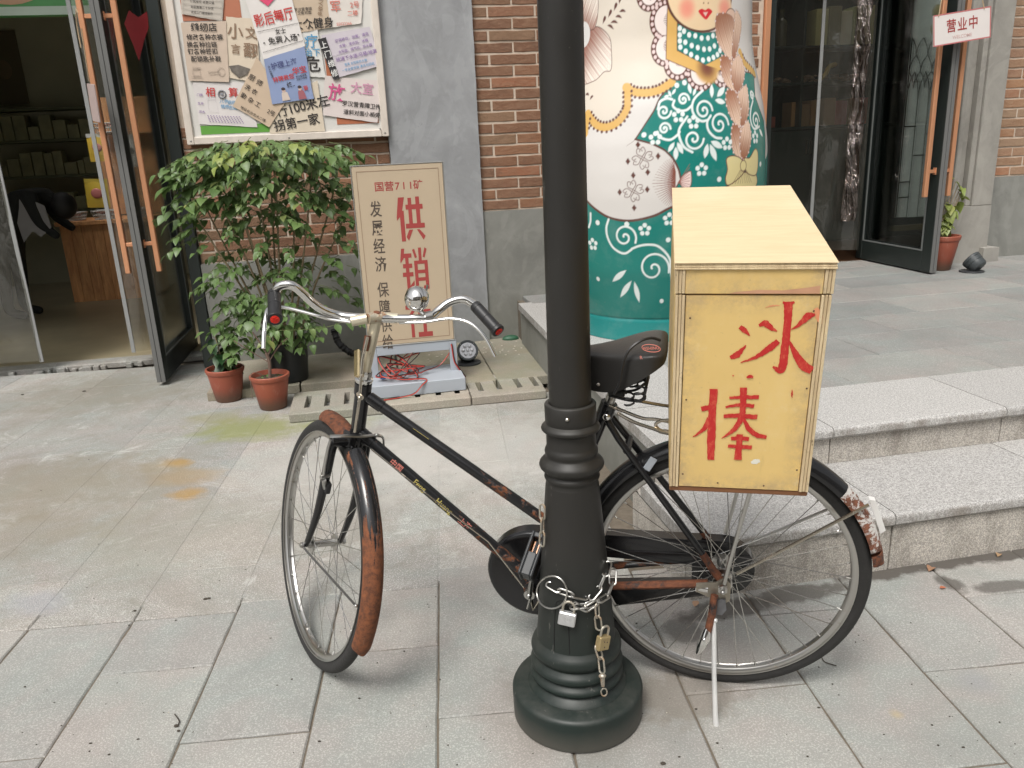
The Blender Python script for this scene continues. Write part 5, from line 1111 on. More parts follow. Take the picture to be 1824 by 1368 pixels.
# ------------------------------------------------------------------ THE PAINTED WOODEN DOLL (chart: s = angle x 0.6 m, z = height)
DC = (.87, 4.62)
PROF = [(.46,.362),(.46,.47),(.455,.487),(.462,.494),(.50,.6),(.545,.75),(.575,.95),(.596,1.143),(.597,1.252),(.59,1.392),(.562,1.567),(.532,1.687),(.508,1.78),(.492,1.883),(.489,1.973),(.485,2.08),(.485,2.25),(.50,2.45),(.44,2.62),(.33,2.76),(.15,2.84),(.01,2.86)]
D = json.loads(r'''{"lower":[[0.279,1.147],[0.123,1.119],[-0.027,1.087],[-0.124,1.045],[-0.247,1.023],[-0.354,1.037],[-0.431,1.074],[-0.49,1.117],[-0.539,1.172]],"torso":[[-0.025,1.679],[-0.095,1.606],[-0.128,1.543],[-0.17,1.485],[-0.218,1.417],[-0.137,1.393],[-0.073,1.36],[-0.03,1.317],[-0.003,1.265],[0.008,1.219],[-0.018,1.173],[-0.027,1.087],[0.123,1.119],[0.356,1.147],[0.647,1.133],[0.638,1.31],[0.656,1.479],[0.586,1.542],[0.547,1.6],[0.601,1.711],[0.477,1.717],[0.381,1.812],[0.057,1.813]],"torsoline":[[-0.019,1.681],[-0.095,1.606],[-0.128,1.543],[-0.17,1.485],[-0.218,1.417],[-0.261,1.388]],"sleevetop":[[-0.218,1.417],[-0.137,1.393],[-0.073,1.36],[-0.03,1.317],[-0.003,1.265],[0.008,1.219]],"cuff":[[0.008,1.224],[0.051,1.255],[0.062,1.237],[0.057,1.18],[0.014,1.182]],"gold1":[[-0.031,1.674],[-0.064,1.657],[-0.102,1.64],[-0.151,1.632],[-0.195,1.633],[-0.24,1.642],[-0.282,1.664]],"gold2":[[-0.273,1.663],[-0.268,1.611],[-0.266,1.572],[-0.278,1.544],[-0.304,1.512],[-0.344,1.489],[-0.391,1.482],[-0.436,1.494],[-0.473,1.52],[-0.506,1.552]],"gold3":[[-0.506,1.552],[-0.511,1.507],[-0.512,1.458]],"goldR":[[0.453,1.809],[0.496,1.757],[0.627,1.712]],"collar":[[-0.054,2.019],[-0.062,1.781],[0.163,1.692],[0.266,1.724],[0.278,1.784],[0.167,1.747],[0.003,1.819],[0.005,1.953]],"inset":[[0.005,1.941],[0.003,1.819],[0.167,1.747],[0.278,1.784],[0.256,1.9],[0.156,1.895]],"blob":[[0.176,1.735],[0.229,1.734]],"pearls":[[0.019,1.918],[0.019,1.888],[0.019,1.861],[0.021,1.833],[0.052,1.813],[0.083,1.797],[0.118,1.782],[0.154,1.77],[0.192,1.774],[0.224,1.782],[0.254,1.795],[0.275,1.814],[0.044,1.904],[0.075,1.887],[0.113,1.882],[0.153,1.871],[0.195,1.871],[0.23,1.882],[0.051,1.854],[0.089,1.838],[0.126,1.828],[0.165,1.82],[0.202,1.821],[0.237,1.835]],"lace":[[[-0.159,2.078],[-0.159,2.029]],[[-0.062,1.956],[-0.128,1.959]],[[-0.062,1.831],[-0.118,1.834]],[[0.004,1.758],[0.001,1.708]],[[0.128,1.707],[0.122,1.655]],[[0.266,1.705],[0.259,1.666]]],"face":[[0.159,2.077],[0.448,2.087],[0.159,1.906]],"cheeks":[[0.061,2.005],[0.319,2.005]],"lips":[[0.178,1.982]],"nose":[[0.166,2.027],[0.197,2.027]],"lipspoly":[[0.132,1.991],[0.154,2.002],[0.177,1.996],[0.199,2.004],[0.225,1.991],[0.208,1.973],[0.183,1.954],[0.155,1.968]],"mouthgap":[[0.162,1.986],[0.194,1.987],[0.179,1.968]],"braid":[[[0.262,1.978],[0.382,1.973],[0.411,1.908],[0.363,1.768],[0.281,1.83],[0.251,1.89]],[[0.422,2.002],[0.488,1.95],[0.449,1.848],[0.367,1.769],[0.401,1.908]],[[0.287,1.791],[0.353,1.768],[0.334,1.686],[0.36,1.613],[0.285,1.657],[0.266,1.724]],[[0.444,1.795],[0.475,1.727],[0.425,1.657],[0.36,1.613],[0.336,1.695],[0.368,1.764]],[[0.295,1.632],[0.368,1.608],[0.383,1.539],[0.36,1.449],[0.301,1.492],[0.272,1.57]],[[0.46,1.653],[0.461,1.588],[0.436,1.509],[0.364,1.449],[0.378,1.539],[0.368,1.608]],[[0.308,1.467],[0.355,1.445],[0.348,1.362],[0.368,1.294],[0.303,1.333],[0.289,1.406]],[[0.431,1.48],[0.447,1.411],[0.419,1.329],[0.368,1.294],[0.348,1.373],[0.372,1.444]]],"bowL":[[0.257,1.304],[0.303,1.317],[0.364,1.294],[0.383,1.235],[0.277,1.176],[0.252,1.206],[0.263,1.252]],"bowR":[[0.382,1.299],[0.428,1.302],[0.483,1.343],[0.516,1.314],[0.498,1.216],[0.401,1.232]],"bowD":[[0.268,1.166],[0.277,1.176],[0.367,1.231],[0.497,1.213],[0.488,1.152]],"bowC":[[0.375,1.265]],"spir":[[[0.026,1.591],[0.057,1.59]],[[-0.076,1.541],[-0.039,1.539]],[[-0.073,1.46],[-0.043,1.459]],[[0.133,1.537],[0.183,1.536]],[[0.22,1.469],[0.277,1.467]],[[0.073,1.406],[0.126,1.404]],[[0.517,1.479],[0.563,1.479]],[[0.507,1.602],[0.531,1.602]],[[-0.28,0.94],[-0.221,0.91]],[[-0.126,0.775],[-0.038,0.752]]],"vines":[[[0.136,1.63],[0.087,1.594],[0.07,1.554],[0.082,1.514],[0.117,1.488],[0.153,1.491]],[[0.043,1.511],[0.002,1.457],[0.001,1.417],[0.023,1.371],[0.066,1.344]],[[-0.022,1.588],[-0.029,1.563],[-0.001,1.542],[0.038,1.541],[0.067,1.56]],[[0.171,1.511],[0.149,1.481],[0.155,1.441],[0.19,1.409],[0.227,1.403]],[[-0.108,1.447],[-0.094,1.421],[-0.047,1.407],[-0.009,1.428],[0.002,1.442]],[[-0.106,1.552],[-0.095,1.586],[-0.061,1.6],[-0.033,1.594]],[[-0.366,1.03],[-0.383,0.984],[-0.378,0.933],[-0.353,0.887],[-0.313,0.86],[-0.279,0.855],[-0.245,0.874]],[[-0.242,0.879],[-0.2,0.894],[-0.153,0.9],[-0.105,0.893],[-0.063,0.861],[-0.034,0.819],[-0.03,0.772],[-0.018,0.708]],[[-0.478,1.059],[-0.483,1.018],[-0.498,0.986]],[[0.506,1.578],[0.47,1.537],[0.456,1.484],[0.483,1.442],[0.553,1.452]]],"leaves":[[[0.193,1.655],[0.185,1.596]],[[0.275,1.642],[0.22,1.6]],[[0.205,1.583],[0.265,1.57]],[[0.059,1.664],[0.067,1.618]],[[0.097,1.641],[0.08,1.608]],[[-0.013,1.642],[-0.032,1.617]],[[-0.051,1.635],[-0.038,1.606]],[[-0.075,1.607],[-0.048,1.613]],[[-0.026,1.393],[-0.054,1.351]],[[-0.017,1.37],[-0.017,1.312]],[[-0.009,1.392],[0.017,1.341]],[[0.146,1.378],[0.131,1.315]],[[0.161,1.375],[0.195,1.299]],[[0.167,1.39],[0.231,1.359]],[[-0.282,0.764],[-0.374,0.7]],[[-0.255,0.706],[-0.336,0.613]],[[-0.236,0.7],[-0.215,0.589]],[[0.549,1.439],[0.589,1.403]]],"flow":[[[-0.002,1.517]],[[0.075,1.484]],[[-0.118,1.417]],[[0.261,1.376]],[[0.115,1.26]],[[0.49,1.4]],[[-0.17,0.977]],[[-0.482,0.896]],[[-0.044,1.026]]],"dots":[[-0.006,1.658],[0.036,1.669],[-0.175,1.436],[0.214,1.208],[0.549,1.265],[-0.436,1.012],[-0.265,1.005],[-0.435,1.011],[-0.265,1.005],[-0.047,0.922],[-0.478,0.707],[-0.073,0.594]],"mot":[[[-0.18,1.326]],[[-0.226,1.17]]],"diam":[[-0.204,1.391],[-0.254,1.314],[-0.104,1.333],[-0.154,1.259],[-0.226,1.246],[-0.297,1.166],[-0.156,1.176],[-0.223,1.087]],"petals":[[[-0.553,1.954],[-0.484,1.959],[-0.409,1.907],[-0.39,1.839],[-0.383,1.753],[-0.428,1.746],[-0.493,1.708],[-0.617,1.712],[-0.667,1.889]],[[-0.67,2.135],[-0.511,2.114],[-0.498,2.014],[-0.536,1.952],[-0.624,2.005]]],"flc":[[-0.622,1.938],[-0.561,1.931]],"drops":[[[-0.337,2.076],[-0.344,2.051]],[[-0.364,2.049],[-0.378,2.023]],[[-0.4,2.022],[-0.417,1.997]],[[-0.442,1.997],[-0.457,1.972]],[[-0.341,2.014],[-0.302,2.011]],[[-0.367,1.994],[-0.326,1.985]],[[-0.399,1.971],[-0.352,1.965]],[[-0.423,1.961],[-0.379,1.939]],[[-0.542,1.645],[-0.517,1.641]],[[-0.503,1.62],[-0.484,1.634]]],"wrist":[[-0.008,1.204]],"plinthtop":[]}''')
NS, NZ = 600, 640
th = np.linspace(-R(112), R(112), NS); zz = np.concatenate([np.linspace(.362, .487, 30, endpoint=False), np.linspace(.487, 2.86, NZ-30)])
Rz = np.interp(zz, [p[1] for p in PROF], [p[0] for p in PROF])
# smooth the belly
ker = np.hanning(31); ker /= ker.sum(); Rs = np.convolve(np.pad(Rz, 15, mode='edge'), ker, 'valid'); Rz = np.where(zz > .56, Rs, Rz)
SS, ZZ = np.meshgrid(th*.6, zz); colr = np.empty(SS.shape+(3,)); WHITE = (.66, .63, .60); CREAM = (.68, .61, .52); TEAL = (.012, .195, .165); BR = (.115, .045, .035)
colr[:] = WHITE; PW = (.74, .80, .78)
def cov(mask, c):
    c = np.array(c); colr[:] = colr*(1-mask[..., None])+c*mask[..., None]
def win(x0, x1, z0, z1):
    i0, i1 = np.searchsorted(zz, (z0, z1)); j0, j1 = np.searchsorted(th*.6, (x0, x1)); return slice(max(0, i0-1), i1+1), slice(max(0, j0-1), j1+1)
def sm(d, w=.0022): return np.clip(.5-d/(2*w), 0, 1)
def segd(X, Z, a, b):
    dx, dz = b[0]-a[0], b[1]-a[1]; q = dx*dx+dz*dz+1e-12; t = np.clip(((X-a[0])*dx+(Z-a[1])*dz)/q, 0, 1); return np.hypot(X-a[0]-t*dx, Z-a[1]-t*dz)
def curve(P, n=8, closed=False): return [(q.x, q.y) for q in catmull([(p[0], p[1], 0) for p in P], n, closed)]
def poly(P, c, line=None, lw=.004, smooth=0, sh=None):
    if smooth: P = curve(P, smooth, True)
    P = np.array(P); w = win(P[:, 0].min()-.01, P[:, 0].max()+.01, P[:, 1].min()-.01, P[:, 1].max()+.01); X, Z = SS[w], ZZ[w]
    if X.size == 0: return
    ins = np.zeros(X.shape, bool); d = np.full(X.shape, 9.)
    for i in range(len(P)):
        a, b = P[i], P[(i+1) % len(P)]; d = np.minimum(d, segd(X, Z, a, b))
        if a[1] != b[1]: ins ^= ((a[1] > Z) != (b[1] > Z)) & (X < (b[0]-a[0])*(Z-a[1])/(b[1]-a[1])+a[0])
    sd_ = np.where(ins, -d, d); m_ = sm(sd_)[..., None]; sub = colr[w]
    cc = np.array(c, float)
    if sh is not None: cc = sh(X, Z)
    colr[w] = sub*(1-m_)+cc*m_
    if line: m_ = sm(d-lw/2)[..., None]; colr[w] = colr[w]*(1-m_)+np.array(line)*m_
def line(P, wd, c, n=6, taper=False):
    P = curve(P, n) if n else P; P = np.array(P); w = win(P[:, 0].min()-wd-.01, P[:, 0].max()+wd+.01, P[:, 1].min()-wd-.01, P[:, 1].max()+wd+.01); X, Z = SS[w], ZZ[w]
    if X.size == 0: return
    d = np.full(X.shape, 9.)
    for i in range(len(P)-1):
        k = wd/2 if not taper else wd/2*(1-abs(2*(i+.5)/(len(P)-1)-1)**1.5 if taper == 1 else (1-(i+.5)/(len(P)-1)))
        d = np.minimum(d, segd(X, Z, P[i], P[i+1])-k)
    m_ = sm(d)[..., None]; colr[w] = colr[w]*(1-m_)+np.array(c)*m_
def disc(p, r, c, e=1., soft=.002):
    w = win(p[0]-r*1.6, p[0]+r*1.6, p[1]-r*1.6, p[1]+r*1.6); X, Z = SS[w], ZZ[w]
    if X.size == 0: return
    m_ = sm(np.hypot((X-p[0]), (Z-p[1])*e)-r, soft)[..., None]; colr[w] = colr[w]*(1-m_)+np.array(c)*m_
def vec(a, b): return math.hypot(a[0]-b[0], a[1]-b[1])
def hair(ax_, col1, col2, f=70, amp=1.):
    def g(X, Z):
        (x0, z0), (x1, z1) = ax_; dx, dz = x1-x0, z1-z0; q = math.hypot(dx, dz); u = ((X-x0)*dx+(Z-z0)*dz)/q/q; v = ((X-x0)*-dz+(Z-z0)*dx)/q
        n_ = .5+.5*np.sin(v*f*9+np.sin(v*150)*2.5+u*2); k = np.clip(1.05-np.abs(u*1.35)**1.4*(.55+.9*n_), 0, 1)*amp; return np.array(col1)*(1-k[..., None])+np.array(col2)*k[..., None]
    return g
# skirt, belly curve
lo = curve(D['lower'], 6); lo = sorted(lo)
xs_ = np.array([p[0] for p in lo]); zs_ = np.array([p[1] for p in lo])
lowz = np.interp(SS, np.concatenate([[-1.2], xs_, [1.2]]), np.concatenate([[1.45], zs_, [1.5]]))
cov(sm(ZZ-lowz), TEAL); 
# upper shawl is cream above the gold scallops
sh_ = D['gold1'][::-1]+D['gold2'][3:]
cx_ = sorted([tuple(p) for p in D['gold1']]+[tuple(D['gold2'][i]) for i in range(3, 10)])
zc = np.interp(SS, [p[0] for p in cx_], [p[1] for p in cx_]); cov(sm(zc-ZZ)*(SS < cx_[-1][0]+.02), CREAM)
poly(D['torso'], TEAL, BR, .006)
line(D['torsoline'], .007, BR, taper=2); line(D['sleevetop'], .008, BR)
line(D['lower'], .012, BR, taper=0)
# gold scalloped border with brown beads
GO = (.66, .40, .12)
for k in ('gold1', 'gold2', 'gold3', 'goldR'):
    P = D[k]; line(P, .040, GO); C = curve(P, 10); acc = 0
    for a, b, c_ in zip(C, C[1:], C[2:]):
        acc += vec(a, b)
        if acc > .020:
            acc = 0; nx, nz = -(c_[1]-a[1]), c_[0]-a[0]; q = math.hypot(nx, nz)+1e-9
            for s_ in (1, -1): disc((b[0]+nx/q*.023*s_, b[1]+nz/q*.023*s_), .0072, BR)
# flower
for P in D['petals']:
    c0 = D['flc'][0]; far = max(P, key=lambda p: vec(p, c0))
    poly(P, (.8, .7, .6), BR, .004, smooth=5, sh=hair((c0, (c0[0]+(far[0]-c0[0]), c0[1]+(far[1]-c0[1]))), (.78, .70, .62), (.28, .10, .07), 60))
disc(D['flc'][0], vec(*D['flc']), (.72, .70, .68)); 
for i, (a, b) in enumerate(D['drops']): line([a, b], .020, BR, 4, taper=2) if i < 4 else line([a, ((a[0]+b[0])/2, (a[1]+b[1])/2+.006), b], .013, BR, 4, taper=1)
# lace collar
for a, b in D['lace']:
    r_ = vec(a, b); disc(a, r_+.030, BR)
for a, b in D['lace']:
    r_ = vec(a, b); nn = int(2*math.pi*(r_+.015)/.026)
    for k in range(nn): disc((a[0]+(r_+.015)*math.cos(2*math.pi*k/nn), a[1]+(r_+.015)*math.sin(2*math.pi*k/nn)), .0092, (.74, .58, .56))
for a, b in D['lace']: disc(a, vec(a, b), (.80, .70, .66))
cc_ = D['inset']; cxm = sum(p[0] for p in cc_)/len(cc_); czm = 1.98
for a, b in D['lace']:
    r_ = vec(a, b); o_ = math.atan2(a[1]-czm, a[0]-cxm)
    for k in range(-6, 7): 
        t_ = o_+k*.19; q0 = (a[0]-(r_*.55)*math.cos(o_), a[1]-(r_*.55)*math.sin(o_)); line([q0, (q0[0]+r_*(.75-.03*abs(k))*math.cos(t_), q0[1]+r_*(.75-.03*abs(k))*math.sin(t_))], .0045, BR, 0, taper=2)
poly(D['collar'], GO, BR, .004)
bl_ = D['blob']
for k in range(14): disc(bl_[0], vec(*bl_)*(1.25-.07*k), tuple(np.array(GO)*(1-k/13)+np.array((.17, .05, .03))*(k/13)), soft=.02)
poly(D['inset'], TEAL, BR, .003)
poly([D['collar'][i] for i in range(7)][3:5]+[D['inset'][3], D['inset'][2]], GO)
for p in D['pearls']: disc(p, .0125, (.76, .82, .80))
# face
fc, fr_, fb = D['face']; rx_, rz_ = .213, vec(fc, fb)
def ell(c, a, b, col, soft=.002):
    m_ = sm((np.hypot((SS-c[0])/a, (ZZ-c[1])/b)-1)*min(a, b), soft); cov(m_, col)
hx = fc[0]; ell(fc, rx_*1.07, rz_*1.06, BR); ell(fc, rx_, rz_, (.80, .60, .38))
ell((fc[0], fc[1]+.16), rx_*.95, rz_*.55, (.62, .36, .12)); ell((fc[0], fc[1]+.03), rx_*.86, rz_*.66, (.80, .60, .38))
for p in D['cheeks']:
    for k in range(10): disc(p, .055-.004*k, tuple(np.array((.80, .60, .38))*(1-k/10)+np.array((.80, .27, .20))*(k/10)), soft=.02)
for p in D['nose']: disc(p, .004, (.25, .12, .08))
for s_ in (-1, 1):     # eyes above the picture's edge
    e_ = (fc[0]+s_*.075, fc[1]+.055); ell(e_, .034, .026, (.8, .8, .78)); disc(e_, .018, (.08, .25, .24)); disc(e_, .008, (.02, .02, .02)); line([(e_[0]-.04, e_[1]+.01), (e_[0], e_[1]+.034), (e_[0]+.04, e_[1]+.01)], .006, (.06, .03, .02))
poly(D['lipspoly'], (.62, .03, .04), smooth=4); poly(D['mouthgap'], (.80, .55, .48))
# plait
_bc = [(sum(p[0] for p in P)/len(P), sum(p[1] for p in P)/len(P)) for P in D['braid']]
_bm = [((a[0]+b[0])/2, (a[1]+b[1])/2) for a, b in zip(_bc[::2], _bc[1::2])]
for w__, c__ in ((.112, BR), (.104, (.72, .50, .38))): line([(_bm[0][0], _bm[0][1]+.06)]+_bm+[(_bm[-1][0], _bm[-1][1]-.04)], w__, c__)
for i, P in enumerate(D['braid']):
    top_, bot_ = max(P, key=lambda p: p[1]), min(P, key=lambda p: p[1])
    dark = top_ if i % 2 == 0 else bot_; C_ = curve(P, 5, True)
    pass
    poly(P, (.72, .44, .24), (.30, .15, .11), .0022, smooth=5, sh=hair((dark, bot_ if dark is top_ else top_), (.78, .56, .42), (.34, .14, .075), 80))
    for k in range(0, len(C_), 2):
        side_ = (C_[k][0]-.34)*(1 if i % 2 else -1)
        if side_ > -.02: disc(C_[k], .0056, (.34, .18, .14)); disc(C_[k], .0046, (.80, .66, .62))
# bow
BOW = (.70, .60, .30)
for k in ('bowD', 'bowL', 'bowR'): poly(D[k], BOW, BR, .005, smooth=5)
for k in range(-4, 5): c_ = D['bowC'][0]; line([(c_[0]+k*.006, c_[1]-.02), (c_[0]+k*.019, c_[1]-.085)], .004, BR, 0, taper=2)
disc(D['bowC'][0], .0255, BR, .9); disc(D['bowC'][0], .0215, BOW, .9)
# scrolls, leaves, blossoms, dots
for v_ in D['vines']: line(v_, .0115, PW)
for i, (c_, e_) in enumerate(D['spir']):
    r_ = vec(c_, e_); a0 = math.atan2(e_[1]-c_[1], e_[0]-c_[0]); sg = -1 if i in (1, 5) else 1
    line([(c_[0]+r_*(1-t_/26)*math.cos(a0+sg*t_*.40), c_[1]+r_*(1-t_/26)*math.sin(a0+sg*t_*.40)) for t_ in range(0, 25)], .0105, PW, 3)
lv = D['leaves']
for P in lv:
    a, b = P[0], P[1]; L_ = vec(a, b); line([a, ((a[0]+b[0])/2, (a[1]+b[1])/2), b], min(.030, L_*.42), PW, 6, taper=1)
for P in D['flow']:
    c_ = P[0]
    for k in range(5): a = math.pi/2+2*math.pi*k/5; disc((c_[0]+.0225*math.cos(a), c_[1]+.0225*math.sin(a)), .0115, PW)
for p in D['dots']: disc(p, .0125, PW)
for p in D['diam']: poly([(p[0]-.012, p[1]), (p[0], p[1]+.017), (p[0]+.012, p[1]), (p[0], p[1]-.017)], BR)
for (p,) in D['mot']:
    for k in range(4):
        a = R(15+90*k); cx_, cz_ = p[0]+.028*math.cos(a), p[1]+.028*math.sin(a); ux, uz = math.cos(a), math.sin(a)
        for s_ in (1, -1):
            line([(p[0]+.008*ux, p[1]+.008*uz), (cx_-s_*uz*.021, cz_+s_*ux*.021), (cx_+ux*.022-s_*uz*.016, cz_+uz*.022+s_*ux*.016), (cx_+ux*.017-s_*uz*.003, cz_+uz*.017+s_*ux*.003), (cx_+ux*.006-s_*uz*.007, cz_+uz*.006+s_*ux*.007)], .0033, BR, 5)
    disc(p, .006, BR); disc(p, .0035, WHITE)
w0 = D['wrist'][0]
for k in range(-13, 14):
    a = math.pi+k*.105; q = (w0[0]-.012, w0[1]-k*.004); ln = .11-.003*abs(k); line([q, (q[0]+ln*.5*math.cos(a), q[1]+ln*.5*math.sin(a)*1.1), (q[0]+ln*math.cos(a), q[1]+ln*math.sin(a)*1.0)], .0065, (.22, .07, .05), 3, taper=2)
poly(D['cuff'], (.78, .62, .58), BR, .004, smooth=4)
for k in range(-4, 5): line([(w0[0]+.005, w0[1]), (w0[0]+.06, w0[1]+.02+k*.016)], .004, (.3, .1, .08), 0, taper=2)
# plinth band of the doll: one plain teal
cov(sm(ZZ-.487), (.012, .20, .19))
doll = empty('painted_doll', Matrix.Translation((DC[0], DC[1], 0)), 'big painted wooden doll figure in teal dress and white shawl, standing on the terrace', 'doll figure')
def big_mesh(name, co, faces, nverts, par, mat, cols=None):
    me = bpy.data.meshes.new(name); me.vertices.add(nverts); me.vertices.foreach_set('co', co.astype(np.float32).ravel())
    nf = len(faces); me.loops.add(nf*4); me.loops.foreach_set('vertex_index', faces.astype(np.int32).ravel()); me.polygons.add(nf)
    me.polygons.foreach_set('loop_start', np.arange(0, nf*4, 4, dtype=np.int32)); me.update(calc_edges=True); me.validate()
    if cols is not None:
        at = me.color_attributes.new('paint', 'FLOAT_COLOR', 'POINT'); at.data.foreach_set('color', np.concatenate([cols, np.ones((nverts, 1))], 1).astype(np.float32).ravel())
    me.materials.append(mat); me.shade_smooth(); return link(name, me, par)
pm = NT('painted_gloss'); vc = pm.n('VertexColor', layer_name='paint'); n_ = pm.noise(9, 5); n2_ = pm.noise(55, 4)
cc2 = pm.mix(pm.math('MULTIPLY', pm.ramp(n_, .5, .8), .10), vc.outputs[0], (.6, .6, .56)); cc2 = pm.mix(pm.math('MULTIPLY', pm.ramp(n2_, .70, .76), .25), cc2, (.25, .22, .2))
PAINT = pm.fin(cc2, .26, 0, pm.bump(n_, .10, .02))
Rg = Rz[:, None]*np.ones((1, NS)); cov3 = np.stack([Rg*np.sin(th)[None], -Rg*np.cos(th)[None], zz[:, None]*np.ones((1, NS))], -1).reshape(-1, 3)
ii = np.arange(NZ-1)[:, None]*NS+np.arange(NS-1)[None]; ii = ii.ravel(); F4 = np.stack([ii, ii+1, ii+NS+1, ii+NS], 1)
big_mesh('doll_front', cov3, F4, NS*NZ, doll, PAINT, colr.reshape(-1, 3))
bk = MB(); tz = list(range(0, NZ, 6))+[NZ-1]; tb = np.linspace(R(112), R(248), 40)
for i in tz:
    for a in tb: bk.v.append((Rz[i]*math.sin(a), -Rz[i]*math.cos(a), zz[i]))
bk.f = [(i*40+k, i*40+k+1, (i+1)*40+k+1, (i+1)*40+k) for i in range(len(tz)-1) for k in range(39)]
bk.obj('doll_back', flat('doll_back_white', WHITE, .3, var=.05), doll)
# ------------------------------------------------------------------ STANDING SHOP SIGN
sg = empty('standing_sign', bl(-.612, -1.0, .0575, R(1.5)), 'beige standing shop sign with red and dark brown characters on a grey metal foot', 'sign')
SY_ = -.118
BEIGE = flat('beige_printed_board', (.47, .375, .265), .55, var=.05, sc=10)
m = MB(); m.box(-.248, .256, -.018, .018, .268, 1.285, .003, Matrix.Rotation(0, 4, 'X')); m.obj('sign_board', BEIGE, sg)
m = MB()
for a, b, c, d in ((-.254, -.2485, .262, 1.291), (.2565, .262, .262, 1.291)): m.box(a, b, -.02, .02, c, d, .001)
m.box(-.248, .256, -.02, .02, .262, .2675, .001); m.box(-.248, .256, -.02, .02, 1.2855, 1.291, .001); m.obj('board_edge', flat('alu_edge', (.5, .5, .48), .3, .8), sg)
def plabel(x0, x1, z0, z1, y, w, mat, par):
    k = MB()
    for a, b, c, d in ((x0, x1, z0, z0+w), (x0, x1, z1-w, z1), (x0, x0+w, z0+w, z1-w), (x1-w, x1, z0+w, z1-w)): k.box(a, b, y, y+.0005, c, d)
    return k.obj('printed_line', mat, par)
plabel(-.224, .232, .292, 1.258, -.0190, .003, INKG, sg)
RED2 = flat('sign_red', (.34, .05, .045), .6, var=.06); BRN2 = flat('sign_brown', (.085, .065, .05), .6, var=.06)
for i, ch in enumerate('国营711矿'): text(ch, RED2, sg, (-.105+[0, .055, .1, .137, .175, .216][i], -.0188, 1.168), .055, .012)
# heavy display characters drawn as cut blocks
def glyph(par, quads, x, z, w, hgt, mat, y=-.0190):
    k = MB()
    for q in quads:
        n_ = len(q); b0 = len(k.v); k.v += [(x+(p[0]/100-.5)*w, y, z+(.5-p[1]/100)*hgt) for p in q]; k.f.append(tuple(range(b0, b0+n_)))
        y -= .00003
    return k.obj('sign_character', mat, par, smooth=False)
def B_(x0, y0, x1, y1): return [(x0, y0), (x1, y0), (x1, y1), (x0, y1)]
GONG = [[(10, 0), (32, 0), (18, 40), (0, 52), (0, 44)], B_(12, 30, 27, 100), B_(44, 2, 57, 62), B_(72, 0, 86, 62), B_(35, 17, 97, 28), B_(31, 60, 100, 71), [(42, 74), (56, 74), (38, 99), (30, 90)], [(70, 74), (80, 74), (100, 90), (92, 99)]]
XIAO = [[(6, 0), (18, 0), (12, 24), (0, 34), (0, 26)], B_(8, 12, 42, 22), B_(8, 36, 42, 46), B_(5, 56, 44, 66), B_(18, 22, 30, 100), [(30, 100), (30, 88), (46, 76), (46, 86)], [(46, 4), (54, 2), (62, 22), (54, 24)], B_(68, 0, 79, 32), [(92, 0), (100, 4), (90, 24), (83, 22)], [(50, 30), (100, 30), (100, 38), (62, 38), (62, 88), (50, 98)], B_(88, 38, 100, 88), [(100, 88), (100, 98), (80, 99), (80, 90)], B_(62, 52, 88, 60), B_(62, 70, 88, 78)]
SHE = [[(18, 0), (30, 6), (24, 16), (12, 10)], B_(4, 20, 42, 30), [(30, 30), (42, 30), (8, 66), (0, 58)], B_(20, 46, 32, 100), [(32, 46), (46, 60), (38, 68), (32, 60)], B_(66, 2, 79, 90), B_(50, 32, 97, 43), B_(46, 88, 100, 100)]
glyph(sg, GONG, .055, .985, .155, .245, RED2); glyph(sg, XIAO, .055, .700, .155, .245, RED2); glyph(sg, SHE, .055, .42, .155, .24, RED2)
for i, ch in enumerate('发展经济'): text(ch, BRN2, sg, (-.135, -.0188, 1.045-.103*i), .092, .012, sx=.72)
for i, ch in enumerate('保障供给'): text(ch, BRN2, sg, (-.135, -.0188, .590-.103*i), .092, .012, sx=.72)
m = MB()
m.box(-.252, -.205, -.016, .016, .05, .262, .002); m.box(.225, .268, -.016, .016, .05, .262, .002); m.box(-.2045, .2245, -.016, .016, .205, .2615, .002)
m.obj('sign_leg_frame', GREY, sg)
m = MB(); m.box(-.262, .285, -.20, .14, .0, .075, .003); m.obj('sign_foot', GREY, sg)
cab = MB(); rnd = random.Random(5)
def tangle(seed, n, r, mat, cx=0, name='cable'):
    rnd = random.Random(seed); P = []
    for i in range(n):
        a = i*1.9+rnd.uniform(-.5, .5); q = r*rnd.uniform(.45, 1.1); P.append((cx+q*1.3*math.cos(a)+rnd.uniform(-.02, .02), -.06+q*.95*math.sin(a), .083+rnd.uniform(0, .10)+(.05 if q > r*.9 and math.sin(a) > 0 else 0)))
    P += [(.06, -.06, .10), (.16, -.01, .115), (.23, .0, .19), (.2365, -.024, .235), (.245, -.028, .14), (.262, -.03, .10), (.295, -.02, .045), (.31, 0, .02)]
    C = catmull(P, 7)
    C = [V((c.x, c.y, max(c.z, .079 if abs(c.x-.01) < .26 and -.19 < c.y < .13 else .004))) for c in C]
    return C
C1 = tangle(11, 24, .115, None, -.075)
cb = empty('red_black_cable', sg.matrix_world.copy(), 'tangled red and black twin cable lying on the grey foot of the standing sign', 'cable')
MB().tube(C1, .0030, 6).obj('red_wire', flat('red_wire', (.46, .045, .03), .4), cb)
MB().tube([c+V((.0045, .002, .0035)) for c in C1], .0028, 6).obj('black_wire', RUB, cb)
C2 = catmull([(-.10, -.12, .085), (-.03, -.17, .09), (.06, -.19, .084), (.03, -.215, .06), (-.02, -.235, .02), (-.10, -.23, .004), (-.2, -.25, .004)], 7); MB().tube(C2, .0030, 6).obj('red_wire', _MC['red_wire'], cb)
MB().tube([c+V((.0, .006, .002)) for c in C2], .0028, 6).obj('black_wire', RUB, cb)
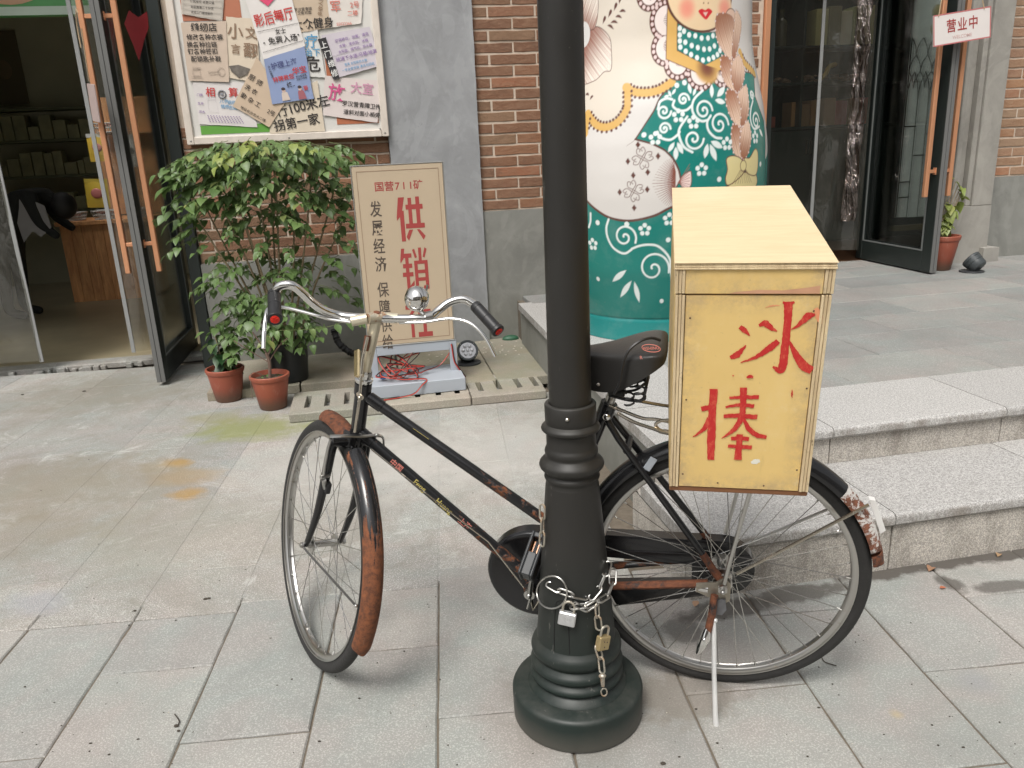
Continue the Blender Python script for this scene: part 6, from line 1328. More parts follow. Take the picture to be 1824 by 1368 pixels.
m = MB(); m.sphere((-.185, -.10, .098), .017, sc=(1.2, .8, .8)); m.obj('blue_connector', cm((.06, .17, .42), .4), cb)

# ------------------------------------------------------------------ NOTICE BOARD AND POSTERS (measured on the wall plane)
def pw(u, v, y): return wl(290+u*.22478, v*.22478, y)
nb = empty('notice_board', MBLD, 'white framed notice board screwed to the brick wall beside the left doorway', 'notice board')
FRM = flat('pale_chipped_frame', (.64, .57, .50), .7, var=.2, sc=9, stretch=(2, 2, 1)); BRD = flat('white_board', (.66, .64, .60), .7, var=.1, sc=5)
fx0, fx1, fz0, fz1 = -1.885, -.604, 1.512, 2.95; fw_ = .045
m = MB(); m.box(fx0+fw_, fx1-fw_, -.028, .03, fz0+fw_, fz1-fw_); m.obj('backing', BRD, nb)
for a, b, c, d in ((fx0, fx0+fw_, fz0, fz1), (fx1-fw_, fx1, fz0, fz1), (fx0+fw_+.001, fx1-fw_-.001, fz0, fz0+fw_), (fx0+fw_+.001, fx1-fw_-.001, fz1-fw_, fz1)):
    m = MB(); m.box(a, b, -.045, .033, c, d, .004); m.obj('frame_rail', FRM, nb)
for (x, z) in ((-1.86, 1.535), (-.63, 1.535), (-.66, 1.56), (-1.25, 1.53)):
    m = MB(); m.sphere((x, -.046, z), .006, 8, 4, sc=(1, .5, 1)); m.obj('screw', ZINC, nb)
for x0, x1, z, c in ((-1.84, -.645, 2.2, (.45, .16, .08)),):
    pass
m = MB(); (a, za), (b, zb) = pw(295, 990, -.03), pw(860, 1050, -.03); m.box(a, b, -.0305, -.0285, 1.572, 1.625); m.obj('green_backing', cm((.12, .33, .05), .7), nb)
m = MB(); m.box(-.935, -.665, -.0305, -.0285, 1.60, 1.66); m.box(-.97, -.90, -.0305, -.0285, 1.67, 2.05); m.obj('orange_backing', cm((.45, .15, .07), .7), nb)
m = MB(); m.box(-1.80, -1.45, -.0306, -.0285, 2.24, 2.9); m.obj('orange_backing', cm((.43, .16, .09), .7), nb)
def poster(corners, col, label, lines=(), y=-.034, name='poster', rough=.85, curl=.004, marks=None, var=.1, nd=0):
    P = [V((*pw(u, v, y), 0)) for u, v in corners]      # TL TR BR BL
    P = [V((p.x, 0, p.y)) for p in P]; c = sum(P, V())/4
    mat = flat('poster_paper_%s' % name+str(len(_MC)), col, rough, var=var, sc=8, bump=.15, bsc=14)
    o = MB(); N = 10; rnd = random.Random(len(_MC)); ph = rnd.uniform(0, 6)
    g = {}
    for i in range(N+1):
        for k in range(N+1):
            s_, t_ = i/N, k/N; p = (P[0]*(1-s_)+P[1]*s_)*(1-t_)+(P[3]*(1-s_)+P[2]*s_)*t_
            e = curl*(math.sin(s_*5+ph+t_*3)*.35+.35)*.55+curl*1.1*(max(0, abs(s_-.5)*2-.7)*max(0, abs(t_-.5)*2-.7))*6
            if i in (0, N) or k in (0, N): p = p+V((rnd.uniform(-1, 1), 0, rnd.uniform(-1, 1)))*.0016
            g[i, k] = len(o.v); o.v.append(tuple(p-c+V((0, -e, 0))))
    for i in range(N):
        for k in range(N): o.f.append((g[i, k], g[i, k+1], g[i+1, k+1], g[i+1, k]))
    ob = o.obj('poster', mat, None, fix=False); ob.matrix_world = MBLD@Matrix.Translation(V((c.x, y, c.z)))
    tag(ob, label, 'poster', 'handbills stuck on the notice board')
    ex = (P[1]-P[0]+P[2]-P[3])/2; ey = (P[3]-P[0]+P[2]-P[1])/2; rot = math.atan2(ex.z, ex.x)
    def at(u, v): return (P[0]*(1-u)+P[1]*u)*(1-v)+(P[3]*(1-u)+P[2]*u)*v-c
    for body, u, v, size, mt, *r in lines:
        p = at(u, v)+V((0, -curl*.95-.0012, 0)); text(body, mt, ob, tuple(p), size, .006 if size < .03 else .012, rot+(r[0] if r else 0), sx=(r[1] if len(r) > 1 else 1))
    if marks: marks(ob, at, curl)
    return ob
def dline(ob, P, at, w, mat, curl, y=.0013):
    C = [at(*p) for p in P]; k = MB(); k.tube([V((c.x, -curl*.95-y, c.z)) for c in C], w/2, 4, flat=.2); k.obj('drawn_line', mat, ob)
def dots_(ob, at, curl, u0, v0, u1, v1, n, r, mat):
    k = MB()
    for i in range(n):
        p = at(u0+(u1-u0)*i/(n-1), v0+(v1-v0)*i/(n-1)); k.box(p.x-r, p.x+r, -curl*.95-.0016, -curl*.95-.001, p.z-r*.6, p.z+r*.6)
    k.obj('printed_dots', mat, ob)
def mk1(ob, at, c):
    for v in (.12, .45, .62, .79, .95): dline(ob, [(.04, v), (.97, v)], at, .0022, INKK, c)
    dline(ob, [(.04, .12), (.04, .95)], at, .0022, INKK, c); dline(ob, [(.97, .12), (.97, .95)], at, .0022, INKK, c)
poster([(140, -120), (490, -120), (472, 170), (148, 112)], (.52, .47, .41), 'grey-cream handbill with ruled lines of small black writing, top left of the board', [('便民单位 收费公道', .5, .53, .017, INKK), ('末收费第二十分文', .5, .70, .017, INKK), ('欢迎上门面谈收件', .5, .86, .016, INKK)], marks=mk1, y=-.037)
def mk2(ob, at, c):
    dline(ob, [(.12, .80), (.12, .90), (.30, .90), (.30, .78), (.14, .80), (.14, .76), (.34, .77)], at, .003, INKK, c); dline(ob, [(.08, .93), (.36, .93)], at, .0025, INKK, c)
    dline(ob, [(.50, .83), (.78, .82), (.80, .86), (.52, .87), (.50, .83)], at, .0025, INKK, c); dline(ob, [(.82+.09*math.cos(t), .83+.07*math.sin(t)) for t in [k*.6 for k in range(11)]], at, .0025, INKK, c)
poster([(143, 180), (500, 168), (527, 650), (205, 640)], (.56, .45, .36), 'brown sewing shop handbill with drawn machine and key, left side of the board', [('缝纫店', .50, .10, .052, INKK), ('修改各种衣裤', .5, .26, .036, INKK), ('换各种拉链', .42, .385, .036, INKK), ('钉各种铁扣', .42, .50, .036, INKK), ('配锁匙补鞋', .48, .625, .036, INKK)], marks=mk2, y=-.040)
def mk3(ob, at, c):
    k = MB(); P = [at(u, v) for u, v in ((.05, .80), (.35, .76), (.72, .80), (.60, .90), (.35, .97), (.12, .88))]; k.add([(p.x, -c*.95-.0014, p.z) for p in P], [tuple(range(6))]); k.obj('ink_smudge', flat('ink_smudge', (.16, .14, .12), .9, var=.7, sc=30), ob)
poster([(500, 132), (745, 150), (770, 655), (515, 618)], (.66, .56, .44), 'cream handbill with large brown brushed characters and a dark sketch, half covered by the ticket', [('小', .28, .24, .095, INKG), ('文', .8, .24, .075, INKG), ('言', .28, .52, .06, INKG), ('翻', .75, .52, .09, INKG)], marks=mk3, y=-.0355)
poster([(1005, -100), (1285, -100), (1332, 218), (1065, 262)], (.54, .43, .32), 'brown handbill with thin brushed writing for public exercise, top middle of board', [('大众健身', .50, .86, .065, INKK), ('罗汉营青障', .28, .50, .022, INKK), ('卫街对面', .30, .58, .022, INKK), ('多收人家', .80, .45, .03, INKG, 1.35)], y=-.038)
poster([(1290, -100), (1590, -100), (1572, 185), (1328, 222)], (.68, .63, .58), 'white handbill printed with faded red characters, top right corner of the board', [('军', .22, .50, .07, INKO), ('2号', .78, .48, .04, INKO), ('二楼', .72, .70, .034, INKO), ('55022366', .45, .95, .024, INKO)], y=-.036)
poster([(1062, 252), (1225, 235), (1292, 615), (1138, 605)], (.66, .65, .62), 'white handbill with blue and black brushed characters beside the blue poster', [('疗', .60, .25, .085, INKB), ('治下', .55, .48, .05, INKB), ('危', .42, .74, .105, INKK)], y=-.036)
poster([(1285, 600), (1740, 640), (1700, 972), (1270, 912)], (.68, .60, .57), 'pinkish white handbill with magenta brushed characters, lower right of the board', [('放', .22, .42, .11, INKM), ('大室', .66, .25, .075, flat('pale_pink_ink', (.60, .30, .42), .8)), ('罗汉营青障卫街', .68, .64, .036, INKK), ('道斜对面小桥旁', .70, .84, .034, INKK)], y=-.036)
def mk9(ob, at, c):
    dline(ob, [(.05, .50), (.95, .45)], at, .0015, INKP, c)
poster([(1255, 278), (1640, 212), (1732, 518), (1372, 622)], (.58, .53, .57), 'lilac repair handbill with small purple print beside the black label, right of the board', [('空调移位、加氟、清洗', .58, .18, .022, INKP), ('水管、洗衣机、冰箱', .58, .32, .021, INKP), ('太阳能、煤气灶、热水器', .58, .45, .020, INKP), ('疏通下水道/马桶/地漏', .56, .62, .028, INKP), ('清洗 太阳能热水器', .50, .77, .018, INKB), ('一年全部安装 清洗与回收', .52, .89, .019, INKB)], marks=mk9, y=-.041)
poster([(1226, 312), (1292, 296), (1402, 622), (1352, 634)], (.035, .032, .035), 'narrow black label with white characters on the right half of the board', [(ch, .50+[-.05, .05, .08, .02][i], .17+.23*i, .046, INKW) for i, ch in enumerate('上门维修')], y=-.047, curl=.002)
def mk12(ob, at, c):
    for i in range(12): dots_(ob, at, c, .18+.05*i, .78, .20+.052*i, .92, 5, .0035, INKP)
    k = MB(); q = at(.52, .27); k.tube([(q.x+.022*math.cos(t), -c*.95-.0015, q.z+.022*math.sin(t)) for t in [2*math.pi*j/16 for j in range(16)]], .0045, 4, closed=True); k.sphere((q.x, -c*.95-.001, q.z), .010, 10, 4, sc=(1, .1, 1)); k.obj('round_emblem', flat('grey_ink', (.25, .25, .27), .8), ob)
    dline(ob, [(.22, .38), (.38, .38), (.38, .68), (.22, .68), (.22, .38)], at, .0015, INKP, c)
poster([(235, 652), (640, 655), (752, 1008), (288, 985)], (.68, .64, .62), 'white fortune handbill with two red characters and round emblem, lower left of board', [('相', .31, .24, .060, INKR), ('算', .74, .24, .060, INKR), ('八字', .52, .44, .026, INKB), ('情感', .52, .56, .026, INKB), ('姻缘', .66, .46, .026, INKB), ('吉凶', .66, .58, .026, INKB), ('门牌', .10, .3, .018, INKP), ('生肖', .09, .5, .018, INKP), ('风水', .09, .7, .018, INKP)], marks=mk12, y=-.033)
def ob_place(ob, y, items, rot):
    inv = (MBLD.inverted()@ob.matrix_world).inverted()
    for ch, u, v, s_, mt in items:
        x, z = pw(u, v, y); p = inv@V((x, y-.0048, z)); text(ch, mt, ob, tuple(p), s_, .008, rot)
p13 = poster([(745, 452), (985, 790), (845, 1008), (556, 842)], (.58, .45, .33), 'brown paper handbill stuck askew offering kitchen and cleaning work, middle of the board', [], y=-.0405, curl=.003)
ob_place(p13, -.0405, [('厨', 705, 618, .040, INKK), ('师', 765, 660, .040, INKK), ('洗', 672, 695, .036, INKK), ('衣', 725, 730, .036, INKK), ('勤', 640, 762, .036, INKK), ('杂', 697, 797, .036, INKK), ('工', 752, 830, .036, INKK), ('2号', 858, 895, .034, INKK), ('地址长沙北大二楼', 715, 905, .021, INKK)], R(-33))
poster([(860, 770), (1225, 640), (1287, 1040), (845, 1060)], (.66, .57, .45), 'cream handbill with large black brushed directions, bottom middle of the board', [('西行100米左', .52, .44, .078, INKK, .05), ('拐第一家', .50, .78, .074, INKK, 0)], y=-.035)
poster([(612, -140), (985, -140), (1128, 368), (800, 470)], (.72, .68, .65), 'tall white dance hall ticket bill with pink diamond and red brush lettering', [('影后舞厅', .50, .50, .078, INKR, .07, .8), ('女士', .55, .70, .034, INKK), ('免票入场', .55, .82, .046, INKK)], y=-.044, marks=lambda ob, at, c: (dots_(ob, at, c, .06, .645, .97, .63, 30, .0028, INKK), dots_(ob, at, c, .05, .915, .97, .905, 30, .0028, INKK), [dots_(ob, at, c, q, .80, q+.002, .802, 2, .005, INKK) for q in (.12, .92)],
       (lambda k: (k.add([(at(u, v).x, -c*.95-.0014, at(u, v).z) for u, v in ((.33, .12), (.62, .12), (.66, .22), (.44, .33), (.27, .22))], [(0, 1, 2, 3, 4)]), k.obj('pink_diamond', flat('pink_print', (.66, .07, .16), .8), ob)))(MB())))
def mk5(ob, at, c):
    SK_ = flat('printed_skin', (.62, .45, .38), .8); HR_ = flat('printed_hair', (.05, .035, .04), .8)
    for u, v, cl in ((.33, .80, (.62, .52, .45)), (.72, .82, (.35, .12, .14))):
        k = MB(); P = [at(u+a, v+b) for a, b in ((-.07, .16), (-.06, .0), (.0, -.05), (.08, .0), (.12, .16))]; k.add([(p.x, -c*.95-.0013, p.z) for p in P], [tuple(range(5))]); k.obj('printed_coat', cm(cl, .8), ob)
        q = at(u, v-.055); k = MB(); k.sphere((q.x, -c*.95-.001, q.z), .013, 10, 5, sc=(.9, .08, 1.1)); k.obj('printed_face', SK_, ob)
        q = at(u-.005, v-.085); k = MB(); k.sphere((q.x, -c*.95-.0015, q.z), .013, 10, 5, sc=(1, .08, .8)); k.obj('printed_hair', HR_, ob)
poster([(800, 470), (1122, 368), (1196, 782), (866, 826)], (.25, .31, .49), 'blue poster with two small printed figures and red characters, middle of the notice board', [('护理上海', .45, .22, .042, flat('dark_blue_ink', (.07, .08, .2), .8)), ('华宝', .78, .42, .046, INKR), ('特聘教您', .38, .50, .034, INKR), ('终..', .52, .66, .035, INKK), ('罗汉营青障', .80, .53, .014, INKK), ('卫街小桥旁', .80, .58, .014, INKK), ('市人民剧院', .10, .30, .015, INKK, -1.5), ('婴', .86, .78, .03, INKR)], y=-.046, marks=mk5)

# ------------------------------------------------------------------ PLANTS
def leaf_mesh(L, w, fold, droop, mat, seed):
    rnd = random.Random(seed); m = MB(); n = 6; prof = [(0, .0), (.12, .34), (.32, .5), (.55, .44), (.78, .24), (1, 0)]
    vs = []
    for i, (t, ww) in enumerate(prof):
        x = L*t; z = -droop*L*t*t; k = w*ww*(1+rnd.uniform(-.06, .06))
        vs += [(x, -k, z+fold*k+rnd.uniform(-1, 1)*.0012), (x, 0, z), (x, k, z+fold*k+rnd.uniform(-1, 1)*.0012)]
    F = []
    for i in range(len(prof)-1):
        a = i*3; F += [(a, a+1, a+4, a+3), (a+1, a+2, a+5, a+4)]
    m.add(vs, F); return m.mesh('leaf', mat, ang=70, fix=False)
def leafset(mat, L): return [leaf_mesh(L*s_, L*s_*.72, f, d, mat, i) for i, (s_, f, d) in enumerate(((1, .25, .25), (.85, .35, .4), (1.1, .2, .35), (.7, .3, .3), (.95, .45, .55)))]
def put_leaf(par, me, p, yaw, pitch, roll=0, sc=1):
    return link('leaf', me, par, Matrix.Translation(p)@Matrix.Rotation(yaw, 4, 'Z')@Matrix.Rotation(pitch, 4, 'Y')@Matrix.Rotation(roll, 4, 'X')@Matrix.Scale(sc, 4))
def pot(par, r0, r1, hgt, mat, rim=True):
    pr = [(0, 0), (r0*.92, 0), (r0, .008), (r1*.965, hgt*.84), (r1*.965, hgt*.85)]
    pr += [(r1*1.02, hgt*.87), (r1*1.06, hgt*.94), (r1*1.06, hgt*.985), (r1*1.03, hgt), (r1*.95, hgt), (r1*.93, hgt*.96), (r1*.90, hgt*.85), (0.001, hgt*.84)] if rim else [(r1, hgt), (r1*.97, hgt), (r1*.95, hgt*.9), (.001, hgt*.88)]
    MB().lathe(pr, 10 if rim and r1 < .2 else 32).obj('pot', mat, par, ang=25) if False else MB().lathe(pr, 36).obj('pot', mat, par, ang=35)
    m = MB(); m.lathe([(.0001, hgt*.875+.004), (r1*.5, hgt*.875+.008), (r1*.90, hgt*.875-.002), (r1*.90, hgt*.85)], 24); m.obj('soil', SOIL, par)
# big shrub in the black pot
SBX, SBY = -1.375, -.60
shrub = empty('potted_shrub', bl(SBX, SBY, .0575), 'large leafy potted shrub in a black nursery pot against the brick wall', 'potted plant')
pot(shrub, .115, .135, .255, BLKP, False)
rnd = random.Random(21); LG = leafset(LEAF, .074)+leafset(LEAF, .060)+leafset(LEAF, .084)[:2]; LY = leafset(LEAFY, .072)
stems = [(-.42, .12, 1.02), (-.30, -.04, 1.12), (-.17, -.12, 1.10), (-.06, .03, 1.16), (.07, -.02, 1.17), (.18, .08, 1.12), (.30, -.06, 1.14), (.44, .06, 1.10), (-.44, -.10, .98), (.52, -.03, .98), (.02, .14, 1.2), (-.22, .16, 1.1)]
nl = 0; tips = []; bigstuff = MB()
def add_leaf(p, yaw, pitch, me, roll=0, sc=1):
    global nl
    if nl < 296: put_leaf(shrub, me, p, yaw, pitch, roll, sc)
    else:
        mt = Matrix.Translation(p)@Matrix.Rotation(yaw, 4, 'Z')@Matrix.Rotation(pitch, 4, 'Y')@Matrix.Rotation(roll, 4, 'X')@Matrix.Scale(sc, 4)
        bigstuff.add([v.co for v in me.vertices], [tuple(f.vertices) for f in me.polygons], mt)
    nl += 1
def spray(p, yaw, n, L, meshes, dz=-.03):
    """a leafy twig: opposite leaves along a drooping stalk"""
    p = V(p); e = V((math.cos(yaw), math.sin(yaw), dz)); pts = [p+e*L*t+V((0, 0, -.04*t*t)) for t in (0, .35, .7, 1)]
    tw.tube(pts, [.0022, .0018, .0014, .001], 5)
    for k in range(n):
        q = pts[0].lerp(pts[-1], .3+.7*(k//2)/max(1, (n-1)//2)); s_ = 1 if k % 2 else -1
        if k == n-1: s_ = 0
        add_leaf(q, yaw+s_*rnd.uniform(.7, 1.15), rnd.uniform(.10, .75), rnd.choice(meshes), rnd.uniform(-.4, .4), rnd.uniform(.7, 1.08))
tw = MB(); st_obj = []
sprays = []
for dx, dy, ht in stems:
    P = [V((dx*.12, dy*.15, .20)), V((dx*.45+rnd.uniform(-.02, .02), dy*.5, .20+ht*.4)), V((dx*.82, dy*.9, .20+ht*.78)), V((dx, dy, .22+ht))]
    C = catmull(P, 6); MB().tube(C, [.0078*(1-.55*i/len(C)) for i in range(len(C))], 7).obj('stem', STEM, shrub)
    for t, n_ in ((.99, 3), (.88, 2), (.74, 1), (.55, 1)):
        q = C[min(len(C)-1, int(t*(len(C)-1)))]
        for j in range(n_): sprays.append((q, t))
# foliage near the camera side first so that it stays leaf by leaf
crown = []
for i in range(205):
    a = rnd.uniform(0, 2*math.pi); rr_ = math.sqrt(rnd.random()); x = .51*rr_*math.cos(a)+.02; y = .22*rr_*math.sin(a)-.05
    z = 1.43+.06*rnd.uniform(-1, 1)-.15*(abs(x)/.6)**3.0-.16*rnd.random()**2-(rnd.uniform(.1, .34) if rnd.random() < .36 else 0)
    crown.append((y, x, z))
crown.sort()
for y, x, z in crown: spray((x*.9, y, z), math.atan2(y-.15, x)+rnd.uniform(-.6, .6) if y < .05 else rnd.uniform(0, 6.28), rnd.choice((5, 6, 7)), rnd.uniform(.10, .17), LG if rnd.random() < .84 else LY, -.1)
for q, t in sprays[::2]: spray(q, rnd.uniform(-3.1, 0.2), rnd.choice((3, 4, 5)), rnd.uniform(.08, .14), LG if rnd.random() < .8 else LY, -.2)
# lower skirts left and right
for x, y, z, ya, mm in ((-.50, -.12, .98, 3.3, LG), (-.56, -.14, .90, 3.5, LG), (-.40, -.1, .90, 3.9, LG), (-.30, -.12, .52, 3.3, LG), (-.26, -.15, .56, 3.9, LY), (-.20, -.15, .60, 4.5, LY), (-.12, -.16, .58, 4.8, LY), (-.30, -.14, .45, 3.2, LG), (-.22, -.13, .42, 3.8, LG), (.02, -.15, .60, 5.2, LY), (.10, -.12, .50, 5.9, LY), (.16, -.1, .42, 5.6, LG), (-.1, -.16, .50, 4.2, LG), (-.04, -.1, .44, 4.6, LG),
                       (.40, -.1, .92, 5.8, LG), (.48, -.1, .84, 5.9, LG), (.34, -.1, .80, 5.5, LG), (.46, -.08, 1.02, 6.1, LG), (.50, -.05, .70, 6.1, LG), (.38, -.08, .68, 5.7, LY), (.30, -.1, .60, 5.9, LG), (.55, -.05, 1.12, .1, LG), (-.58, -.1, 1.10, 3.1, LG), (-.36, -.12, .36, 3.3, LG), (-.30, -.1, .30, 3.4, LG), (.22, -.1, .98, 5.2, LY), (-.18, -.14, .98, 4.4, LG), (-.05, -.16, .90, 4.7, LG), (.12, -.16, .86, 4.9, LG), (-.44, -.06, .66, 3.2, LG)):
    spray((x*.85, y, z), ya, rnd.choice((4, 5, 6)), rnd.uniform(.09, .15), mm, -.15)
for i in range(58): spray((rnd.uniform(-.34, .20), rnd.uniform(-.18, -.04), rnd.uniform(.26, .78)), rnd.uniform(3.2, 6.2), rnd.choice((4, 5, 6)), rnd.uniform(.09, .14), LY if rnd.random() < .55 else LG, -.15)
for i in range(60): spray((rnd.uniform(-.36, .46), rnd.uniform(0, .2), rnd.uniform(.42, 1.25)), rnd.uniform(0, 6.28), 5, .13, LG, -.1)
tw.obj('twigs', flat('green_twig', (.12, .15, .05), .6), shrub)['kind'] = 'stuff'
if bigstuff.v: bigstuff.obj('foliage', LEAF, shrub, fix=False, ang=70)['kind'] = 'stuff'
# two terracotta pots in front
def small_plant(x, y, a, label, kind):
    o = empty('potted_plant', bl(x, y, 0, a), label, 'potted plant', 'small plants in terracotta pots'); r1 = .118 if kind < 2 else .13
    pot(o, .078, r1*.92, .205 if kind < 2 else .26, TERC); return o
p1 = small_plant(-1.735, -.735, .2, 'small plant with broad dark leaves in the left terracotta pot beside the open door', 0)
rnd = random.Random(4); tw = MB(); BG = [leaf_mesh(.115, .060, .2, .3, leafmat('dark_broad_leaf', (.022, .065, .022), (.035, .095, .03), (.07, .13, .04)), i) for i in range(4)]
for k in range(6):
    a = k*1.05; P = [V((0, 0, .17)), V((.02*math.cos(a), .02*math.sin(a), .26)), V((.05*math.cos(a), .05*math.sin(a), .33+.02*k))]; C = catmull(P, 4); MB().tube(C, .003, 6).obj('stem', STEM, p1)
    for j, t in enumerate((.45, .7, 1)):
        q = C[int(t*(len(C)-1))]; put_leaf(p1, rnd.choice(BG if k < 5 else LG), q, a+rnd.uniform(-.8, .8)+j*1.2, rnd.uniform(.0, .8), rnd.uniform(-.4, .4), rnd.uniform(.8, 1.15))
for k in range(7): put_leaf(p1, rnd.choice(LG), V((rnd.uniform(-.09, .09), rnd.uniform(-.08, .02), rnd.uniform(.34, .50))), rnd.uniform(3, 6), rnd.uniform(.2, .8), 0, .9)
for k in range(9): put_leaf(p1, BG[k % 4], V((rnd.uniform(-.06, .06), rnd.uniform(-.06, .06), .182)), rnd.uniform(0, 6.28), rnd.uniform(-.1, .25), rnd.uniform(-.5, .5), .5)
p2 = small_plant(-1.445, -.985, 1.1, 'small bare-stemmed plant with a long trailing shoot in the right terracotta pot', 1)
tr = [((0, 0, .17), (.01, 0, .27), (0, 0, .33)), ((0, 0, .33), (-.03, 0, .40), (-.06, 0, .46)), ((0, 0, .30), (.04, 0, .38), (.055, 0, .46)), ((.01, 0, .28), (.08, 0, .37), (.15, 0, .42)), ((.0, 0, .28), (-.10, 0, .36), (-.17, 0, .42)), ((-.02, -.03, .20), (-.09, -.05, .23), (-.10, -.08, .09))]
SB = Matrix.Rotation(-1.1, 4, 'Z')
for i, P in enumerate(tr): MB().tube([SB@q for q in catmull([V(q) for q in P], 5)], [.0095, .004, .004, .003, .003, .002][i], 8).obj('stem', flat('brown_bark', (.16, .105, .08), .8, var=.3, sc=30), p2)
ts = [(-.02, 0, .42), (.08, 0, .455), (.22, 0, .45), (.36, 0, .455), (.50, 0, .49), (.56, 0, .50)]
C = [SB@q for q in catmull([V(q) for q in ts], 6)]; MB().tube(C, .0016, 6).obj('stem', _MC['green_twig'], p2)
VG = leafset(LEAF, .062)
for i in range(2, len(C)-1, 3):
    for s_ in (1, -1): put_leaf(p2, rnd.choice(VG), C[i], -1.1+s_*1.0, .1 if s_ > 0 else .7, s_*.4+.5, rnd.uniform(.8, 1.15))
for k in range(26):
    q = SB@V((rnd.uniform(-.13, .13), rnd.uniform(-.06, .05), rnd.uniform(.38, .54))); put_leaf(p2, rnd.choice(VG), q, rnd.uniform(2.4, 6.6), rnd.uniform(.1, .9), rnd.uniform(-.5, .5), rnd.uniform(.8, 1.2))
for k in range(9): put_leaf(p2, rnd.choice(VG), V((rnd.uniform(-.06, .06), rnd.uniform(-.06, .06), .184)), rnd.uniform(0, 6.28), rnd.uniform(-.1, .25), rnd.uniform(-.5, .5), .8)
# right-hand pot on the terrace
p3 = small_plant(3.475, -.215, .3, 'small light green plant in a tall terracotta pot beside the right-hand glazed door', 2); p3.matrix_world = bl(3.475, -.215, ZT, .3)
for k in range(9):
    a = -1.2+k*.4; P = [V((0, 0, .22)), V((.04*math.cos(a), .02, .34)), V((.12*math.cos(a)+.012*k, .0, .44+.03*k))]; C = catmull(P, 4); MB().tube(C, .003, 6).obj('stem', STEM, p3)
    for t in (.4, .55, .7, .85, 1): put_leaf(p3, rnd.choice(leafset(LEAFY, .085) if False else LY), C[int(t*(len(C)-1))], rnd.uniform(3, 6.6), rnd.uniform(.1, .9), rnd.uniform(-.4, .4), rnd.uniform(1.0, 1.35))

# ------------------------------------------------------------------ FLOOR LIGHTS
def floodlight(x, y, z, yaw, tilt, label, back=False):
    o = empty('floor_light', bl(x, y, z), label, 'floor light', 'small round floor floodlights')
    m = MB(); m.lathe([(.0001, 0), (.080, 0), (.085, .004), (.083, .010), (.060, .014), (.001, .016)], 28); m.obj('base_plate', PLAS, o)
    T = Matrix.Translation((0, 0, .082))@Matrix.Rotation(yaw, 4, 'Z')@Matrix.Rotation(tilt, 4, 'X')
    m = MB(); m.lathe([(.001, -.075), (.052, -.072), (.060, -.062), (.0625, -.03), (.0605, -.028), (.0605, -.024), (.064, -.022), (.067, .0), (.065, .002), (.065, .006), (.0685, .008), (.070, .022), (.066, .027), (.056, .027), (.054, .020), (.001, .020)], 36, T); m.obj('lamp_housing', flat('dark_cast_metal', (.045, .052, .055), .45, var=.15), o, ang=40)
    m = MB(); m.lathe([(.001, .023), (.0535, .0225)], 36, T)
    for k in range(7):
        a = 2*math.pi*k/6; r_ = 0 if k == 6 else .030; m.lathe([(.0115, .0235), (.010, .026), (.005, .0275), (.0001, .028)], 14, T@Matrix.Translation((r_*math.cos(a), r_*math.sin(a), 0)))
    m.obj('lens', flat('lamp_lens', (.50, .50, .52), .12, .3, var=.3, sc=60), o)
    m = MB()
    for k in range(4): a = math.pi/4+k*math.pi/2; m.sphere(T@V((.061*math.cos(a), .061*math.sin(a), .028)), .0035, 8, 4)
    m.obj('bezel_screws', ZINC, o)
    return o
floodlight(-.235, -.60, .0575, R(0), R(62), 'round black floor light with clear lens beside the standing sign')
floodlight(3.60, -.405, ZT, R(-155), R(52), 'ribbed black floor light tilted away, right of the terracotta pot')
# green half-buried disc at the wall foot
gd = MB(); gd.sphere((0, 0, 0), .062, 20, 8, sc=(1, .6, .42)); g_o = gd.obj('green_lid', flat('green_plastic', (.03, .10, .055), .5, var=.3, sc=20)); g_o.matrix_world = bl(.150, -.035, .064); tag(g_o, 'dull green plastic lid lying in the corner at the foot of the wall', 'lid')
# black pipe elbow behind the shrub
pm_ = MB(); pm_.tube(catmull([(0, .05, .20), (.01, .03, .16), (.03, .0, .11), (.08, -.02, .06), (.13, -.05, .035)], 6), [.022, .022, .026, .020, .026, .022]*4+[.016], 12); po = pm_.obj('black_hose', RUB); po.matrix_world = bl(-1.10, -.18, .0575); tag(po, 'short black hose end at the wall foot beside the black plant pot', 'hose')

# ------------------------------------------------------------------ HANGING SIGNS
def hsign(pts, y, label, yaw=0):
    P = [wl(u, v, y) for u, v in pts]; cx_ = sum(p[0] for p in P)/4; cz_ = sum(p[1] for p in P)/4; a = math.atan2(P[1][1]-P[0][1], P[1][0]-P[0][0]); return cx_, cz_, a, math.dist(P[0], P[1]), math.dist(P[0], P[3])
cx_, cz_, an, ww, hh = hsign(((1660, 30), (1762, 13), (1768, 62), (1665, 84)), -.46, '')
ws = empty('open_sign', bl(cx_, -.46, cz_)@Matrix.Rotation(-an, 4, 'Y'), 'white open sign with red characters hanging on cord from the right door handle', 'sign')
m = MB(); m.box(-ww/2, ww/2, 0, .010, -hh/2, hh/2, .0015); m.obj('sign_plate', flat('white_sign_plate', (.72, .67, .64), .5, var=.04), ws)
plabel(-ww/2-.002, ww/2+.002, -hh/2-.002, hh/2+.002, -.0008, .008, flat('rose_border', (.50, .16, .16), .6), ws)
for i, ch in enumerate('营业中'): text(ch, RED2, ws, (-.082+.082*i, -.0012, .010), .088, .014, sx=.86)
text('WELCOME', flat('faded_pink_print', (.62, .42, .40), .6), ws, (0, -.0012, -.060), .030, .008)
for x in (-ww/2+.035, ww/2-.05): MB().tube([(x, -.002, hh/2-.012), (x+(.06 if x < 0 else -.02), .03, hh/2+.16), (x+(.10 if x < 0 else -.12), .06, hh/2+.42)], .0035, 6).obj('cord', flat('jute_cord', (.40, .30, .19), .9, var=.3, sc=50), ws)
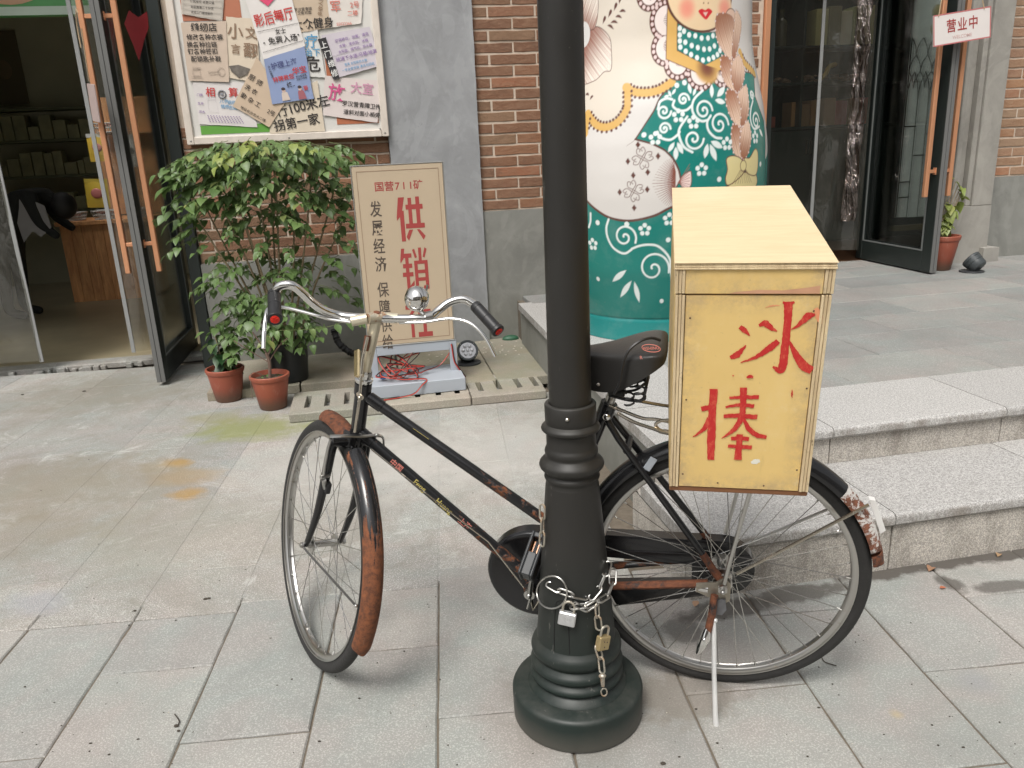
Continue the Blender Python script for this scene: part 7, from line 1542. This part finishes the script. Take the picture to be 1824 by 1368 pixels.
ls = empty('hanging_plate', bl(-2.318, -.33, 1.765)@Matrix.Rotation(R(-62), 4, 'Z')@Matrix.Rotation(R(6), 4, 'Y'), 'pale pink plate seen from behind hanging on cord from the left door handle', 'sign')
m = MB(); m.box(-.085, .085, 0, .008, -.105, .105, .0015); m.obj('sign_plate', flat('pink_plate', (.42, .33, .31), .5, var=.08), ls)
MB().tube(catmull([(-.03, .004, .12), (.0, 0, .24), (.012, 0, .40)], 5), .0035, 6).obj('cord', _MC['jute_cord'], ls)
MB().tube(catmull([(-.075, .0, .30), (-.082, 0, .42), (-.04, 0, .50), (-.02, 0, .48)], 5), .004, 6).obj('cord', _MC['jute_cord'], ls)

# ------------------------------------------------------------------ PVC DOOR CURTAINS
STRP = flat('grey_magnet_strip', (.27, .275, .27), .45, var=.1)
def curtain(x0, x1, y, z0, z1, strips, label, amp=.02, folds=9, seed=1, mat=PVC):
    o = empty('door_curtain', bl(0, 0, 0), label, 'door curtain', 'clear plastic door curtains'); rnd = random.Random(seed); m = MB(); nx, nz = max(10, int((x1-x0)*90)), 60; from mathutils import noise
    ph = rnd.uniform(0, 9)
    for i in range(nx+1):
        for k in range(nz+1):
            s_ = i/nx; t_ = k/nz; e = math.sin(math.pi*s_)**.5 if 0 < s_ < 1 else 0
            q = amp*(math.sin(s_*folds*2+ph+math.sin(t_*5+ph)*.8)+1.1*noise.noise(V((s_*folds*.7+ph, t_*6, seed))))*e; m.v.append((x0+(x1-x0)*s_+.4*q, y+q, z0+(z1-z0)*t_))
    for i in range(nx):
        for k in range(nz): a = i*(nz+1)+k; m.f.append((a, a+nz+1, a+nz+2, a+1))
    m.obj('curtain_sheet', mat, o, fix=False, ang=80)
    for x in strips: MB().box(x-.014, x+.014, y-.004, y+.004, z0-.01, z1, .002).obj('magnet_strip', STRP, o)
    return o
curtain(-2.553, -2.28, .33, .12, 2.9, [-2.545], 'clear plastic door curtain with grey edge strip, hanging beside the left door leaf', .018, 4, 3)
curtain(-4.55, -3.165, .36, .10, 2.9, [-3.175], 'clear plastic door curtain with grey edge strip at the far left of the left doorway', .03, 9, 5)
curtain(2.19, 2.735, .41, ZT+.09, 2.9, [], 'smooth clear plastic sheet added across the right doorway for haze, next to the doll', .004, 2, 12, PVC3)  # extra sheet, added to haze the view into the right shop
curtain(2.74, 3.20, .42, ZT+.10, 2.9, [2.755], 'crumpled clear plastic door curtain in the right-hand doorway', .03, 4, 8, PVC)
# bunched clear film catching the light
FILM = glassm('bunched_film', (.72, .68, .64), .30, .12, (.95, .85, .80), 1.4, 6, 3)
m = MB(); from mathutils import noise as _nz
for i in range(15):
    for k in range(71):
        a = i/14; t_ = k/70; m.v.append((3.02+.11*a+.025*_nz.noise(V((a*5, t_*14, 2)))+.015*t_, .40+.035*math.sin(a*13+3*_nz.noise(V((0, t_*5, 5)))), ZT+.34+2.2*t_))
for i in range(14):
    for k in range(70): a = i*71+k; m.f.append((a, a+71, a+72, a+1))
fb_ = m.obj('bunched_curtain', FILM, None, fix=False, ang=80); fb_.matrix_world = bl(0, 0, 0); tag(fb_, 'bunched up clear film hanging in vertical creases beside the right-hand door', 'door curtain')
m = MB()
for i in range(9):
    for k in range(61):
        a = i/8; t_ = k/60; m.v.append((-2.06+.06*a+.02*_nz.noise(V((a*5, t_*12, 7))), .30+.03*math.sin(a*10+3*_nz.noise(V((0, t_*5, 9)))), .35+2.4*t_))
for i in range(8):
    for k in range(60): a = i*61+k; m.f.append((a, a+61, a+62, a+1))
fb2 = m.obj('bunched_curtain', FILM, None, fix=False, ang=80); fb2.matrix_world = bl(0, 0, 0); tag(fb2, 'bunched clear film hanging between the left door leaf and the notice board', 'door curtain')
# red balloons / fan caught behind the left leaf
rb_ = MB(); rb_.prism([(-.07, .02), (-.03, .10), (.02, .06), (.08, .10), (.07, .0), (.03, -.08), (-.02, -.20), (-.04, -.10)], 0, .004, Matrix.Translation((-2.14, .25, 2.25))@Matrix.Rotation(R(90), 4, 'X')@Matrix.Rotation(R(20), 4, 'Y'))
rbo = rb_.obj('red_paper_ornament', flat('red_paper', (.36, .025, .03), .5, var=.2)); rbo.matrix_world = bl(0, 0, 0); tag(rbo, 'red paper ornament hanging behind the glass of the left door', 'ornament')

# ------------------------------------------------------------------ INSIDE THE LEFT SHOP
lb = empty('light_box_sign', bl(-3.35, .62, 2.66), 'green illuminated fruit sign above the left doorway', 'sign')
m = MB(); m.box(-1.3, .86, 0, .08, -.27, .27, .004); m.obj('sign_box', flat('sign_green', (.10, .34, .11), .4, var=.05), lb)
m = MB(); m.box(-1.29, .85, -.003, -.0005, -.268, -.215); m.obj('white_band', flat('pale_green_band', (.50, .60, .50), .4, var=.05), lb)
def disc_xz(m, c, rx, rz, y): m.add([(c[0]+rx*math.cos(2*math.pi*k/28), y, c[1]+rz*math.sin(2*math.pi*k/28)) for k in range(28)], [tuple(range(28))])
(x_, z_) = wl(20, -10, .6)
z_ += .17
for cx2, rx2, rz2, cl, yy in ((x_+3.35-.02, .30, .23, (.60, .36, .22), -.0035), (x_+3.35+.13, .16, .13, (.25, .36, .08), -.0040), (x_+3.35+.13, .145, .118, (.70, .66, .50), -.0045), (x_+3.35+.06, .07, .06, (.45, .14, .13), -.005)):
    m = MB(); disc_xz(m, (cx2, z_-2.66), rx2, rz2, yy); m.obj('printed_fruit', cm(cl, .4), lb, smooth=False)
text('果', cm((.8, .85, .8), .4), lb, (.58, -.004, -.10), .10, .01)
WOODC = NT('pine_boards'); g = WOODC.tc.outputs['Object']; b = WOODC.noise(4, 6, g, .7, 1.0, (6, 6, .8)); rr = WOODC.rand()
col = WOODC.mix(WOODC.ramp(b, .35, .7), (.50, .22, .09), (.80, .42, .18)); col = WOODC.mix(1., col, WOODC.ramp(rr, 0, 1, (.75,)*3, (1.15,)*3), 'MULTIPLY'); WOODC = WOODC.fin(col, .55)
ct = empty('shop_counter', bl(-3.975, 3.48, .02), 'pine board shop counter inside the left doorway', 'counter')
for k in range(8): MB().box(.005+k*.105, .005+k*.105+.102, 0, .02, 0, .80, .002).obj('board', WOODC, ct)
MB().box(-.03, .90, -.03, .60, .803, .845, .004).obj('counter_top', WOODC, ct); MB().box(.006, .845, .021, .58, 0, .80).obj('counter_body', WOODC, ct)
rk = empty('display_rack', bl(-3.66, 4.08, .87), 'tall pine display rack behind the counter hung with snack packets', 'rack')
MB().box(0, .62, .10, .14, 0, 1.25, .004).obj('back_board', WOODC, rk); MB().box(0, .62, -.02, .10, .86, .88, .003).obj('shelf', WOODC, rk)
def packet(x, y, z, w, hgt, cols, label, tilt=0):
    o = empty('snack_packet', bl(x, y, z)@Matrix.Rotation(tilt, 4, 'Y'), label, 'snack packet', 'snack packets in the left shop'); m = MB(); N = 8
    for i in range(N+1):
        for k in range(N+1): s_, t_ = i/N, k/N; m.v.append(((s_-.5)*w, -.02*math.sin(math.pi*s_)*math.sin(math.pi*t_)-.002*math.sin(20*t_+9*s_), (t_-.5)*hgt))
    m.f = [(i*(N+1)+k, (i+1)*(N+1)+k, (i+1)*(N+1)+k+1, i*(N+1)+k+1) for i in range(N) for k in range(N)]; m.obj('packet_front', cm(cols[0], .3), o, fix=False)
    m = MB(); m.box(-w/2, w/2, -.006, -.002, hgt*.36, hgt*.5); m.obj('header_card', cm(cols[1], .4), o)
    m = MB(); m.sphere((0, -.018, 0), w*.26, 12, 6, sc=(1, .2, .9)); m.obj('printed_picture', cm(cols[2], .4), o); return o
packet(-3.60, 3.98, 1.60, .19, .29, ((.80, .55, .08), (.7, .7, .66), (.70, .28, .25)), 'yellow snack packet with a white header hanging on the rack, upper one')
packet(-3.62, 3.75, 1.13, .23, .30, ((.75, .55, .08), (.65, .5, .08), (.62, .22, .2)), 'yellow bag of sweets standing on the counter', .05)
packet(-3.26, 3.95, 1.55, .15, .34, ((.75, .72, .70), (.5, .5, .5), (.08, .08, .09)), 'white packet with a black picture on the rack, beside the door edge strip', -.05)
def basket(x, y, z, w, d, hgt, label):
    o = empty('plastic_basket', bl(x, y, z), label, 'basket', 'white plastic baskets in the left shop'); WB_ = cm((.48, .48, .47), .5)
    m = MB(); a = .8
    for k in range(11):
        s_ = -1+2*k/10
        for y_ in (0, 1): m.tube([(s_*w/2*a, (y_-.5)*d*a, 0), (s_*w/2, (y_-.5)*d, hgt)], .004, 4)
    for zz_, q in ((0, a), (hgt*.5, .9), (hgt, 1)): m.tube([(-w/2*q, -d/2*q, zz_), (w/2*q, -d/2*q, zz_), (w/2*q, d/2*q, zz_), (-w/2*q, d/2*q, zz_)], .006, 4, closed=True)
    m.box(-w/2*a, w/2*a, -d/2*a, d/2*a, .0, .004); m.obj('basket_mesh', WB_, o)
    m = MB(); rn = random.Random(int(x*100))
    for k in range(12): m.sphere((rn.uniform(-.35, .35)*w, rn.uniform(-.3, .3)*d, hgt*.6+rn.uniform(0, .03)), .028, 6, 4, sc=(1, .7, .5))
    m.obj('sweets', cm((.40, .18, .14), .5), o)['kind'] = 'stuff'
basket(-3.53, 3.62, .870, .24, .2, .085, 'white plastic basket of sweets on the counter under the yellow bag'); basket(-3.86, 3.66, .870, .2, .2, .075, 'white plastic tray at the left end of the counter'); basket(-3.20, 3.62, .870, .2, .2, .085, 'white plastic basket at the right end of the counter')
basket(-3.48, 4.03, 1.755, .24, .16, .09, 'white plastic basket on the upper shelf of the rack')
ip = MB(); ip.box(0, .62, 0, .01, 0, .80); ipo = ip.obj('wall_picture', cm((.12, .10, .06), .7)); ipo.matrix_world = bl(-5.22, 5.15, 2.15); tag(ipo, 'dim brown figure picture on the back wall of the left shop', 'picture')
for k, (dx, dz, r_) in enumerate(((.2, .42, .09), (.42, .38, .09), (.31, .55, .08))): m = MB(); m.sphere((dx, -.002, dz), r_, 12, 6, sc=(1, .06, 1.2)); m.obj('pictured_figure', cm((.17, .13, .08), .7), ipo)
sh = empty('shop_shelf', bl(-5.0, 4.8, .0), 'dark shelf of goods against the back wall of the left shop', 'shelf')
for z in (.9, 1.3, 1.7, 2.05): MB().box(0, 1.5, 0, .3, z, z+.03).obj('shelf_board', cm((.10, .11, .06), .6), sh)
gds = MB(); rnd = random.Random(3)
for z in (.93, 1.33, 1.73):
    x = .05
    while x < 1.4: w = rnd.uniform(.06, .16); gds.box(x, x+w*.9, .02, .2, z, z+rnd.uniform(.12, .28), .005); x += w
gds.obj('goods', flat('dim_goods', (.22, .22, .12), .6, var=.6, sc=5), sh)['kind'] = 'stuff'
# the person bending down inside, seen dimly: black clothes, pale sleeve
def person():
    o = empty('person', bl(-4.22, 2.75, .02), 'person in black clothes with a pale apron bending down inside the dim left shop', 'person')
    J = {'pel': (0, 0, .92), 'sp': (.16, 0, 1.10), 'ch': (.34, -.02, 1.18), 'nk': (.47, -.03, 1.14), 'hd': (.56, -.04, 1.07), 'kl': (-.03, -.12, .50), 'al': (-.05, -.12, .08), 'tl': (.12, -.13, .03), 'kr': (.03, .12, .50), 'ar': (.0, .12, .08), 'tr': (.16, .13, .03),
         'sl': (.36, -.19, 1.15), 'el': (.42, -.22, .90), 'hl': (.56, -.2, .76), 'sr': (.36, .17, 1.15), 'er': (.44, .2, .92), 'hr': (.58, .18, .80)}
    Rr = {'pel': .17, 'sp': .165, 'ch': .16, 'nk': .07, 'hd': .05, 'kl': .075, 'al': .05, 'tl': .04, 'kr': .075, 'ar': .05, 'tr': .04, 'sl': .085, 'el': .05, 'hl': .035, 'sr': .085, 'er': .05, 'hr': .035}
    E_ = [('pel', 'sp'), ('sp', 'ch'), ('ch', 'nk'), ('nk', 'hd'), ('pel', 'kl'), ('kl', 'al'), ('al', 'tl'), ('pel', 'kr'), ('kr', 'ar'), ('ar', 'tr'), ('ch', 'sl'), ('sl', 'el'), ('el', 'hl'), ('ch', 'sr'), ('sr', 'er'), ('er', 'hr')]
    ks = list(J); me = bpy.data.meshes.new('body'); me.from_pydata([J[k] for k in ks], [(ks.index(a), ks.index(b)) for a, b in E_], []); me.materials.append(flat('black_clothes', (.014, .015, .014), .85))
    b = link('body', me, o); b.modifiers.new('skin', 'SKIN'); 
    for i, k in enumerate(ks): me.skin_vertices[0].data[i].radius = (Rr[k], Rr[k])
    me.skin_vertices[0].data[0].use_root = True; s2 = b.modifiers.new('sub', 'SUBSURF'); s2.levels = 2; s2.render_levels = 2
    m = MB(); m.sphere((.60, -.04, 1.03), .10, 16, 10, sc=(.95, .85, 1.15)); m.sphere((.70, -.04, 1.0), .018, 8, 5); m.obj('head', cm((.16, .10, .075), .6), o)
    m = MB(); m.sphere((.60, -.055, 1.045), .118, 16, 10, sc=(1.0, .95, 1.08)); m.obj('hair', cm((.012, .01, .01), .6), o)
    m = MB(); m.add([(.30, -.22, 1.17), (.50, -.24, 1.06), (.52, -.24, .86), (.42, -.25, .78), (.36, -.25, .84), (.26, -.24, .74), (.24, -.24, .92), (.28, -.235, 1.05)], [tuple(range(8))]); m.add([(.30, -.21, 1.17), (.50, -.23, 1.06), (.52, -.23, .86), (.42, -.24, .78), (.36, -.24, .84), (.26, -.23, .74), (.24, -.23, .92), (.28, -.225, 1.05)], [tuple(range(8))[::-1]]); m.obj('apron', cm((.28, .27, .27), .8), o)
person()
# ------------------------------------------------------------------ INSIDE THE RIGHT SHOP: dark green cabinet with goods
CABM = flat('dark_green_cabinet', (.034, .050, .040), .45, var=.15, sc=5)
cbn = empty('display_cabinet', bl(1.9, 1.60, ZT), 'dark green built-in display cabinet with open shelves in the right shop', 'cabinet')
MB().box(0, 3.0, .38, .42, 0, 2.9).obj('cabinet_back', CABM, cbn)
for x in (0, .78, 1.36, 2.3, 2.98): MB().box(x, x+.025, .0, .379, 1.10, 2.9).obj('divider', CABM, cbn)
for z in (1.085, 1.475, 1.79): MB().box(.026, 2.979, .0, .379, z, z+.022, .002).obj('shelf', CABM, cbn)
for k in range(6): MB().box(.01+k*.498, .50+k*.498, -.018, .0, .02, 1.07, .004).obj('cabinet_door', CABM, cbn)
for x in (1.43, 1.475): MB().box(x, x+.014, -.035, -.02, .86, .98, .003).obj('handle', cm((.50, .47, .38), .3, 1), cbn)
def bottle(x, z, r, hgt, col, label):
    o = MB(); o.lathe([(0, 0), (r, .001), (r, hgt*.62), (r*.9, hgt*.70), (r*.35, hgt*.80), (r*.35, hgt*.93), (r*.42, hgt*.94), (r*.42, hgt), (0, hgt)], 16); q = o.obj('bottle', cm(col, .25)); q.matrix_world = bl(x, 1.70, z); tag(q, label, 'bottle', 'bottles on the top shelf of the cabinet')
zt_ = ZT+1.812
for x, r, hh_, c_, lb_ in ((2.70, .045, .24, (.62, .24, .18), 'orange-red bottle on the top cabinet shelf, leftmost of the bottles'), (2.81, .05, .30, (.36, .58, .58), 'turquoise bottle on the top cabinet shelf beside the white one'), (2.93, .05, .28, (.75, .74, .70), 'white bottle on the top cabinet shelf'), (3.09, .055, .32, (.10, .10, .055), 'dark brown bottle on the top cabinet shelf, right of the white one')): bottle(x, zt_, r, hh_, c_, lb_)
def goods(x, z, w, hgt, cols, label, n, name='goods_stack', cat='packets'):
    o = empty(name, bl(x, 1.66, z), label, cat); rn = random.Random(int(x*50))
    for k in range(n):
        a = w*k/n; c_ = cols[k % len(cols)]; h_ = hgt*rn.uniform(.7, 1)
        MB().box(a+.002, a+w/n-.002, rn.uniform(0, .03), .2, 0, h_, .004).obj('packet', cm(c_, .4), o)
goods(3.42, zt_, .62, .34, [(.55, .52, .25), (.22, .20, .10), (.65, .60, .42), (.36, .40, .20)], 'olive and cream packets standing on the top cabinet shelf', 5)
zz_ = ZT+1.499
tk = MB(); rnd = random.Random(9)
for k in range(90): tk.sphere((rnd.uniform(0, 1.5), rnd.uniform(0, .2), rnd.uniform(.01, .07)), rnd.uniform(.008, .03), 6, 4, sc=(1.5, 1, .6))
tko = tk.obj('trinkets', flat('mixed_trinkets', (.35, .25, .17), .3, var=.9, sc=18)); tko.matrix_world = bl(2.5, 1.66, zz_); tag(tko, 'row of small glinting trinkets on the middle cabinet shelf', 'trinkets', kind='stuff')
yb = MB(); yb.tube(catmull([(0, 0, .02), (.05, 0, .06), (.09, 0, .13), (.16, 0, .15)], 5), [.022]*15+[.012], 8); ybo = yb.obj('yellow_cloth_item', cm((.42, .29, .05), .5)); ybo.matrix_world = bl(3.47, 1.64, zz_); tag(ybo, 'mustard yellow curved thing lying on the middle cabinet shelf', 'ornament')
goods(3.22, ZT+1.109, .30, .26, [(.42, .25, .11), (.30, .20, .10)], 'brown boxed goods on the lower cabinet shelf', 3); goods(3.55, ZT+1.109, .5, .25, [(.50, .32, .18), (.50, .12, .10)], 'red and tan boxes at the right of the lower cabinet shelf', 4)
goods(2.65, ZT+1.109, .42, .10, [(.40, .26, .11), (.34, .11, .08)], 'low tray of brown packets on the lower cabinet shelf beside the doll', 4)

# ------------------------------------------------------------------ LITTER
def litter_leaf(u, v, z, s, col, label):
    o = MB(); me = leaf_mesh(s, s*.7, .5, .2, cm(col, .8), int(u)); q = link('dry_leaf', me); p = gp(u, v, z); q.matrix_world = Matrix.Translation((p[0], p[1], p[2]+.004))@Matrix.Rotation(u % 6, 4, 'Z')@Matrix.Rotation(-.25, 4, 'Y'); tag(q, label, 'leaf')
litter_leaf(1291, 1214, 0, .045, (.25, .17, .06), 'curled brown dry leaf on the paving under the rear tyre')
litter_leaf(1660, 1012, 0, .04, (.30, .17, .10), 'pale brown dry leaf at the foot of the steps, right of the rear wheel'); litter_leaf(1780, 988, 0, .03, (.34, .22, .12), 'small tan dry leaf at the foot of the steps, far right')
litter_leaf(1237, 1082, 0, .032, (.45, .28, .18), 'small pinkish chip of leaf behind the rear wheel spokes'); litter_leaf(1674, 1050, 0, .02, (.36, .12, .06), 'tiny red-brown leaf scrap on the flagstone near the steps')
def twig(pts, label, r=.0016):
    P = [gp(u, v, .003) for u, v in pts]; P = [V(p) for p in P]; o = MB().tube(catmull(P, 4), r, 5).obj('twig', cm((.05, .04, .03), .8)); tag(o, label, 'twig')
twig([(1462, 1166), (1468, 1178), (1484, 1184), (1490, 1186)], 'thin dark twig on the paving right of the rear tyre'); twig([(311, 1272), (319, 1284), (317, 1292)], 'small dark stalk on the paving at lower left'); 
lit = MB(); rnd = random.Random(12)
for u, v, r_ in ((314, 1293, .006), (318, 1302, .004), (1181, 1360, .006), (1517, 1118, .005), (366, 1067, .007), (372, 1066, .006), (240, 1088, .005), (313, 1105, .003), (40, 703, .009), (150, 697, .011), (520, 1210, .003), (640, 1244, .003), (1390, 980, .004), (720, 1160, .003)):
    p = gp(u, v, .002); lit.sphere((p[0], p[1], .0025), r_, 7, 4, sc=(1.2, .9, .5))
for k in range(420):
    u, v = rnd.uniform(0, 1824), rnd.uniform(660, 1368)
    if u > 930 and v < 1060: continue
    if u > 520 and v < 760: continue
    p = gp(u, v, .0); s_ = rnd.choice((.001, .0012, .0015, .002, .003)); lit.sphere((p[0], p[1], .0008), s_, 5, 3, sc=(rnd.uniform(.7, 1.8), 1, .5))
tag(lit.obj('grit', cm((.055, .045, .035), .9)), 'dark grit and crumbs scattered over the paving', 'grit', kind='stuff')
lw_ = MB()
for k in range(160):
    u, v = rnd.uniform(0, 1824), rnd.uniform(1000, 1368); p = gp(u, v, .0); s_ = rnd.choice((.0008, .001, .0015)); lw_.sphere((p[0], p[1], .0008), s_, 5, 3, sc=(rnd.uniform(.7, 1.8), 1, .5))
for k in range(60):
    x, y = rnd.uniform(-.5, .22), rnd.uniform(-.5, .0); p = MBLD@V((x, y, .058)); lw_.box(p.x-.006, p.x+.006, p.y-.004, p.y+.004, p.z, p.z+.003, 0)
tag(lw_.obj('pale_crumbs', cm((.55, .50, .42), .9)), 'pale crumbs and paper scraps scattered over the paving', 'grit', kind='stuff')

# ------------------------------------------------------------------ THE OTHER SIDE OF THE STREET, behind the camera: only seen in reflections
op_ = empty('opposite_building', MBLD@Matrix.Translation((0, -15, 0)), 'plain pale building across the street behind the camera', 'building')
MB().box(-16, 18, -.5, 0, 0, 7.0).obj('wall', flat('pale_render', (.42, .39, .35), .85, var=.1, sc=1), op_)
for k in range(9): MB().box(-14+k*3.6, -12.2+k*3.6, .0, .02, .9, 2.8).obj('window', flat('dark_window', (.03, .035, .04), .2), op_)
for k in range(9): MB().box(-14+k*3.6, -12.2+k*3.6, .0, .02, 4.0, 5.6).obj('window', _MC['dark_window'], op_)
